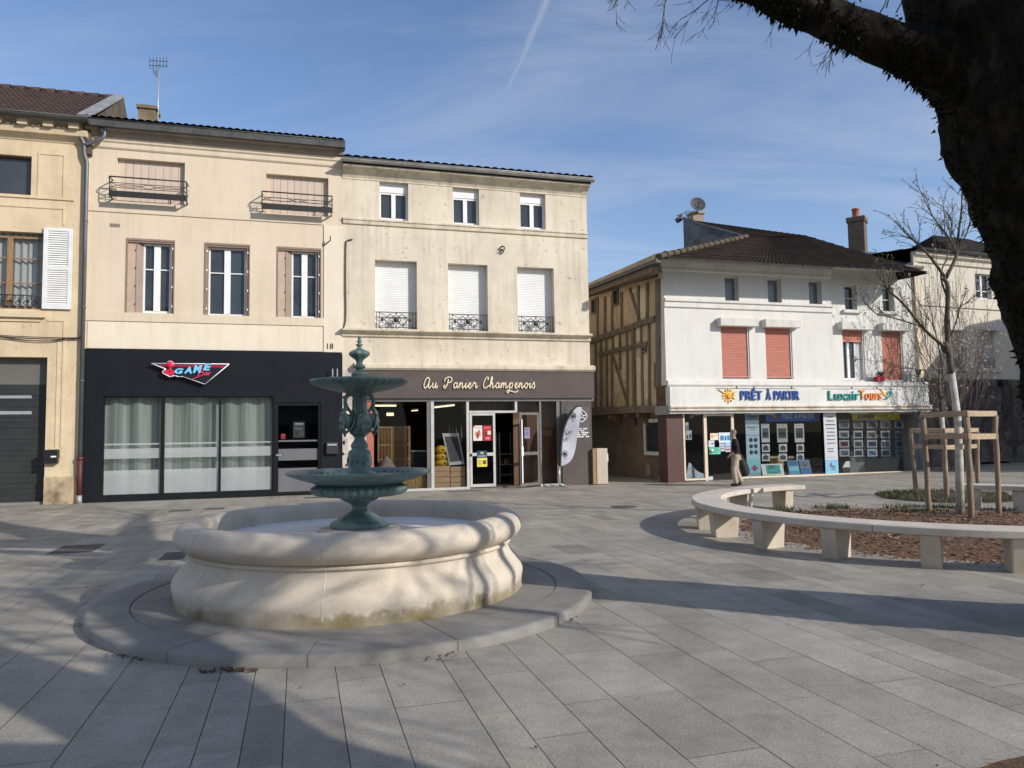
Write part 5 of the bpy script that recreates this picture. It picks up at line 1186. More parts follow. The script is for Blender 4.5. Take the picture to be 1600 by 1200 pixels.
# open leaf swung outwards
hx = X(842); Lw = X(842)-X(806)
mb, g = leaf(0, Lw*1.12, .05, zt-.055, 0, alud, .44); mb2 = MB(); mb2.poly([(g[0], 0, g[2]), (g[1], 0, g[2]), (g[1], 0, g[3]), (g[0], 0, g[3])]); mb3 = MB(); mb3.box(.10, .14, -.10, -.07, .15, 2.15); mb3.box(.08, .16, -.09, -.02, 1.0, 1.3)
for m2 in (mb, mb2, mb3):
    for v in m2.v: a_ = math.radians(-28); x_, y_ = v.x-Lw*1.12, v.y; v.x = hx+x_*math.cos(a_)-y_*math.sin(a_); v.y = -.04-abs(x_)*math.sin(-a_)*1.0+y_*math.cos(a_)
dl = mb.build('door', alud, Bh); mb2.build('pane', clear, dl); mb3.build('handle', pvc, dl)
# sign lettering
cw = mat('cream_letters', (.80, .68, .48), rough=.5)
LET = {'A': (1.75, [[(1.05, 1.75), (.75, 1.95), (.35, 1.5), (.1, .7), (.25, .05), (.6, .1), (.95, .7), (1.15, 1.75), (1.02, .7), (1.1, .08), (1.35, .05), (1.6, .5)]]),
 'u': (1.0, [[(-.1, .6), (.02, .98), (-.02, .3), (.15, .02), (.42, .25), (.62, .98), (.58, .25), (.75, .02), (1.0, .5)]]),
 'P': (1.4, [[(.5, 1.7), (.35, .7), (.05, .05), (-.25, .1), (-.2, .45), (.05, .5)], [(-.15, 1.2), (-.1, 1.65), (.4, 2.0), (.95, 1.95), (1.15, 1.5), (.85, 1.05), (.35, 1.0)]]),
 'a': (1.0, [[(.62, .85), (.35, 1.0), (.05, .6), (.1, .08), (.38, .08), (.62, .5), (.7, .98), (.64, .3), (.78, .02), (1.0, .4)]]),
 'n': (1.0, [[(-.05, .5), (.08, .98), (.02, .02)], [(.03, .4), (.3, .95), (.5, .85), (.5, .2), (.66, .02), (1.0, .5)]]),
 'i': (.5, [[(-.05, .5), (.08, .98), (.03, .2), (.16, .02), (.5, .5)], [(.14, 1.42), (.18, 1.5)]]),
 'e': (.8, [[(-.05, .4), (.3, .55), (.45, .85), (.25, 1.0), (.03, .6), (.1, .1), (.35, .02), (.8, .5)]]),
 'r': (.95, [[(-.05, .4), (.1, 1.12), (.2, .9), (.5, .92), (.48, .3), (.6, .02), (.9, .45)]]),
 'C': (1.25, [[(.85, 1.45), (.98, 1.8), (.75, 2.0), (.35, 1.6), (.08, .8), (.2, .1), (.6, .05), (1.25, .5)]]),
 'h': (1.05, [[(-.1, .4), (.3, 1.3), (.38, 1.95), (.2, 2.0), (.1, 1.2), (.03, .02)], [(.04, .4), (.32, .95), (.52, .8), (.52, .2), (.68, .02), (1.05, .5)]]),
 'm': (1.5, [[(-.05, .5), (.08, .98), (.02, .02)], [(.03, .4), (.28, .95), (.45, .8), (.43, .02)], [(.44, .4), (.72, .95), (.9, .82), (.9, .2), (1.08, .02), (1.5, .5)]]),
 'p': (1.0, [[(-.05, .5), (.1, .98), (.02, -.3), (-.15, -.85), (-.4, -.75), (-.25, -.45), (.4, -.55), (1.2, -.75), (1.7, -.55), (1.75, -.35)], [(.05, .5), (.35, 1.0), (.65, .75), (.5, .12), (.2, .1)]]),
 'o': (.95, [[(.4, .98), (.08, .7), (.08, .15), (.35, .02), (.62, .4), (.5, .9), (.4, .98), (.55, .75), (.95, .8)]]),
 's': (.7, [[(-.1, .4), (.28, 1.15), (.35, .8), (.5, .3), (.25, .02), (-.02, .18)]])}
sgn = thing('shop_sign', 'cream handwritten lettering on the brown fascia reading Au Panier Champenois', 'shop sign', PB.w(PB.uz(750, 612, .15)[0], .15, PB.uz(750, 612, .15)[1]), PB.ang)
words = [('Au', 661), ('Panier', 695), ('Champenois', 754)]; ends = [684, 747, 837]
for (w, x0), x1 in zip(words, ends):
    u0, zb = PB.uz(x0, 606.5, .16); u1, _ = PB.uz(x1, 606.5, .16); tot = sum(LET[c][0] for c in w); s = (u1-u0)/(tot); zs_ = (PB.uz(x0, 589.5, .16)[1]-zb)/2.0; mb = MB(); x = 0
    for c in w: strokes(mb, LET[c][1], u0+x*s, zb, s*.92, zs_, -.165, .021, .10*zs_/s); x += LET[c][0]
    local_of(PB, sgn, mb, 'lettering', cw)
mb = MB(); a = PB.R(686, 608, 783, 610, .15); mb.box(a[0], a[1], -.152, -.141, a[2], a[3]-.02); local_of(PB, sgn, mb, 'cable_duct', taupe)
# things in the shop windows
lamp_m = emit('lamp_tube', (1, .86, .55), 1.6)
def tubelamp(x0, y0, x1, y1, v, label, th=.05):
    a, b = PB.uz(x0, y0, v), PB.uz(x1, y1, v); t = thing('ceiling_light', label, 'ceiling light', PB.w((a[0]+b[0])/2, v, a[1]), PB.ang); mb = MB(); mb.beam((a[0], -v, a[1]), (b[0], -v-.0, b[1]), .08, th); local_of(PB, t, mb, 'tube', lamp_m)
    mb = MB(); mb.beam((a[0], -v, a[1]+th*.5+.03), (b[0], -v, b[1]+th*.5+.03), .14, .05); local_of(PB, t, mb, 'housing', pvc)
tubelamp(584, 634, 619, 634, -2.0, 'long lit strip light seen through the left shop window, nearest the red pier')
tubelamp(604, 647.5, 615, 647.5, -3.8, 'lit panel light deep inside the shop, above the slatted screen', .10)
tubelamp(643, 642, 653, 641, -3.2, 'short lit strip light right of the panel light in the shop', .03)
tubelamp(679, 636.5, 710, 633, -1.6, 'slanting lit strip light behind the shop window with the yellow sacks')
sc1 = thing('slatted_screen', 'folding screen of thin wooden slats in the left shop window', 'screen', PB.w(X(616, 720, -.7), -.7, .3), PB.ang); slat_m = mat('slat_wood', (.45, .25, .10), (.33, .18, .07), scale=4, rough=.6, stretch=(4, 4, .5))
za, zb = Z(666, 616, -.7), .45
def slats(p, q, n, name):
    mb = MB(); p, q = Vector(p), Vector(q)
    for k in range(n+1):
        a_ = p.lerp(q, k/n); w_ = .035 if k in (0, n) else .016; mb.box(a_.x-w_/2, a_.x+w_/2, a_.y-.012, a_.y+.012, zb, za)
    for z in (zb+.03, zb+(za-zb)*.33, zb+(za-zb)*.62, za-.03): mb.beam((p.x, p.y+.015, z), (q.x, q.y+.015, z), .02, .035)
    local_of(PB, sc1, mb, name, slat_m)
slats((X(591, 700, -.7), .7, 0), (X(612, 700, -.9), .95, 0), 9, 'screen_panel'); slats((X(612, 700, -.9)+.02, .95, 0), (X(634, 700, -.6), .75, 0), 12, 'screen_panel'); slats((X(634, 700, -.6)+.02, .74, 0), (X(641, 700, -.8), .9, 0), 3, 'screen_panel')
cl = thing('wicker_cloche', 'grey conical wicker cloche in front of the slatted screen', 'cloche', PB.w(X(604, 720, -.4), -.4, .72), PB.ang); mb = MB(); c0 = (X(604, 720, -.4), .4, 0); mb.lathe([(.30, Z(730, 604, -.4)-.1), (.29, Z(730, 604, -.4)), (.12, Z(718, 604, -.4)), (.03, Z(713, 604, -.4)), (0, Z(712, 604, -.4))], 16, c0); local_of(PB, cl, mb, 'shade', mat('wicker', (.28, .23, .19), (.16, .13, .11), scale=9, rough=.9)); mb = MB(); mb.lathe([(.22, .35), (.22, Z(730, 604, -.4)-.1), (0, Z(730, 604, -.4)-.1)], 16, c0); local_of(PB, cl, mb, 'stand', base_wood)
straw = mat('straw', (.42, .29, .11), (.22, .14, .05), scale=16, rough=.95, bump=.8, bscale=40, stretch=(1, 1, .3))
def bale(x0, x1, y0, y1, label):
    a, b = X(x0, 750, -.3), X(x1, 750, -.3); z1 = Z(y0, 650, -.3); mb = MB(); mb.box(a, b, .12, .55, .046, z1)
    for _ in range(160): 
        x, z = rnd(a, b), rnd(.06, z1); mb.tube([(x, .12, z), (x+rnd(-.06, .06), rnd(.085, .115), z+rnd(-.05, .05))], .004, 3)
    o = mb.build('straw_bale', straw, frame=PB.M, bevel=.02); tag(o, label, 'straw bale', 'straw bales in the shop window')
bale(625, 648, 741, 760, 'straw bale in the left shop window, the one nearer the fountain column'); bale(648.5, 666, 740, 760, 'straw bale in the left shop window, against the frame post')
def crate(x0, x1, y0, d0, d1, label):
    a, b = X(x0, 740, -d0), X(x1, 740, -d0); z1 = Z(y0, (x0+x1)/2, -d0); t = thing('wooden_crate', label, 'crate', PB.w((a+b)/2, -d0, .046), PB.ang, 'wooden crates in the shop window'); n = 4; hh = (z1-.05)/n
    mb = MB()
    for k in range(n):
        for y_ in (d0, d1-.02): mb.box(a, b, y_, y_+.02, .05+k*hh, .05+(k+1)*hh-.02)
        mb.box(a, a+.02, d0+.021, d1-.021, .05+k*hh, .05+(k+1)*hh-.02); mb.box(b-.02, b, d0+.021, d1-.021, .05+k*hh, .05+(k+1)*hh-.02)
    local_of(PB, t, mb, 'slats', base_wood); mb = MB(); mb.box(a+.021, b-.021, d0+.022, d1-.022, .05, z1-.03); local_of(PB, t, mb, 'bottom', base_wood)
crate(679, 703, 727, .15, .6, 'slatted wooden crate under the yellow sacks'); crate(704, 727, 728, .15, .6, 'slatted wooden crate under the leaning chalkboard')
yel = mat('yellow_sack', (.62, .40, .02), (.50, .30, .015), scale=5, rough=.6)
for k, (x0, x1, y0, y1, lab) in enumerate(((680, 698, 697, 709, 'yellow sack with a dark band, topmost of the pile on the crate'), (679, 699, 709, 718, 'yellow sack in the middle of the pile on the crate'), (679, 706, 718, 728, 'flat yellow sack at the bottom of the pile on the crate'))):
    a = PB.R(x0, y0, x1, y1, -.35); c = ((a[0]+a[1])/2, .38, (a[2]+a[3])/2); t = thing('sack', lab, 'sack', PB.w(c[0], -.38, a[2]), PB.ang, 'yellow sacks in the shop window'); mb = MB(); mb.sphere(c, 1, 14, 10, ((a[1]-a[0])/2*1.05, .2, (a[3]-a[2])/2*1.15)); local_of(PB, t, mb, 'bag', yel)
    mb = MB(); mb.sphere((c[0]+.02, c[1]-.02, c[2]), 1, 12, 8, ((a[1]-a[0])/2*.6, .195, (a[3]-a[2])/2*.5)); local_of(PB, t, mb, 'band', iron)
cb_ = thing('chalkboard', 'small framed chalkboard leaning on the crates in the shop window', 'chalkboard', PB.w(X(711, 720, -.25), -.25, Z(727, 711, -.25)), PB.ang)
q = [PB.uz(*p, -.2) for p in ((701, 727), (725, 725), (719, 677), (693, 677))]; dep = (.14, .14, .42, .42)
def quad3(sc_, dy): 
    cx, cz = sum(p[0] for p in q)/4, sum(p[1] for p in q)/4; return [(cx+(p[0]-cx)*sc_, d+dy, cz+(p[1]-cz)*sc_) for p, d in zip(q, dep)]
mb = MB(); o_, i_, bk = quad3(1, 0), quad3(.80, 0), quad3(1, .03)
for k in range(4): mb.poly([o_[k], o_[(k+1) % 4], i_[(k+1) % 4], i_[k]]); mb.poly([o_[k], bk[k], bk[(k+1) % 4], o_[(k+1) % 4]])
mb.poly(bk); local_of(PB, cb_, mb, 'frame', alu); mb = MB(); mb.poly(quad3(.82, .006)); local_of(PB, cb_, mb, 'slate', mat('chalk_slate', (.03, .03, .03), (.06, .06, .06), scale=3, rough=.6))
for k, x in enumerate((702, 707, 713, 721)):
    z0, z1 = Z(678, x, -.5), Z(663+3*(k % 3), x, -.5); mb = MB(); u = X(x, 670, -.5); mb.lathe([(.028, z0-.25), (.03, z0+.02), (.012, z0+.12), (.012, z1), (0, z1)], 10, (u, .52, 0)); o = mb.build('bottle', mat('grey_glass', (.12, .13, .13), (.2, .21, .21), scale=5, rough=.2), frame=PB.M); tag(o, 'slim grey bottle standing behind the chalkboard', 'bottle', 'bottles behind the chalkboard')
mb = MB(); a, b = X(643, 705, -1.2), X(668, 705, -1.2); z = Z(704, 655, -1.2); mb.box(a, b, 1.2, 1.7, z-.03, z); ct_ = thing('shop_counter', 'dark counter with a pale edge deep in the left shop window', 'counter', PB.w((a+b)/2, -1.2, .05), PB.ang); local_of(PB, ct_, mb, 'top', steel); mb = MB(); mb.box(a, b, 1.25, 1.65, .05, z-.031); local_of(PB, ct_, mb, 'body', iron)
mb = MB(); a, b = X(780, 700, -1.5), X(803, 700, -1.5); mb.box(a, b, 1.5, 1.9, .05, 1.05); sh_ = thing('shelf_unit', 'dark metal shelf just inside the open shop door', 'shelf', PB.w((a+b)/2, -1.5, .05), PB.ang)
mb = MB()
for z in (.3, .65, 1.0): mb.box(a, b, 1.5, 1.9, z, z+.03)
for x_ in (a, b-.03): mb.box(x_, x_+.03, 1.5, 1.53, .05, 1.75); mb.box(x_, x_+.03, 1.87, 1.9, .05, 1.75)
local_of(PB, sh_, mb, 'frame', steel)
for k in range(5):
    mb = MB(); x_ = a+.08+k*.085; mb.lathe([(.035, 0), (.035, .12), (.02, .16), (.02, .19), (0, .19)], 8, (x_, 1.65, .68)); o = mb.build('jar', flatmat([(150, 120, 60), (110, 50, 40), (170, 160, 140)][k % 3]), frame=PB.M); tag(o, 'small jar on the middle board of the dark shelf inside the open door', 'jar', 'jars on the shop shelf')
# posters on the doors
board(PB, 'poster', 'white poster with small red flowers on the glass shop door', 'poster', PB.R(739, 665, 753.5, 688.5, .0), .02, (222, 212, 205), [(.0, 0, .18, .12, (190, 40, 40)), (.25, .4, .8, .7, (190, 120, 100)), (.35, .5, .6, .85, (150, 60, 55)), (.55, .3, .75, .45, (120, 130, 80)), (.3, .08, .9, .2, (200, 180, 175))])
board(PB, 'poster', 'red poster beside the white one on the glass shop door', 'poster', PB.R(754.5, 665, 767.5, 688.5, .0), .02, (168, 30, 42), [(.1, .08, .9, .2, (205, 90, 90)), (.55, .35, .95, .6, (225, 200, 190)), (.2, .45, .5, .7, (120, 16, 30)), (.3, .75, .8, .92, (215, 120, 120))])
board(PB, 'poster', 'blue and yellow poster low on the glass shop door', 'poster', PB.R(745, 704.5, 761, 729, .0), .02, (30, 62, 96), [(.0, .45, 1, 1, (226, 206, 70)), (.35, .08, .65, .2, (200, 190, 90)), (.55, .6, .9, .85, (60, 80, 100)), (.1, .3, .9, .36, (150, 170, 190)), (.08, .55, .45, .9, (235, 225, 140))])
board(PB, 'poster', 'pale lavender notice on the open door leaf', 'poster', PB.R(819.5, 668, 828, 685, .25), .24, (178, 168, 196), [(.15, .1, .85, .2, (110, 100, 150)), (.2, .35, .8, .75, (150, 140, 175))])
# flag, wall panel and cabinet
fl = thing('feather_flag', 'tall white feather flag with dark edge leaning before the brown pillar', 'flag', PB.w(X(875, 755, .45), .45, 0), PB.ang)
ed = [(874, 728), (876, 700), (880, 675), (886, 655), (893, 643), (901, 635), (908, 634.5)]; rt = [(909, 640), (906, 655), (903, 675), (900, 700), (895, 715), (888, 723), (879, 727.5)]
fp = lambda p: PB.uz(*p, .45)
L1 = [Vector((fp(p)[0], 0, fp(p)[1])) for p in ed]; R1 = [Vector((fp(p)[0], 0, fp(p)[1])) for p in rt]
L2 = [Vector(p) for p in catmull(L1, 4)]; R2 = [Vector(p) for p in catmull(list(reversed(R1)), 4)]
mb = MB(); mb.smooth = True; n = len(L2); W_ = lambda p: (p.x, -.45+.035*math.sin(p.z*3+p.x*4), p.z)
grid = [[mb.V(W_(L2[i].lerp(R2[min(i, len(R2)-1)], j/8))) for j in range(9)] for i in range(n)]
for i in range(n-1):
    for j in range(8): mb.face((grid[i][j], grid[i][j+1], grid[i+1][j+1], grid[i+1][j]))
local_of(PB, fl, mb, 'cloth', mat('flag_cloth', (.44, .44, .49), (.38, .38, .43), scale=3, rough=.8))
mb = MB(); mb.tube([W_(p) for p in L2], [.045]*(n-8)+[.03]*8, 6); local_of(PB, fl, mb, 'sleeve', iron)
mb = MB(); p = W_(L2[0]); mb.tube([(p[0]-.02, p[1], .02), p], .022, 8); local_of(PB, fl, mb, 'pole', steel)
mb = MB(); 
for k in range(4): a_ = k*math.pi/2+.4; mb.tube([(p[0]-.02, p[1], .06), (p[0]-.02+.42*math.cos(a_), p[1]+.42*math.sin(a_), .015)], .016, 6)
local_of(PB, fl, mb, 'cross_foot', steel)
mb = MB(); cg = [PB.uz(*q_, .49) for q_ in ((896, 650), (883.5, 709))]
for (u, z) in cg:
    mb.tube([(u+.085*math.cos(t), -.50, z+.095*math.sin(t)) for t in [k*math.pi/10 for k in range(20)]], .008, 5, closed=True); mb.sphere((u, -.495, z), .05, 8, 6, (1, .2, 1.1)); mb.box(u-.03, u+.03, -.50, -.492, z-.16, z-.145)
local_of(PB, fl, mb, 'emblem', lettering_black)
mb = MB(); a = PB.R(883, 671, 894, 678, .5); text_mesh(mb, "C'est", a[0], a[1], a[2], a[3], -.492, .006, .01, .15); a = PB.R(882.5, 680, 892, 688, .5); text_mesh(mb, "ici !", a[0]+.03, a[1]-.02, a[2], a[3], -.492, .006, .01, .15); local_of(PB, fl, mb, 'lettering', lettering_black)
pn = thing('wall_panel', 'dark square panel with white emblem and lines of text on the brown pillar', 'sign', PB.w((uP0+uP1)/2, .07, Z(684, 900)), PB.ang); a = PB.R(884, 636, 921, 684, .08); mb = MB(); mb.box(a[0]-.02, a[1], -.085, -.071, a[2], a[3]); local_of(PB, pn, mb, 'panel', mat('panel_grey', (.085, .08, .08), rough=.5))
mb = MB(); u, z = PB.uz(908.5, 650, .09); 
mb.tube([(u+.16*math.cos(t)+(.03*math.cos(3*t)), -.092, z+.20*math.sin(t)) for t in [k*math.pi/12 for k in range(24)]], .016, 5, closed=True); mb.tube(catmull([(u-.12, -.092, z-.05), (u-.02, -.092, z+.12), (u+.04, -.092, z), (u+.16, -.092, z+.04)], 4), .016, 5); mb.tube(catmull([(u-.10, -.092, z-.14), (u, -.092, z-.04), (u+.12, -.092, z-.10)], 4), .014, 5); local_of(PB, pn, mb, 'emblem', pvc)
mb = MB()
for k, (x0, x1) in enumerate(((898, 918), (903, 915), (900, 920), (900, 917), (901, 921))):
    yy = 669+k*3.1; a = PB.R(x0, yy, x1, yy+1.7, .09); n = 7 if k else 9; w_ = (a[1]-a[0])/n
    for j in range(n):
        if (j*7+k*3) % 5: mb.box(a[0]+j*w_, a[0]+(j+.8)*w_, -.090, -.084, a[2], a[3])
local_of(PB, pn, mb, 'text_line', pvc)
a = PB.R(928, 700, 950, 758, .2); cbn = thing('cabinet', 'pale wood cabinet standing at the corner of the alley', 'cabinet', PB.w((a[0]+a[1])/2, 0, 0), PB.ang); um = X(932.5, 730, .2); pale_wood = mat('pale_laminate', (.50, .42, .34), (.42, .35, .28), scale=3, rough=.6, stretch=(8, 1, .4)); tan = mat('tan_board', (.30, .19, .09), (.25, .16, .075), scale=3, rough=.7)
H_ = 1.18; mb = MB(); mb.box(um, a[1], -.22, .25, .02, H_); local_of(PB, cbn, mb, 'body', pale_wood, bevel=.006); mb = MB(); mb.box(um-.13, um-.002, -.20, .25, .02, H_-.01); local_of(PB, cbn, mb, 'side_panel', tan); mb = MB(); mb.box(a[1]+.001, a[1]+.05, -.15, .05, H_*.62, H_*.85); local_of(PB, cbn, mb, 'lock_plate', pvc)
mb = MB()
for _ in range(46): 
    x_, y_ = rnd(X(843), X(880)), rnd(-.75, -.25); mb.box(x_, x_+rnd(.03, .10), y_, y_+rnd(.02, .06), .0, rnd(.01, .06))
for _ in range(10): x_, y_ = rnd(X(846), X(886)), rnd(-.75, -.25); mb.tube([(x_, y_, .02), (x_+rnd(-.25, .25), y_+rnd(-.15, .15), .05)], .012, 5)
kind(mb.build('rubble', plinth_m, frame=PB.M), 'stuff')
# ------------------------------------------------------------------ white travel agency house with half-timbered side
PC0 = Pl((0, 23.2), (1, .288)); uC0 = PC0.uz(1041, 560)[0]; uC1 = PC0.uz(1434, 560)[0]; PC = sub(PC0, uC0); wC = uC1-uC0; uM = PC.uz(1301, 520)[0]
whitew = plaster('white_render', (.68, .665, .62), (.56, .545, .50), .45, .12, .7, .12, .8, (.35, .33, .30))
whitet = plaster('white_trim', (.70, .685, .64), (.52, .50, .46), .5, .2, 1.2, .12, .9, (.30, .28, .25))
Ch = bldg(PC, 'travel_agency_house', 'white rendered house with red roller blinds, half-timbered side wall and travel agency below', 'house')
RC = lambda *a, v=0: PC.R(*a, v)
zCt = PC.uz(1200, 431)[1]; zCr = PC.uz(1370, 424, .3)[1]
tc_w = [RC(1132, 432, 1155, 472), RC(1199, 434, 1222, 475), RC(1263, 437, 1285, 478)]; t0, t1 = sum(r[2] for r in tc_w)/3, sum(r[3] for r in tc_w)/3; tc_w = [(r[0], r[1], t0, t1) for r in tc_w]
RSH = -.14
tr_w = [RC(1319, 445, 1340, 485, v=RSH), RC(1378, 448, 1398, 487, v=RSH)]; q0, q1 = sum(r[2] for r in tr_w)/2, sum(r[3] for r in tr_w)/2; tr_w = [(r[0], r[1], q0, q1) for r in tr_w]
sh_l = [RC(1125, 510, 1173, 592), RC(1194, 511, 1240, 592)]; sh_r = [RC(1315, 515, 1353, 592, v=RSH), RC(1376, 517, 1413, 593, v=RSH)]
s0, s1 = sh_l[0][2], (sh_l[0][3]+sh_l[1][3])/2; sh_l = [(r[0], r[1], s0, s1) for r in sh_l]; s2_ = (sh_r[0][3]+sh_r[1][3])/2; sh_r = [(r[0], r[1], s0, s2_) for r in sh_r]
zB1 = PC.uz(1240, 595.5)[1]; zB0 = PC.uz(1240, 603)[1]
mb = MB(); wall(mb, 0, uM, zB0, zCt+.5, [(*r, .26) for r in tc_w]+[(*r, .16) for r in sh_l])
mb.poly([(uM, 0, zB0), (uM, -RSH, zB0), (uM, -RSH, zCt+.5), (uM, 0, zCt+.5)])
wall(mb, uM, wC, zB0, zCt+.5, [(*r, .26) for r in tr_w]+[(*r, .20) for r in sh_r], y=-RSH)
mb.poly([(wC, -RSH, -.3), (wC, 9, -.3), (wC, 9, zCt+.5), (wC, -RSH, zCt+.5)]); mb.poly([(0, 9, -.3), (0, 9, zCt+.5), (wC, 9, zCt+.5), (wC, 9, -.3)])
mb.build('wall', whitew, Ch)
# side plane, running back from the left corner
PS = Pl(tuple(PC.p.xy), (.349, -.937))
def sidew(mb, z0, z1, u0, u1, v=0.0): mb.poly([(u0, -v, z0), (u1, -v, z0), (u1, -v, z1), (u0, -v, z1)])
zJ = PS.uz(1020, 643)[1]
mb = MB(); mb.box(-.42, .0, -.02, .35, zJ+.1, zCt+.4); mb.build('corner_pilaster', whitet, Ch, frame=PS.M)
infill = plaster('old_infill', (.60, .475, .31), (.38, .29, .18), .85, .8, 1.6, .6, .8, (.42, .33, .22)); timber = mat('old_timber', (.235, .185, .13), (.13, .10, .075), scale=3, rough=.95, bump=.6, bscale=20, stretch=(3, 3, .5), detail=9)
ochre = plaster('pale_infill', (.74, .63, .46), (.50, .39, .25), .8, .6, 2.5, .6, .5)
zside = lambda u: PS.uz(0, 0)[1]
ea, eb = PS.uz(1031, 409), PS.uz(922, 449)
mb = MB(); sidew(mb, zJ, max(ea[1], eb[1])+.2, -14, -.42); mb.build('side_wall', infill, Ch, frame=PS.M)
def tp(x, y): return PS.uz(900+x/3.427, 420+y/3.427)
def tb(x0, y0, x1, y1, w=.17, pr=.05):
    mb = MB(); w *= .82; a, b = tp(x0, y0), tp(x1, y1); mb.beam((a[0], -pr/2, a[1]), (b[0], -pr/2, b[1]), pr, w, up=(0, 0, 1) if abs(a[0]-b[0]) > abs(a[1]-b[1]) else (1, 0, 0)) if abs(a[0]-b[0]) > abs(a[1]-b[1]) else mb.beam((a[0], -pr/2, a[1]), (b[0], -pr/2, b[1]), w, pr, up=(0, 1, 0))
    mb.build('timber', timber, Ch, frame=PS.M)
for s in ((80, 388, 428, 268, .24, .09), (125, 458, 388, 400, .17, .07), (90, 760, 448, 750, .30, .12), (70, 118, 440, 32, .2, .08)): tb(*s)
for s in ((443, 55, 447, 630, .34, .06), (385, 75, 384, 275), (337, 92, 337, 290), (290, 105, 345, 285, .15, .045), (247, 125, 247, 320, .16), (196, 140, 196, 340), (158, 150, 158, 355, .2), (118, 150, 118, 370), (310, 305, 318, 740, .22, .07), (352, 290, 352, 400, .13), (393, 285, 397, 520, .15), (275, 320, 275, 425, .13), (238, 330, 238, 432, .13), (200, 342, 200, 440, .13), (165, 350, 165, 448, .13), (135, 380, 140, 740, .2), (357, 405, 360, 745), (395, 520, 397, 735, .15), (427, 505, 430, 640, .14), (278, 430, 278, 745), (238, 440, 240, 540, .12), (202, 470, 272, 700, .16, .045), (195, 448, 195, 745, .15), (168, 455, 170, 745, .15), (108, 390, 108, 745)): tb(*s)
for s in ((375, 95, 345, 270), (330, 100, 300, 130), (230, 345, 210, 425), (350, 460, 330, 735), (270, 460, 250, 600), (385, 440, 366, 700), (190, 560, 178, 735), (228, 545, 210, 670), (432, 540, 425, 600), (345, 300, 325, 395)):
    a, b = tp(s[0], s[1]), tp(s[2], s[3]); mb = MB(); u0, u1 = min(a[0], b[0]), max(a[0], b[0]); z0, z1 = min(a[1], b[1]), max(a[1], b[1]); n = 12
    pts = [((u0+u1)/2+(u1-u0)*.5*math.copysign(abs(math.cos(t))**.45, math.cos(t))*(1+rnd(-.15, .1)), (z0+z1)/2+(z1-z0)*.5*math.copysign(abs(math.sin(t))**.45, math.sin(t))*(1+rnd(-.1, .08))) for t in [k*2*math.pi/n for k in range(n)]]
    mb.prism(pts, -.012, .01); mb.build('plaster_patch', ochre, Ch, frame=PS.M)
for x0, y0, x1, y1 in ((85, 165, 110, 235), (200, 115, 232, 190), (303, 300, 320, 335), (355, 420, 380, 445)):
    a, b = tp(x0, y0), tp(x1, y1); mb = MB(); mb.box(a[0], b[0], -.02, .05, b[1], a[1]); mb.build('small_opening', dark_room, Ch, frame=PS.M)
    mb = MB(); strip_frame(mb, min(a[0], b[0]), max(a[0], b[0]), b[1], a[1], .06, .06); mb.build('opening_frame', timber, Ch, frame=PS.M)
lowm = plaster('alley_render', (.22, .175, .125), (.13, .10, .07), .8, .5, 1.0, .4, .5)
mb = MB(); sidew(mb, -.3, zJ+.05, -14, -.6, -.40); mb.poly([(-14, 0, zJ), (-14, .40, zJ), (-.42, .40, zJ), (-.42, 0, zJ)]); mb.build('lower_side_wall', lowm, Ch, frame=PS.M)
for x in (185, 270, 335):
    a = PS.uz(900+x/3.427, 646, 0); mb = MB(); mb.prism([(-.06, zJ-.02), (.38, zJ-.02), (.38, zJ-.5), (.30, zJ-.42), (.10, zJ-.22), (-.06, zJ-.16)], a[0]-.09, a[0]+.09, ax='x'); mb.build('corbel', timber, Ch, frame=PS.M)
PSL = sub(PS, 0, -.40)
a = PSL.R(1007, 655, 1038, 712); mb = MB(); strip_frame(mb, a[0], a[1], a[2], a[3], .13, .06); ow = mb.build('window', whitet, Ch, frame=PSL.M); mb = MB(); mb.box(a[0]+.1, a[1]-.1, -.02, .0, a[2]+.1, a[3]-.1); mb.build('pane', pane_m, ow, frame=PSL.M)
a = PSL.R(1013, 726, 1020, 743); mb = MB(); mb.box(a[0], a[1], -.10, 0, a[2], a[3]); mb.build('meter_box', flatmat((150, 142, 130)), Ch, frame=PSL.M)
a = PSL.R(1030, 745, 1036, 752); mb = MB(); mb.box(a[0], a[1], -.06, 0, a[2], a[3]); mb.build('meter_box', flatmat((150, 142, 130)), Ch, frame=PSL.M)
beamm = mat('beam_end', (.16, .09, .05), (.09, .055, .03), scale=4, rough=.9)
mb = MB(); a = PS.R(1025, 604, 1041, 634, .02); mb.box(-.62, .02, -.05, .3, a[2], a[3]); mb.build('beam_end', beamm, Ch, frame=PS.M); mb = MB(); mb.box(-.55, .16, -.16, .2, a[2]-.30, a[2]-.003); mb.build('stone_corbel', flatmat((150, 148, 142)), Ch, frame=PS.M)
# mouldings of the front
mb = MB(); ledge(mb, -.16, uM, [(.02, zCt), (.06, zCt+.03), (.08, zCt+.14), (.11, zCt+.20), (.15, zCt+.30), (.16, zCt+.34), (.16, zCt+.46)]); mb.build('cornice', whitet, Ch)
mb = MB(); ledge(mb, -.03, uM-.02, [(.02, zzs-.16) for zzs in (PC.uz(1170, 478)[1],)]+[(.06, PC.uz(1170, 478)[1]-.13), (.06, PC.uz(1170, 478)[1]+.02), (.12, PC.uz(1170, 478)[1]+.06), (.12, PC.uz(1170, 478)[1]+.13), (.02, PC.uz(1170, 478)[1]+.16)]); mb.build('string_course', whitet, Ch)
mb = MB(); ledge(mb, -.02, wC+.3, [(.02, zB0-.05), (.10, zB0), (.12, zB0+.03), (.12, zB1-.03), (.02, zB1)]); mb.build('sill_band', whitet, Ch)
zE = zCt+.47
mb = MB(); gutter_mb(mb, -.12, wC+.25, -.19, zE+.12, .10); mb.build('gutter', zinc_pale, Ch)
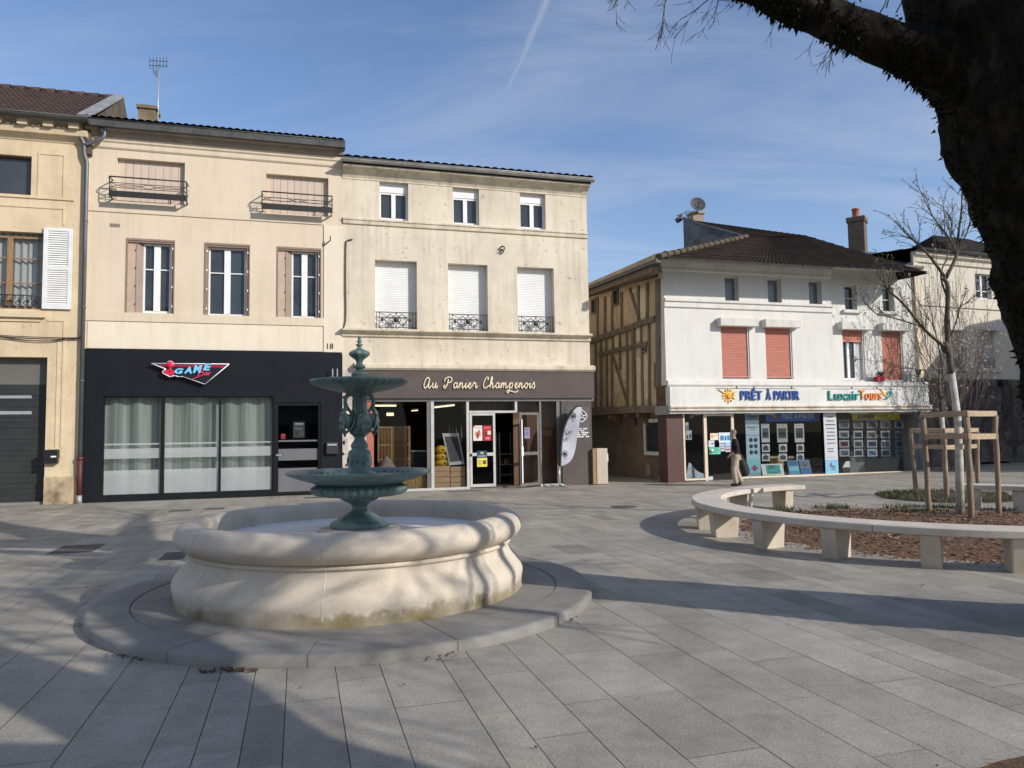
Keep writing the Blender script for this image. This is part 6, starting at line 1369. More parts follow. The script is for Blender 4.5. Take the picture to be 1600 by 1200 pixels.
mb = MB(); mb.box(uM+.002, wC+.2, -.15, .30, zE-.06, zE+.04); mb.build('eaves_board', whitet, Ch)
# roof: one plane from the eaves, found from where the photo shows its ridge
ev = PC.w(0, .25, zE+.14); pit = math.radians(27); nr = (Vector((0, 0, math.cos(pit)))+PC.n*math.sin(pit)).normalized()
def rp(x, y): return hit(x, y, ev, nr)
inv = PC.M.inverted(); LC = lambda p: inv @ p
EL, ER, HP, RL, RR_ = LC(rp(1029, 404)), LC(rp(1452, 427)), LC(rp(1166, 372)), LC(rp(1068, 343)), LC(rp(1262, 370))
mb = MB(); tile_roof(mb, EL, ER, RR_+(RR_-HP)*.0, HP, 62, 12, .03, .03); tile_roof(mb, HP, RR_, RR_+Vector((0, 0, .001)), RL, 20, 8, .03, .03)
BR = Vector((ER.x, 9, ER.z+.3)); mb.poly([ER, BR, RR_]); mb.poly([RR_, BR, Vector((RL.x+3.5, 9, ER.z+.3)), RL])
ridge_m = mat('mossy_ridge', (.12, .10, .05), (.06, .045, .03), scale=5, rough=.95)
roofC = mb.build('roof', tile_dark, Ch)
mb = MB(); n = 16
for k in range(n): mb.tube([EL.lerp(HP, k/n)+Vector((0, 0, .05)), EL.lerp(HP, (k+1.1)/n)+Vector((0, 0, .06))], [.12, .09], 8)
mb.build('hip_tiles', ridge_m, roofC)
back = PS.w(-13.5, .35, eb[1]); SB = LC(back)
e1 = LC(PS.w(0, .35, 0)); SE = Vector((EL.x, EL.y, EL.z)); zsb = LC(hit(922, 447, PS.p+PS.n*.35, PS.n))
mb = MB(); dS = (zsb-SE); far_ = SE+dS*2.2; HPb = HP+dS*2.0; mb.poly([SE, HP, HPb, far_]); mb.build('side_roof', slate_m, Ch)
mb = MB(); mb.beam(SE+Vector((-.0, 0, -.06)), far_+Vector((0, 0, -.06)), .16, .13); mb.build('side_gutter', zinc_dark, Ch)
mb = MB(); mb.beam(SE+dS*.10+Vector((.24, .0, -.22)), far_+Vector((.24, 0, -.22)), .34, .2); mb.build('eaves_board', timber, Ch)
# slate hung gable above the hip
RLd = Vector((RL.x, RL.y, SE.z-.2)); mb = MB(); mb.poly([HP+Vector((-.02, 0, -.3)), HP+Vector((-.02, 0, .05)), RL+Vector((-.02, 0, .12)), RLd+Vector((-.02, .0, 0))])
sl2, snt, sb = newmat('slate_hanging'); co = coords(snt, (1, 1.6, 2.2)); vv = N(snt, 'ShaderNodeTexVoronoi', Scale=1.6, Randomness=.35); snt.links.new(co, vv.inputs['Vector'])
snt.links.new(ramp(snt, vv.outputs['Color'], [(.1, (.045, .05, .058)), (.8, (.12, .13, .145))]).outputs[0], sb.inputs['Base Color']); sb.inputs['Roughness'].default_value = .6
mb.build('slate_gable', sl2, roofC); mb = MB(); mb.beam(HP+Vector((0, 0, .07)), RL+Vector((-.05, .3, .16)), .22, .06); mb.build('gable_coping', zinc, roofC)
mb = MB(); mb.beam(RL+Vector((-.16, .25, .0)), RL+Vector((.1, .3, .22)), .2, .2); mb.build('gable_finial', slate_m, roofC)
# chimneys
vd = -(RL.y+.4); a = PC.R(1083, 331, 1100, 352, vd); stone_ch = mat('chimney_stone', (.36, .30, .21), (.24, .20, .14), scale=5, rough=.9)
mb = MB(); mb.box(a[0], a[1], -vd-.0, -vd+.5, a[2]-.9, a[3]-.06); mb.box(a[0]-.06, a[1]+.06, -vd-.06, -vd+.56, a[3]-.06, a[3]+.02); mb.build('chimney', stone_ch, roofC)
dz = PC.uz(1091, 319, vd+.15); ds = thing('satellite_dish', 'grey satellite dish on the stone chimney of the white house', 'satellite dish', PC.w((a[0]+a[1])/2, vd, a[3]), PC.ang)
mb = MB(); mb.smooth = True; prev = None; dn = Vector((-.35, -1, .22)).normalized(); dx_ = dn.orthogonal().normalized(); dy_ = dn.cross(dx_); c0 = Vector((dz[0], -vd-.1, dz[1]))
for i in range(6):
    r = .31*i/5; ring = [mb.V(c0+dx_*r*math.cos(k*math.pi/16)+dy_*r*1.12*math.sin(k*math.pi/16)+dn*(r*r*.45)) for k in range(32)]
    if prev: 
        for k in range(32): mb.face((prev[k], ring[k], ring[(k+1) % 32], prev[(k+1) % 32]))
    prev = ring
mesh_m = mat('dish_grey', (.085, .088, .09), (.06, .062, .065), scale=4, rough=.6); local_of(PC, ds, mb, 'dish', mesh_m)
mb = MB(); mb.tube([Vector((c0.x, c0.y+.05, a[3]-.1)), c0+Vector((0, .05, .1))], .025, 6); mb.tube([c0+Vector((0, -.0, -.25)), c0+dn*.35+Vector((0, 0, -.1)), ], .012, 5); mb.sphere(c0+dn*.35+Vector((0, 0, -.1)), .04, 8, 6); mb.tube([c0+Vector((-.02, -.05, -.2)), c0+Vector((-.02, -.08, .1))], .012, 5); local_of(PC, ds, mb, 'arm', iron)
vr = -(RL.y); an = [PC.uz(*p, vr) for p in ((1072, 345), (1072, 329), (1058, 337), (1078, 330))]; ar = thing('aerial', 'small rooftop aerial at the end of the slate gable', 'aerial', PC.w(an[0][0], vr, an[0][1]), PC.ang); mb = MB(); mb.tube([(an[0][0], -vr, an[0][1]-.15), (an[1][0], -vr, an[1][1])], .018, 6); local_of(PC, ar, mb, 'mast', zinc); mb = MB(); P_, Q_ = Vector((an[2][0], -vr, an[2][1])), Vector((an[3][0], -vr, an[3][1])); mb.tube([P_, Q_], .012, 5)
for k in range(7): c_ = P_.lerp(Q_, k/6); h = .03+.012*k; mb.tube([c_-Vector((0, .1, h)), c_+Vector((0, .1, h))], .008, 4)
local_of(PC, ar, mb, 'aerial_head', iron)
vk = -5.0; a = PC.R(1333, 340, 1362, 394, vk); brick, knt, kb = newmat('chimney_brick'); co = coords(knt, (1, 1, 1)); br_ = knt.nodes.new('ShaderNodeTexBrick'); mp_ = knt.nodes.new('ShaderNodeMapping'); mp_.inputs['Rotation'].default_value = (math.pi/2, 0, 0); knt.links.new(co, mp_.inputs[0]); knt.links.new(mp_.outputs[0], br_.inputs['Vector'])
br_.inputs['Scale'].default_value = 4.5; br_.inputs['Color1'].default_value = (.15, .105, .07, 1); br_.inputs['Color2'].default_value = (.09, .066, .047, 1); br_.inputs['Mortar'].default_value = (.20, .165, .125, 1); knt.links.new(br_.outputs[0], kb.inputs['Base Color']); kb.inputs['Roughness'].default_value = .95
mb = MB(); hw = (a[1]-a[0])/2*.74; mb.box(-hw, hw, -hw, hw, a[2]-1.2, a[3]-.14); mb.box(-hw-.05, hw+.05, -hw-.05, hw+.05, a[3]-.14, a[3]+.08)
for v in mb.v: x_, y_ = v.x, v.y; v.x = (a[0]+a[1])/2+x_*.78-y_*.62; v.y = -vk+.3+x_*.62+y_*.78
chm = mb.build('chimney', brick, roofC)
mb = MB(); c_ = ((a[0]+a[1])/2-.05, -vk+.3, a[3]); mb.lathe([(.17, .07), (.15, .2), (.15, .45), (.17, .47), (.17, .52), (.11, .52), (.11, .3)], 14, c_); mb.build('chimney_pot', mat('terracotta', (.42, .11, .05), (.30, .08, .04), scale=6, rough=.8), chm)
# slate roof of the right wing
mb = MB(); a0, a1, a2, a3 = (PC.uz(1345, 392, -4.6), PC.uz(1432, 400, -4.6), PC.uz(1440, 419, -.5), PC.uz(1392, 408, -2)); mb.poly([(a0[0], 4.6, a0[1]), (a2[0]-.9, .6, a2[1]+.02), (a2[0]+.2, .6, a2[1]+.02), (a1[0]+.3, 4.6, a1[1])]); mb.poly([(a0[0], 4.6, a0[1]), (a1[0]+.3, 4.6, a1[1]), (a1[0]+.3, 9, a1[1]-1), (a0[0], 9, a1[1]-1)]); mb.build('slate_roof', slate_m, Ch)
# windows and blinds
for r in tc_w:
    window(Ch, (r[0], r[1], r[2]+.02, r[3]), .22, whitet, mat('sky_grey_pane', (.17, .18, .19), (.12, .13, .14), scale=1, rough=.15), mull=False, fr=.03); mb = MB(); mb.box(r[0]+.05, r[1]-.12, -.05, .18, r[2]-.08, r[2]+.01); mb.build('sill', whitet, Ch)  # lighter pane grey stands in for the sky reflected in these windows
for r in tr_w:
    window(Ch, (r[0], r[1]-.02, r[2], r[3]), -RSH+.20, whitet, pane_m, mull=False, fr=.035, trans=(.5,)); mb = MB(); mb.box(r[0]-.14, r[1]+.12, -RSH-.12, -RSH+.02, r[2]-.11, r[2]-.0); mb.build('sill', whitet, Ch)
redb_ = mat('red_blind', (.52, .215, .160), (.45, .18, .13), scale=2, rough=.6, stretch=(1, 1, 4))
def redblind(r, y, zlo):
    u0, u1, z0, z1 = r; mb = MB(); n = int((z1-zlo)/.055); hh = (z1-zlo)/n
    for k in range(n):
        z = zlo+k*hh; mb.poly([(u0+.05, y+.016, z), (u1-.05, y+.016, z), (u1-.05, y, z+hh*.75), (u0+.05, y, z+hh*.75)]); mb.poly([(u0+.05, y, z+hh*.75), (u1-.05, y, z+hh*.75), (u1-.05, y+.016, z+hh), (u0+.05, y+.016, z+hh)])
    mb.box(u0+.05, u1-.05, y-.012, y+.02, zlo-.05, zlo); o = mb.build('roller_blind', redb_, Ch)
    mb = MB(); mb.box(u0, u0+.05, y-.03, y+.06, z0, z1); mb.build('guide_rail', whitet, o); mb = MB(); mb.box(u1-.05, u1, y-.03, y+.06, z0, z1); mb.build('guide_rail', whitet, o)
for r in sh_l:
    redblind(r, .06, r[2]+.10)
for i, r in enumerate(sh_r):
    redblind(r, -RSH+.06, r[2]+.06 if i else PC.uz(1335, 532, RSH)[1])
r = sh_r[0]; window(Ch, (r[0]+.02, r[1]-.30, r[2]+.02, r[3]), -RSH+.18, pvc, pane_m, twin=.10, fr=.04); mb = MB(); mb.box(r[1]-.30, r[1], -RSH+.13, -RSH+.19, r[2], r[3]); mb.build('window_panel', whitet, Ch)
boxm = plaster('blind_box_white', (.66, .645, .60), (.46, .44, .39), .7, .3, 2, .1, .6)
for r, y, e0, e1 in ((sh_l[0], 0, .14, .22), (sh_l[1], 0, .12, .22), (sh_r[0], -RSH, .20, .22), (sh_r[1], -RSH, .14, .20)):
    mb = MB(); mb.box(r[0]-e0, r[1]+e1, y-.27, y, r[3]-.02, r[3]+.26); mb.build('blind_box', boxm, Ch, bevel=.02)
for r in sh_l: mb = MB(); mb.box(r[0], r[1], .15, .2, r[2], r[3]); mb.build('room_back', whitet, Ch)
mb = MB(); r = sh_r[1]; mb.box(r[0], r[1], -RSH+.15, -RSH+.2, r[2], r[3]); mb.build('room_back', whitet, Ch)
# flower box on the sill
a = PC.R(1371, 584, 1384, 596, .2); fb_ = thing('flower_pot', 'small red window box with a green plant on the sill under the right red blind', 'flower pot', PC.w((a[0]+a[1])/2, .08, a[2]), PC.ang); mb = MB(); mb.hexa([(a[0]+.03, -.17, zB1+.002), (a[1]-.03, -.17, zB1+.002), (a[1]-.03, -.02, zB1+.002), (a[0]+.03, -.02, zB1+.002), (a[0], -.2, zB1+.17), (a[1], -.2, zB1+.17), (a[1], 0, zB1+.17), (a[0], 0, zB1+.17)]); local_of(PC, fb_, mb, 'box', flatmat((170, 40, 60)))
mb = MB()
for _ in range(60): c_ = Vector((rnd(a[0], a[1]), rnd(-.18, -.02), zB1+.17+rnd(0, .16))); u_ = Vector((rnd(-1, 1), rnd(-1, 1), rnd(-1, 1)))*.05; v_ = u_.orthogonal()*.6; mb.poly([c_-u_, c_-v_, c_+u_, c_+v_])
local_of(PC, fb_, mb, 'plant', grass_m)
# travel agency front
zF1c = zB0-.05; zF0c = PC.uz(1240, 633.5, .3)[1]; zL0 = PC.uz(1240, 641, .35)[1]; uX0 = PC.uz(1047, 620, .3)[0]; uX1 = PC.uz(1455, 620, .3)[0]
mb = MB(); mb.box(uX0, uX1-.1, -.30, .0, zF0c, zF1c-.003); mb.build('sign_fascia', whitet, Ch)
rusty = plaster('rusty_ledge', (.70, .67, .60), (.40, .26, .12), .7, .5, 1.5, .1, .8)
mb = MB(); ledge(mb, uX0-.02, uX1+.0, [(.26, zL0), (.36, zL0+.01), (.36, zL0+.06), (.30, zL0+.08), (.30, zF0c-.06), (.37, zF0c-.05), (.37, zF0c-.003)]); mb.build('fascia_ledge', rusty, Ch)
mb = MB(); mb.box(uX0, uX1, -.26, .3, zL0-.08, zL0-.003); mb.build('shop_soffit', whitet, Ch)
maroon = mat('maroon_panel', (.085, .032, .024), (.065, .025, .02), scale=2, rough=.5); creamf = mat('cream_frame', (.72, .60, .45), (.60, .50, .38), scale=3, rough=.5)
XC = lambda x, y=700, v=0: PC.uz(x, y, v)[0]; ZC = lambda y, x=1240, v=0: PC.uz(x, y, v)[1]
zT = zL0-.083; gL, gR = gz(5.4, 23.7), gz(14.5, 26)
mb = MB(); mb.box(XC(1042), XC(1067), -.03, .6, -.2, zT); mb.build('maroon_pier', maroon, Ch)
zs0, zs1 = PC.uz(1085, 748)[1], PC.uz(1440, 735.5)[1]; zsill = (zs0+zs1)/2
mb = MB(); mb.box(XC(1067)+.002, XC(1104), -.03, .15, -.2, zsill-.05); mb.box(XC(1144), XC(1446), -.03, .15, -.2, zsill-.05); mb.build('shop_base', maroon, Ch)
mb = MB(); mb.box(XC(1067)+.002, XC(1104), -.06, .15, zsill-.049, zsill+.01); mb.box(XC(1144), XC(1446), -.06, .15, zsill-.049, zsill+.01); mb.build('shop_sill', creamf, Ch)
interC = mat('agency_interior', (.030, .028, .026), (.022, .02, .02), scale=1, rough=.8)
mb = MB(); room(mb, XC(1067)+.002, XC(1446), .16, 5.5, .02, zT+.02); mb.build('interior', interC, Ch)
def fpost(x0, x1, z0=zsill+.01, z1=None): mb = MB(); mb.box(XC(x0), XC(x1), -.04, .05, z0, z1 or zT); return mb.build('frame_post', creamf, Ch)
fpost(1067.5, 1070); fpost(1100, 1104.5, .02); fpost(1143, 1147, .02); fpost(1442, 1446)
zd = ZC(647); mb = MB(); mb.box(XC(1104.5), XC(1143), -.04, .05, zd-.04, zd+.02); mb.build('door_transom', creamf, Ch)
for x0, x1, lo, hi in ((1070, 1100, zsill, zT), (1147, 1285, zsill, zT), (1310, 1442, zsill, zT)):
    mb = MB(); a, b = XC(x0), XC(x1); mb.poly([(a, .02, lo), (b, .02, lo), (b, .02, hi), (a, .02, hi)]); mb.build('shop_window', clear, Ch)
mb = MB(); a, b = XC(1105), XC(1143); mb.poly([(a, .02, .03), (b, .02, .03), (b, .02, zd-.04), (a, .02, zd-.04)]); dC = mb.build('door', clear, Ch); mb = MB(); mb.box(a+.02, a+.18, 0, .04, .04, .16); mb.sphere((a+.16, -.03, 1.02), .07, 10, 8, (1, .5, 1)); mb.build('door_fitting', steel, dC)
for x0, x1, y in ((1086, 1121, 642.5), (1174, 1212, 642), (1330, 1356, 641.5), (1400, 1435, 641)):
    p, q = PC.uz(x0, y, -.05), PC.uz(x1, y, -.05); t = thing('ceiling_light', 'thin white strip light under the soffit of the agency window, %s' % {1086: 'left one above the door', 1174: 'above the blue banner', 1330: 'above the yellow banner', 1400: 'at the right end'}[x0], 'ceiling light', PC.w(p[0], -.05, zT-.06), PC.ang); mb = MB(); mb.box(p[0], q[0], .08, .14, zT-.045, zT-.005); local_of(PC, t, mb, 'tube', pvc); mb = MB(); mb.box(p[0]-.02, q[0]+.02, .10, .13, zT-.004, zT+.01); local_of(PC, t, mb, 'housing', steel)
# fascia lettering
blue = flatmat((40, 84, 158)); yellowm = flatmat((244, 184, 40)); orange = flatmat((232, 140, 62)); teal = flatmat((18, 138, 132))
s1_ = thing('shop_sign', 'blue PRÊT À PARTIR lettering with a yellow sun on the white fascia', 'shop sign', PC.w(XC(1185, 618, .32), .32, ZC(630, 1185, .32)), PC.ang)
a = PC.R(1157, 610.5, 1249, 624.5, .32); mb = MB(); wds = [('PRÊT', 0, .36, 1.0, .26), ('À', .43, .51, 1.0, .26), ('PARTIR', .565, 1.0, 1.0, 0)]
H = a[3]-a[2]
for w, f0, f1, _, acc in wds: text_mesh(mb, w, a[0]+(a[1]-a[0])*f0, a[0]+(a[1]-a[0])*f1, a[2], a[3]+acc*H, -.305, .05, .012)
local_of(PC, s1_, mb, 'letters', blue)
mb = MB(); c_ = PC.uz(1138.5, 618, .32); 
mb.sphere((c_[0], -.325, c_[1]), .13, 16, 10, (1, .25, 1))
for k, (ang_, l) in enumerate(((25, .36), (60, .24), (90, .25), (120, .24), (152, .44), (180, .25), (205, .26), (235, .25), (268, .26), (300, .24), (335, .28), (5, .25))):
    t = math.radians(ang_); d = Vector((math.cos(t), 0, math.sin(t))); mb.tube([Vector((c_[0], -.32, c_[1]))+d*.16, Vector((c_[0], -.32, c_[1]))+d*l], [.03, .012], 6)
local_of(PC, s1_, mb, 'sun_emblem', yellowm); mb = MB(); mb.tube([(c_[0]+(.02+.009*k)*math.cos(k*.7), -.362, c_[1]+(.02+.009*k)*math.sin(k*.7)) for k in range(10)], .012, 5); local_of(PC, s1_, mb, 'spiral', orange)
mb = MB(); p = PC.R(1118, 606.5, 1244, 607.5, .32); mb.box(p[0], p[1], -.315, -.302, p[2], p[3]-.0); 
for x in (1151, 1178, 1237): q = PC.uz(x, 604.5, .32); mb.box(q[0], q[0]+.03, -.33, -.302, q[1]-.05, q[1]+.03)
local_of(PC, s1_, mb, 'cable_duct', flatmat((120, 118, 112)))
s2_t = thing('shop_sign', 'green and orange LuxairTours lettering with a bird emblem on the white fascia', 'shop sign', PC.w(XC(1340, 618, .32), .32, ZC(630, 1340, .32)), PC.ang)
a = PC.R(1294, 610.5, 1343, 625, .32); mb = MB(); text_mesh(mb, 'Luxair', *a, -.305, .05, .006); local_of(PC, s2_t, mb, 'letters', teal)
a = PC.R(1342, 609.5, 1377, 624.5, .32); mb = MB(); text_mesh(mb, 'Tours', *a, -.305, .05, .004); local_of(PC, s2_t, mb, 'letters', orange)
def cp(pts): return [(PC.uz(x, y, .32)[0], PC.uz(x, y, .32)[1]) for x, y in pts]
mb = MB(); mb.prism(cp(((1376, 608), (1383, 614), (1386, 620), (1381, 617))), -.33, -.302); local_of(PC, s2_t, mb, 'emblem_wing', yellowm)
mb = MB(); mb.prism(cp(((1378, 625), (1386, 623.5), (1391.5, 618), (1394, 612.5), (1389, 611), (1392, 615), (1388, 619.5), (1384, 622))), -.331, -.303); mb.prism(cp(((1381, 618), (1387, 619), (1389, 612), (1386, 613))), -.329, -.301); local_of(PC, s2_t, mb, 'emblem_bird', teal)
mb = MB(); p = PC.R(1284, 607, 1398, 608, .32); mb.box(p[0], p[1], -.315, -.302, p[2], p[3]); 
for x in (1331, 1370): q = PC.uz(x, 605, .32); mb.box(q[0], q[0]+.03, -.33, -.302, q[1]-.05, q[1]+.03)
p = PC.R(1434, 605, 1441, 621, .32); mb.box(p[0], p[0]+.02, -.31, -.302, p[2], p[3]); mb.box(p[0]+.021, p[1], -.31, -.302, p[2], p[2]+.02); local_of(PC, s2_t, mb, 'cable_duct', flatmat((150, 146, 140)))
# inside the agency
def bd(name, label, cat, x0, y0, x1, y1, v, bg, blocks, group=None, th=.012, tilt=0): return board(PC, name, label, cat, PC.R(x0, y0, x1, y1, v), v, bg, blocks, group, th, tilt=tilt)
o = bd('banner', 'deep blue banner reading PRÊT À PARTIR hung inside the agency window', 'banner', 1196, 643, 1281, 658, -.35, (34, 104, 196), [])
def overlay(o, pl, s, r, v, c, bold=.02):
    mb = MB(); text_mesh(mb, s, *r, -v, .012, bold); return mb.build('lettering', flatmat(c), o, frame=pl.M)
overlay(o, PC, 'PRÊT À PARTIR', PC.R(1222, 644.5, 1273, 653.5, -.33), -.345, (190, 208, 236)); mb = MB(); c_ = PC.uz(1210, 650.5, -.33)
mb.sphere((c_[0], .335, c_[1]), .07, 10, 8, (1, .2, 1))
for k in range(9): t = k*.7; mb.tube([(c_[0]+.09*math.cos(t), .335, c_[1]+.09*math.sin(t)), (c_[0]+.19*math.cos(t), .335, c_[1]+.17*math.sin(t))], .012, 5)
mb.build('sun_emblem', flatmat((196, 150, 52)), o, frame=PC.M)
o = bd('banner', 'yellow banner reading LuxairTours hung inside the agency window', 'banner', 1331, 642.5, 1407, 656, -.35, (208, 188, 24), []); overlay(o, PC, 'Luxair', PC.R(1341, 645, 1369, 653.5, -.33), -.345, (42, 70, 58), .03); overlay(o, PC, 'Tours', PC.R(1370, 645, 1388, 653.5, -.33), -.345, (172, 144, 40)); mb = MB(); mb.tube(catmull([(PC.uz(x, y, -.33)[0], .336, PC.uz(x, y, -.33)[1]) for x, y in ((1391, 645), (1396, 650), (1391, 654), (1387, 653))], 4), .014, 5); mb.build('emblem', flatmat((176, 160, 60)), o, frame=PC.M)
dk = (44, 58, 72)
ru = bd('roll_up', 'pale blue roll up panel with six round symbols beside the walking man', 'display panel', 1164, 643, 1189, 744, -.10, (172, 202, 216), [(0, 0, 1, .2, (122, 150, 164)), (.2, .06, .8, .09, (50, 66, 80)), (.35, .10, .65, .115, (60, 80, 92)), (0, .2, 1, .36, (188, 204, 214)), (.1, .235, .9, .252, (40, 60, 74)), (.28, .275, .75, .285, (110, 130, 142)), (0, .365, 1, .372, (90, 120, 138)), (0, .75, 1, 1, (128, 196, 206)), (.1, .73, .9, .737, (120, 150, 165)), (.42, .83, .68, .92, (206, 70, 130)), (.3, .86, .85, .89, (206, 90, 140)), (0, .94, 1, 1, (200, 222, 226))])
mb = MB(); r = PC.R(1164, 643, 1189, 744, -.10)
for i in range(3):
    for fx in (.36, .70): mb.sphere((r[0]+(r[1]-r[0])*fx, .096, r[3]-(r[3]-r[2])*(.44+.095*i)), .075, 10, 6, (1, .1, 1.0))
mb.build('round_symbol', flatmat(dk), ru, frame=PC.M)
bd('roll_up', 'white roll up panel with a column of short words between the two window displays', 'display panel', 1286, 641, 1310.5, 740, .02, (192, 194, 200), [(.25, .10, .75, .118, (90, 80, 90)), (.2, .16, .8, .178, (90, 80, 90)), (.12, .22, .88, .238, (70, 64, 74))]+[(.2, .28+.058*k, .85, .296+.058*k, (96, 92, 100)) for k in range(5)]+[(.2, .60, .7, .615, (90, 80, 90)), (.2, .64, .7, .655, (90, 80, 90)), (.12, .74, .8, .748, (150, 150, 156)), (0, .78, 1, 1, (122, 178, 206)), (.32, .82, .5, .89, (196, 84, 96)), (.42, .87, .75, .94, (190, 60, 80))])
bd('roll_up', 'narrow pale blue panel at the right end of the agency window', 'display panel', 1433.5, 645, 1442, 735, -.04, (150, 172, 204), [(.1, .05, .9, .3, (170, 190, 216)), (0, .8, 1, 1, (120, 160, 200))])
random.seed(44); N1 = {0: 'left', 1: 'middle', 2: 'right'}; R1_ = {0: 'tall framed', 1: 'small', 2: 'lowest small'}
pal = [(70, 88, 104), (88, 86, 80), (58, 74, 70), (96, 104, 116), (46, 60, 84), (110, 96, 82)]
for j, (y0, y1) in enumerate(((662, 691), (694, 706), (709, 720))):
    for i, (x0, x1) in enumerate(((1189, 1203), (1213.5, 1231), (1241, 1257)) if j == 0 else ((1190.5, 1203), (1217, 1230), (1244.5, 1256.5))):
        k = (i*2+j) % 6; bg = [(188, 194, 200), (176, 174, 168), (196, 196, 192)][i] if j == 0 else (206, 212, 216)
        bl = [(.12, .24, .88, .78, pal[k]), (.15, .45, .8, .62, pal[(k+2) % 6]), (.3, .5, .55, .7, pal[(k+4) % 6]), (.2, .08, .7, .13, (150, 154, 158))] if j == 0 else [(.12, .3, .85, .85, pal[k]), (.3, .2, .7, .6, pal[(k+3) % 6]), (.15, .08, .6, .16, (120, 130, 150))]
        bd('offer_card', '%s travel picture under the blue banner, %s of its row of three' % (R1_[j], N1[i]), 'offer card', x0, y0, x1, y1, -.30, bg, bl, 'travel pictures in the agency window')
C1 = {0: 'first', 1: 'second', 2: 'third', 3: 'fourth', 4: 'fifth and faintest'}; RW = {0: 'top', 1: 'second', 2: 'third', 3: 'bottom'}
for j, (y0, y1) in enumerate(((655.5, 669.5), (673, 684.5), (687.5, 699), (701.5, 713))):
    for i, (x0, x1) in enumerate(((1310.5, 1326.5), (1333, 1348), (1354, 1370), (1375.5, 1390.5), (1398, 1410.5))):
        if j == 0: x1 += .8
        k = (i+3*j) % 6; bg = (116, 124, 134) if j == 0 else ((168, 172, 176) if i < 4 else (104, 112, 120)); c1_ = (120, 30, 44) if (i, j) == (0, 2) else ((70, 66, 110) if (i, j) == (2, 2) else ((90, 120, 180) if (i, j) == (2, 3) else pal[k]))
        bd('offer_card', 'card under the yellow banner, %s row from top, %s from left' % (RW[j], C1[i]), 'offer card', x0+.35*j, y0, x1+.35*j, y1, -.30, bg, [(.12, .22, .88, .86, c1_), (.2, .35, .6, .6, pal[(k+2) % 6]), (.45, .5, .85, .8, pal[(k+4) % 6])], 'travel pictures in the agency window')
greyp = mat('grey_partition', (.105, .11, .112), (.085, .09, .092), scale=1.5, rough=.6)
mb = MB(); a, b = XC(1320, 700, -1.2), XC(1446, 700, -.8); mb.box(a, b, .95, 1.0, .05, zT); o = mb.build('partition', greyp, frame=PC.M); tag(o, 'grey partition wall behind the cards on the right of the agency', 'partition')
mb = MB(); p = PC.R(1327, 714, 1352, 742, -.6); mb.box(p[0], p[1], .6, .9, .05, p[3]); t = thing('display_stand', 'grey box stand under the travel cards of the right agency window', 'stand', PC.w(p[0], -.6, .05), PC.ang); local_of(PC, t, mb, 'body', mat('stand_grey', (.16, .165, .17), (.14, .14, .145), scale=2, rough=.6), bevel=.01); mb = MB(); mb.box(p[0]-.04, p[1]+.04, .56, .92, p[3]+.001, p[3]+.03); local_of(PC, t, mb, 'top', steel)
mb = MB(); p = PC.R(1316, 721, 1328, 730, -.25); mb.prism([(p[0], p[2]), (p[1], p[2]), (p[1], p[3]), (p[0]+(p[1]-p[0])*.5, p[3])], .25, .27); t = thing('price_card', 'white slanting card low beside the grey box stand', 'card', PC.w(p[0], -.25, p[2]), PC.ang); local_of(PC, t, mb, 'card', pvc); mb = MB(); mb.box(p[0], p[1], .26, .34, zsill, p[2]-.002); local_of(PC, t, mb, 'support', iron)
yb_ = mat('mustard_board', (.38, .24, .04), (.28, .17, .03), scale=3, rough=.7)
for k, (x0, x1, y0, y1, lab) in enumerate(((1203, 1226, 712, 743, 'mustard display box behind the teal brochures, the taller one'), (1231, 1241, 712, 721, 'small mustard box behind the slanted brochures'))):
    mb = MB(); p = PC.R(x0, y0, x1, y1, -.55); t = thing('display_box', lab, 'display box', PC.w(p[0], -.55, p[2]), PC.ang, 'mustard display boxes'); mb.box(p[0], p[1], .55, .75, max(p[2], .3) if k == 0 else p[2], p[3]); local_of(PC, t, mb, 'body', yb_, bevel=.01); mb = MB(); mb.box(p[0]+.02, p[1]-.02, .545, .552, p[3]-.06, p[3]-.03); local_of(PC, t, mb, 'label_strip', pvc)
for x0, y0, x1, y1, lab, bl in ((1191.5, 725.5, 1226, 742.5, 'wide framed brochure with a teal sea, on the agency window sill', [(.2, .1, .85, .85, (40, 150, 150)), (.3, .5, .75, .8, (90, 190, 186)), (.35, .12, .6, .4, (150, 160, 120)), (.02, .9, .6, 1, (170, 200, 150))]), (1233, 720, 1251, 742, 'slanted blue and white brochure beside the framed teal one', [(.05, .05, .9, .35, (40, 100, 150)), (.1, .4, .95, .7, (120, 190, 200)), (.2, .75, .9, .95, (60, 150, 180))]), (1252, 719, 1269, 742, 'dark blue brochure rightmost on the agency window sill', [(.1, .1, .9, .4, (90, 100, 120)), (.3, .3, .6, .5, (140, 80, 70)), (.1, .55, .9, .9, (30, 100, 150))])):
    bd('brochure', lab, 'brochure', x0, y0, x1, y1, -.14, (214, 214, 206) if x0 < 1200 else (90, 130, 170), bl, 'brochures on the agency sill', .02, tilt=.25)
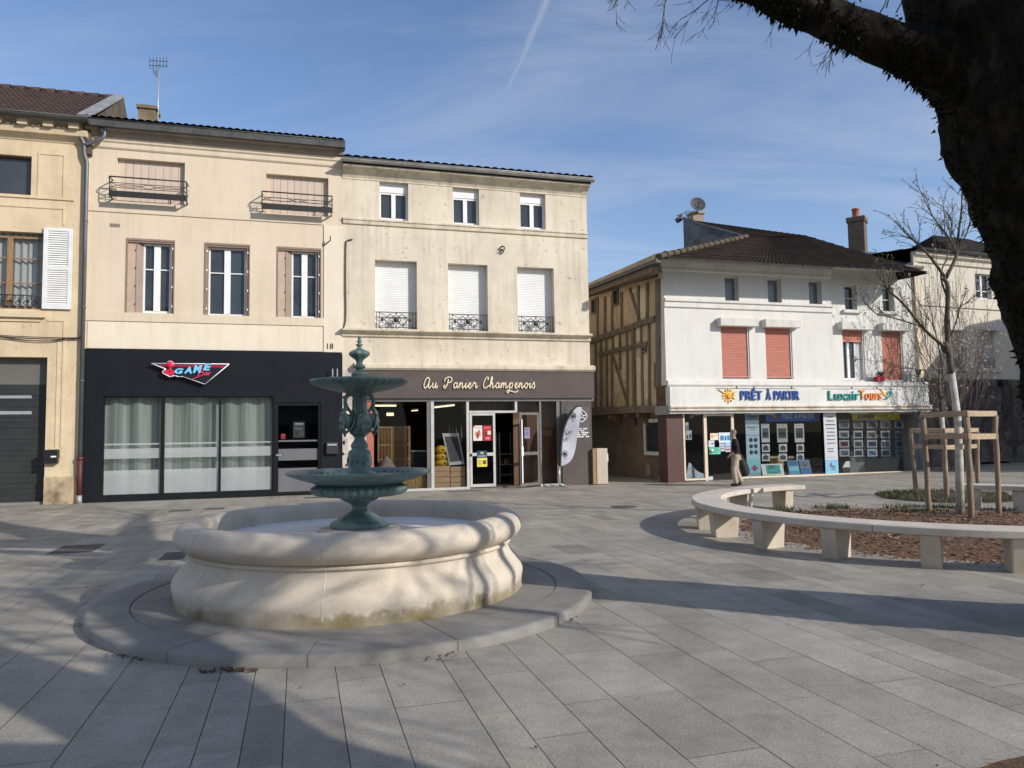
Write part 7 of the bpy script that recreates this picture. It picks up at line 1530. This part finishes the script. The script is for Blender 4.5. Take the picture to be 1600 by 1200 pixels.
# door notices and left window
for x0, y0, x1, y1, bg, lab, bl in ((1109.5, 677, 1122.5, 687.5, (222, 212, 196), 'cream notice with an orange sun on the agency door', [(.08, .2, .4, .7, (226, 160, 80)), (.5, .3, .9, .4, (170, 160, 150))]), (1123, 676, 1143, 691, (206, 222, 236), 'large blue and white notice on the agency door', [(.1, .3, .4, .8, (60, 130, 180)), (.45, .35, .6, .8, (50, 100, 150)), (.65, .3, .95, .8, (60, 130, 180))]), (1124, 691.3, 1132.5, 705, (190, 196, 206), 'small grey printed sheet under the blue notice, left one', [(.1, .1, .9, .2, (90, 100, 130)), (.1, .4, .9, .5, (120, 120, 140)), (.1, .65, .9, .8, (140, 110, 110))]), (1133.2, 691.3, 1143, 706, (188, 194, 208), 'small grey printed sheet under the blue notice, right one', [(.1, .05, .9, .3, (150, 190, 226)), (.1, .4, .9, .5, (120, 120, 140)), (.1, .65, .9, .85, (140, 100, 110))]), (1107, 688.3, 1116.5, 698.5, (196, 202, 214), 'pale notice with a dark mark left on the agency door', [(.5, .4, .9, .6, (90, 70, 110))]), (1108, 699.3, 1126, 709.5, (100, 196, 160), 'mint green notice low on the agency door', [(.2, .2, .8, .3, (40, 110, 90)), (.1, .45, .9, .55, (50, 120, 100)), (.3, .7, .7, .8, (50, 120, 100))])):
    bd('notice', lab, 'notice', x0, y0, x1, y1, .0, bg, bl, 'notices on the agency door', .006)
for x0, y0, x1, y1, lab in ((1068.8, 660, 1075, 671, 'upper white sheet with dark pictures in the narrow left agency window'), (1069, 672.5, 1080, 687, 'lower white sheet with dark pictures in the narrow left agency window')): bd('notice', lab, 'notice', x0+2, y0, x1+1, y1, -.05, (190, 196, 200), [(.15, .5, .4, .9, (50, 54, 60)), (.6, .4, .9, .85, (60, 64, 70))], None, .006)
mb = MB(); random.seed(3); c0 = (XC(1082, 740, -.4), .45)
for k in range(14): 
    x_ = XC(1071, 740, -.3)+.05*k; z_ = zsill+.45*(1-k/14)**1.6; mb.beam((x_, .2+.02*k, zsill), (x_+.18, .28+.02*k, z_+.06), .012, .16)
o = mb.build('brochure_pile', mat('paper_blue_white', (.55, .62, .68), (.30, .38, .46), scale=9, rough=.6), frame=PC.M); tag(o, 'untidy fan of pale brochures slumped in the narrow left agency window', 'brochures')
mb = MB(); p = PC.uz(1080, 648, -.4); mb.sphere((p[0], .4, p[1]-.03), .09, 10, 8); o = mb.build('globe_lamp', mat('frosted_globe', (.45, .45, .43), (.4, .4, .38), scale=3, rough=.3), frame=PC.M); tag(o, 'small dim globe lamp at the top of the narrow left agency window', 'lamp')
# wall lantern at the right corner
a = PC.uz(1436, 584, .2); t = thing('wall_lantern', 'small grey lantern on the white wall above the right end of the agency', 'lantern', PC.w(a[0]-.0, .1, a[1]), PC.ang); mb = MB(); mb.hexa([(a[0]-.05, -.22, a[1]-.05), (a[0]+.05, -.22, a[1]-.05), (a[0]+.05, -.12, a[1]-.05), (a[0]-.05, -.12, a[1]-.05), (a[0]-.08, -.25, a[1]+.17), (a[0]+.08, -.25, a[1]+.17), (a[0]+.08, -.09, a[1]+.17), (a[0]-.08, -.09, a[1]+.17)]); local_of(PC, t, mb, 'lamp_body', zinc); mb = MB(); mb.tube([(a[0], .15, a[1]+.0), (a[0], -.17, a[1]-.12), (a[0], -.17, a[1]-.04)], .015, 5); local_of(PC, t, mb, 'bracket', iron)
# ------------------------------------------------------------------ grey house beyond
P0E = at_depth(1434, 600, 29.2); PE = Pl((P0E.x, P0E.y), (1, .385)); wE = 9.0
greyw = plaster('pale_grey_render', (.60, .555, .46), (.49, .45, .37), .5, .15, .7, .12, .8, (.30, .28, .24)); rub = plaster('stained_base', (.17, .155, .14), (.055, .045, .042), .95, .8, 1.6, .8, .9, (.30, .27, .24))
Eh = bldg(PE, 'grey_house', 'pale grey house with one shuttered window above a stained creeper covered base')
zEt = PE.uz(1500, 417)[1]; zEb = PE.uz(1530, 592)[1]; wt = PE.R(1523, 427, 1550, 468); ws = PE.R(1526, 516, 1556, 576); ws2 = PE.R(1480, 516, 1502, 576); wt2 = PE.R(1466, 448, 1488, 470)
mb = MB(); wall(mb, 0, wE, zEb, zEt+.1, [(*wt, .22), (*ws, .2), (*ws2, .2)]); mb.poly([(0, 0, -.3), (0, 0, zEt), (0, 9, zEt), (0, 9, -.3)]); mb.poly([(wE, 0, -.3), (wE, 9, -.3), (wE, 9, zEt), (wE, 0, zEt)]); mb.build('wall', greyw, Eh)
mb = MB(); lo = PE.R(1532, 722, 1577, 737); lo = (lo[0], lo[1], lo[2], lo[3]); wall(mb, 0, wE, -.3, zEb-.001, [(*lo, .3)], y=-.04); mb.poly([(0, -.04, zEb-.001), (wE, -.04, zEb-.001), (wE, 0, zEb-.001), (0, 0, zEb-.001)]); mb.build('base_wall', rub, Eh); mb = MB(); mb.box(lo[0], lo[1], .22, .3, lo[2], lo[3]); mb.build('cellar_opening', dark_room, Eh)
mb = MB(); zc = zEt; ledge(mb, 0, wE, [(.02, zc), (.08, zc+.04), (.10, zc+.2), (.24, zc+.3), (.26, zc+.42)]); mb.box(0, wE, -.06, .01, PE.uz(1500, 478)[1]-.08, PE.uz(1500, 474)[1]); mb.build('mouldings', greyw, Eh)
mb = MB(); gutter_mb(mb, 0, wE, -.34, zc+.52, .1); mb.build('gutter', zinc_dark, Eh); mb = MB(); tile_roof(mb, (-.1, -.4, zc+.5), (wE, -.4, zc+.5), (wE, 4.5, zc+1.05), (-.1, 4.5, zc+1.05), 30, 6, .03, .03); mb.build('roof', tile_dark, Eh)
window(Eh, wt, .16, pvc, pane_m, trans=(.33,), twin=.08)
mb = MB(); u0, u1, z0, z1 = ws; n = 26; hh = (z1-z0)/n
gb_ = mat('grey_blind', (.58, .56, .50), (.50, .48, .43), scale=2, rough=.6)
for r in (ws, ws2):
    mb = MB(); u0, u1, z0, z1 = r
    for k in range(n): z = z0+k*hh; mb.poly([(u0, .14, z), (u1, .14, z), (u1, .12, z+hh*.75), (u0, .12, z+hh*.75)]); mb.poly([(u0, .12, z+hh*.75), (u1, .12, z+hh*.75), (u1, .14, z+hh), (u0, .14, z+hh)])
    mb.build('roller_blind', gb_, Eh); mb = MB(); mb.box(u0-.12, u1+.14, -.24, 0, z1-.02, z1+.27); mb.build('blind_box', boxm, Eh, bevel=.02)
    mb = MB(); mb.box(u0-.16, u1+.2, -.12, .0, z0-.15, z0-.001); mb.build('sill', greyw, Eh)
    mb = MB(); w_ = u1-u0
    for z in (z0+.05, z0+.42): mb.box(u0, u1, .02, .045, z-.012, z+.012)
    for k in range(3):
        c_ = u0+w_*(k+.5)/3; mb.tube(catmull([(c_-w_/6, .03, z0+.42), (c_-w_/10, .03, z0+.16), (c_+w_/10, .03, z0+.16), (c_+w_/6, .03, z0+.42)], 4), .02, 5); mb.sphere((c_, .03, z0+.25), .07, 8, 5, (1, .3, 1))
    mb.build('window_railing', flatmat((150, 148, 138)), Eh)
for x in (1524, 1567): p = PE.R(x-5, 594, x+5, 602, .15); mb = MB(); mb.box(p[0], p[1], -.25, -.041, p[2], p[3]); mb.build('lamp_box', iron, Eh)
mb = MB(); p = PE.R(1434, 405, 1441, 700); mb.box(-.02, .30, -.045, .0, zEb, zEt+.05); mb.build('corner_strip', plaster('cream_strip', (.74, .63, .42), (.6, .5, .34), .4, .1), Eh)
mb = MB(); mb.tube([(-.05, -.12, .0), (-.05, -.12, zEt+.3)], .05, 8); mb.build('downpipe', zinc_pale, Eh)
mb = MB(); mb.box(.6, wE, -.5, -.041, -.2, PE.uz(1500, 731)[1]-.25); mb.build('stone_kerb', flatmat((165, 152, 130)), Eh)
# creeper on its base wall
cm = mat('creeper_stem', (.075, .048, .052), (.13, .10, .10), scale=6, rough=.9); crl = mat('creeper_leaf', (.05, .055, .028), (.10, .075, .06), scale=4, rough=.8)
cr_ = thing('creeper', 'leafless purple brown creeper hanging over the stained base of the grey house', 'climbing plant', PE.w(3.5, .1, .1), PE.ang); mb = MB(); random.seed(77)
for k in range(120):
    u = rnd(.8, wE); z = rnd(.8, zEb-.2) if k % 2 else zEb-rnd(.1, .5); pts = [(u, -.06, z)]
    for j in range(6): u += rnd(-.15, .15); z -= rnd(.1, .42); pts.append((u, -.06-rnd(0, .14), max(.4, z)))
    mb.tube(pts, .010, 4)
local_of(PE, cr_, mb, 'stem', cm); mb = MB()
for _ in range(1700):
    u, z = rnd(.6, wE), rnd(.9, zEb); 
    if noise.noise((u*.8, z*.8, 4)) < -.12: continue
    c_ = Vector((u, -.08-rnd(0, .15), z)); a_ = Vector((rnd(-1, 1), rnd(-.4, .4), rnd(-1, 1)))*rnd(.03, .07); b_ = a_.orthogonal()*.6; mb.poly([c_-a_, c_-b_, c_+a_, c_+b_])
local_of(PE, cr_, mb, 'leaf', crl)
# far dark roof
Pf = at_depth(1512, 600, 40); PF = Pl((Pf.x, Pf.y), (1, .38)); fz_ = PF.uz(1515, 406)[1]; Fh = bldg(PF, 'roof_house', 'house whose dark hipped roof rises behind the grey house'); mb = MB(); wall(mb, 0, 9, -.3, fz_, []); body(mb, 9, 8, -.3, fz_); mb.build('wall', gable_m, Fh)
mb = MB(); tp_ = PF.uz(1562, 370, -3)[1]; mb.poly([(-.3, -.3, fz_), (9.3, -.3, fz_), (6, 4, tp_), (3.0, 4, tp_)]); mb.poly([(-.3, 8.3, fz_), (-.3, -.3, fz_), (3, 4, tp_)]); mb.poly([(9.3, -.3, fz_), (9.3, 8.3, fz_), (6, 4, tp_)]); mb.poly([(9.3, 8.3, fz_), (-.3, 8.3, fz_), (3, 4, tp_), (6, 4, tp_)]); mb.box(-.3, 9.3, -.3, 8.3, fz_-.15, fz_-.002); mb.build('roof', tile_dark, Fh)
# unseen house added right of the picture to shade the grey house
Sh = thing('shading_house', 'plain cream house added out of view on the right to shade the grey house', 'house', (26, 20.4, 0), 0); mb = MB(); Hs = 7.6
wall(mb, 0, 14, -.3, Hs, [(1+3*k, 2.2+3*k, 1.2+3.4*j, 3.2+3.4*j, .2) for k in range(4) for j in range(2)]); body(mb, 14, 11, -.3, Hs); mb.build('wall', cream, Sh); mb = MB(); mb.prism([(-.4, Hs), (11.4, Hs), (5.5, Hs+2.4)], -.3, 14.3, ax='x'); mb.build('roof', tile_dark, Sh)
for k in range(4):
    for j in range(2): window(Sh, (1+3*k, 2.2+3*k, 1.2+3.4*j, 3.2+3.4*j), .15, pvc, pane_m)
# houses across the square, behind the camera: what the shop windows mirror
for k, (x, w, h, m, lab) in enumerate(((-34, 17, 9.5, d_stone, 'yellow stone house across the square behind the camera, the left one'), (-16, 15, 11, stain, 'weathered cream house across the square behind the camera, the middle one'), (0, 13, 9, whitew, 'white house across the square behind the camera, the right one'))):
    b_ = thing('opposite_house', lab, 'house', (x+w, -24, 0), math.pi); mb = MB(); nw = int(w/3)
    wall(mb, 0, w, -.3, h, [(1+3*i, 2.2+3*i, 1+3.1*j, 2.9+3.1*j, .2) for i in range(nw) for j in range(3 if h > 9.2 else 2)]); body(mb, w, 9, -.3, h); mb.build('wall', m, b_)
    for i in range(nw):
        for j in range(3 if h > 9.2 else 2): window(b_, (1+3*i, 2.2+3*i, 1+3.1*j, 2.9+3.1*j), .15, pvc, pane_m)
    mb = MB(); mb.prism([(-.4, h), (9.4, h), (4.5, h+2.6)], -.3, w+.3, ax='x'); mb.build('roof', tile_brown, b_)
# ------------------------------------------------------------------ the walking man
def skin_obj(name, m, verts, edges, radii, parent, root=0, sub_=2):
    me = bpy.data.meshes.new(name); me.from_pydata(verts, edges, []); o = bpy.data.objects.new(name, me); C.objects.link(o)
    sk = o.modifiers.new('s', 'SKIN'); lay = me.skin_vertices[0].data
    for i, r in enumerate(radii): lay[i].radius = r if isinstance(r, tuple) else (r, r); lay[i].use_root = (i == root)
    ss = o.modifiers.new('u', 'SUBSURF'); ss.levels = sub_; ss.render_levels = sub_
    dg = bpy.context.evaluated_depsgraph_get(); m2 = bpy.data.meshes.new_from_object(o.evaluated_get(dg)); bpy.data.objects.remove(o); m2.name = name
    for p in m2.polygons: p.use_smooth = True
    m2.materials.clear(); m2.materials.append(m); o = bpy.data.objects.new(name, m2); C.objects.link(o); o.parent = parent; return o
mp_w = ground_at(1152, 759); mz = gz(mp_w.x, mp_w.y); mw_ = ground_at(1152, 759, mz); 
man = thing('person', 'grey haired man in black jumper and beige trousers walking past the agency door', 'person', (mw_.x, mw_.y, mz), math.radians(75))
# local: +x is to the man's right, +y is where he walks (rz turns it left along the shopfront)
skin_m = mat('skin', (.50, .31, .22), (.42, .25, .17), scale=8, rough=.6); hair_m = mat('grey_hair', (.22, .21, .20), (.13, .125, .12), scale=30, rough=.9); jump = mat('black_jumper', (.012, .012, .014), (.02, .02, .022), scale=6, rough=.95); trou = mat('beige_trousers', (.44, .37, .28), (.34, .28, .21), scale=5, rough=.9, bump=.3, bscale=9); shoe = mat('black_shoe', (.012, .011, .011), rough=.5); sneak = mat('pale_shoe', (.5, .48, .44), rough=.7)
pel, chest, neck, hd = (0, 0, .90), (0, .03, 1.28), (0, .05, 1.44), (.0, .07, 1.55)
Lk, La, Lt = (-.09, .10, .50), (-.09, .02, .09), (-.10, .22, .04); Rk, Ra, Rt = (.09, .02, .48), (.10, -.14, .12), (.11, .03, .035)
Lh, Rh = (-.085, .01, .86), (.085, .01, .86); Ls, Rs = (-.19, .02, 1.37), (.19, .02, 1.37); Le, Re = (-.25, -.05, 1.09), (.25, -.06, 1.10); Lw, Rw = (-.23, .14, .97), (.24, .12, .96)
V = [pel, (0, .02, 1.08), chest, neck, (0, .06, 1.50), Lh, Lk, La, Lt, Rh, Rk, Ra, Rt, Ls, Le, Lw, Rs, Re, Rw, (-.22, .21, .95), (.23, .20, .94)]
Ed = [(0, 1), (1, 2), (2, 3), (3, 4), (0, 5), (5, 6), (6, 7), (7, 8), (0, 9), (9, 10), (10, 11), (11, 12), (2, 13), (13, 14), (14, 15), (2, 16), (16, 17), (17, 18), (15, 19), (18, 20)]
Rd_ = [.11, .11, (.14, .10), .058, .055, .075, .05, .036, .022, .075, .05, .036, .022, .062, .044, .033, .062, .044, .033, .028, .028]
skin_obj('body', skin_m, V, Ed, Rd_, man)
mb = MB(); mb.smooth = True
def headf(r, z, a): 
    return r*(1+.12*math.cos(a-math.pi/2)*(1 if z < .12 else .5))
mb.lathe([(.0, -.115), (.035, -.11), (.058, -.085), (.068, -.045), (.074, 0), (.078, .04), (.074, .08), (.055, .112), (.028, .125), (0, .128)], 24, (0, .065, 1.575), headf)
mb.sphere((0, .155, 1.565), 1, 8, 6, (.014, .024, .022))
for s in (-1, 1): mb.sphere((.078*s, .06, 1.568), 1, 8, 6, (.012, .022, .032)); mb.sphere((.03*s, .142, 1.585), .010, 6, 5)
mb.tube([(-.024, .143, 1.528), (0, .150, 1.526), (.024, .143, 1.528)], .007, 6); hd_ = mb.build('head', skin_m, man)
mb = MB(); mb.lathe([(.071, -.03), (.081, .0), (.087, .04), (.083, .085), (.062, .12), (.03, .134), (0, .138)], 24, (0, .056, 1.577), lambda r, z, a: r*(1-(.42 if z < .065 else .06)*max(0, math.sin(a))**2)*(1+.025*noise.noise((a*4, z*50, 1)))); mb.build('hair', hair_m, man)
jv = [(0, .005, .88), (0, .02, 1.08), chest, (0, .045, 1.415), Ls, Le, (-.238, .07, 1.01), Rs, Re, (.243, .05, 1.01)]; skin_obj('jumper', jump, jv, [(0, 1), (1, 2), (2, 3), (2, 4), (4, 5), (5, 6), (2, 7), (7, 8), (8, 9)], [(.165, .13), (.165, .135), (.175, .135), (.075, .07), .080, .062, .052, .080, .062, .052], man)
tv = [(0, .005, .97), Lh, Lk, (-.09, .02, .045), Rh, Rk, (.10, -.14, .075)]; skin_obj('trousers', trou, tv, [(0, 1), (1, 2), (2, 3), (0, 4), (4, 5), (5, 6)], [(.15, .125), .112, .088, .080, .112, .088, .080], man)
for s, (a_, t_) in enumerate((((-.09, -.02, .045), (-.10, .20, .035)), ((.10, -.15, .06), (.11, .04, .035)))): skin_obj('shoe', shoe, [a_, ((a_[0]+t_[0])/2, (a_[1]+t_[1])/2, (a_[2]+t_[2])/2+.005), t_], [(0, 1), (1, 2)], [(.052, .055), (.055, .05), (.052, .036)], man)
for (w0, e0, s) in ((Lw, Le, -1), (Rw, Re, 1)):
    w = Vector(w0); d = (w-Vector(e0)).normalized(); side = Vector((s, 0, 0)); pv = [tuple(w), tuple(w+d*.085)]; pe = [(0, 1)]; pr = [(.026, .02), (.036, .018)]
    for k in range(4):
        b = w+d*.085+side*(.027-.018*k); n0 = len(pv); l = (.06, .072, .075, .058)[3-k]; pv += [tuple(b), tuple(b+d*l*.55+Vector((0, 0, -.012))), tuple(b+d*l*.8+Vector((0, 0, -.045)))]; pe += [(1, n0), (n0, n0+1), (n0+1, n0+2)]; pr += [.010, .009, .008]
    n0 = len(pv); pv += [tuple(w+d*.03-side*.035), tuple(w+d*.075-side*.05+Vector((0, 0, -.02)))]; pe += [(0, n0), (n0, n0+1)]; pr += [.012, .010]
    skin_obj('hand', skin_m, pv, pe, pr, man, 0, 1)
mb = MB(); mb.smooth = True; prev = None; random.seed(8)
fw = Vector((math.cos(math.radians(75)), math.sin(math.radians(75)), 0))
coat = thing('coat', 'dark crumpled coat hanging from the hand of the walking man', 'coat', (mw_.x, mw_.y, mz+.25), math.radians(75))
prof = [(0, .98, .05, .07), (.0, .93, .09, .10), (-.02, .80, .12, .14), (-.05, .62, .14, .20), (-.07, .46, .15, .23), (-.09, .34, .14, .22), (-.10, .27, .09, .15), (-.10, .25, .02, .04)]
for dy, z, rx, ry in prof:
    ring = []
    for k in range(28):
        a_ = k*2*math.pi/28; f = 1+.18*math.sin(a_*5+z*3)+.12*noise.noise((math.cos(a_)*2, math.sin(a_)*2, z*4)); ring.append(mb.V((.31+rx*f*math.cos(a_), -.06+dy+ry*f*math.sin(a_), z-.25)))
    if prev: 
        for k in range(28): mb.face((prev[k], prev[(k+1) % 28], ring[(k+1) % 28], ring[k]))
    prev = ring
mb.build('cloth', mat('dark_coat', (.016, .014, .015), (.03, .028, .03), scale=5, rough=.9), coat); mb = MB()
mb.tube(catmull([(.36, -.1, .72), (.39, -.13, .55), (.37, -.2, .2), (.36, -.22, .03)], 4), .022, 6); mb.build('sleeve', jump, coat)
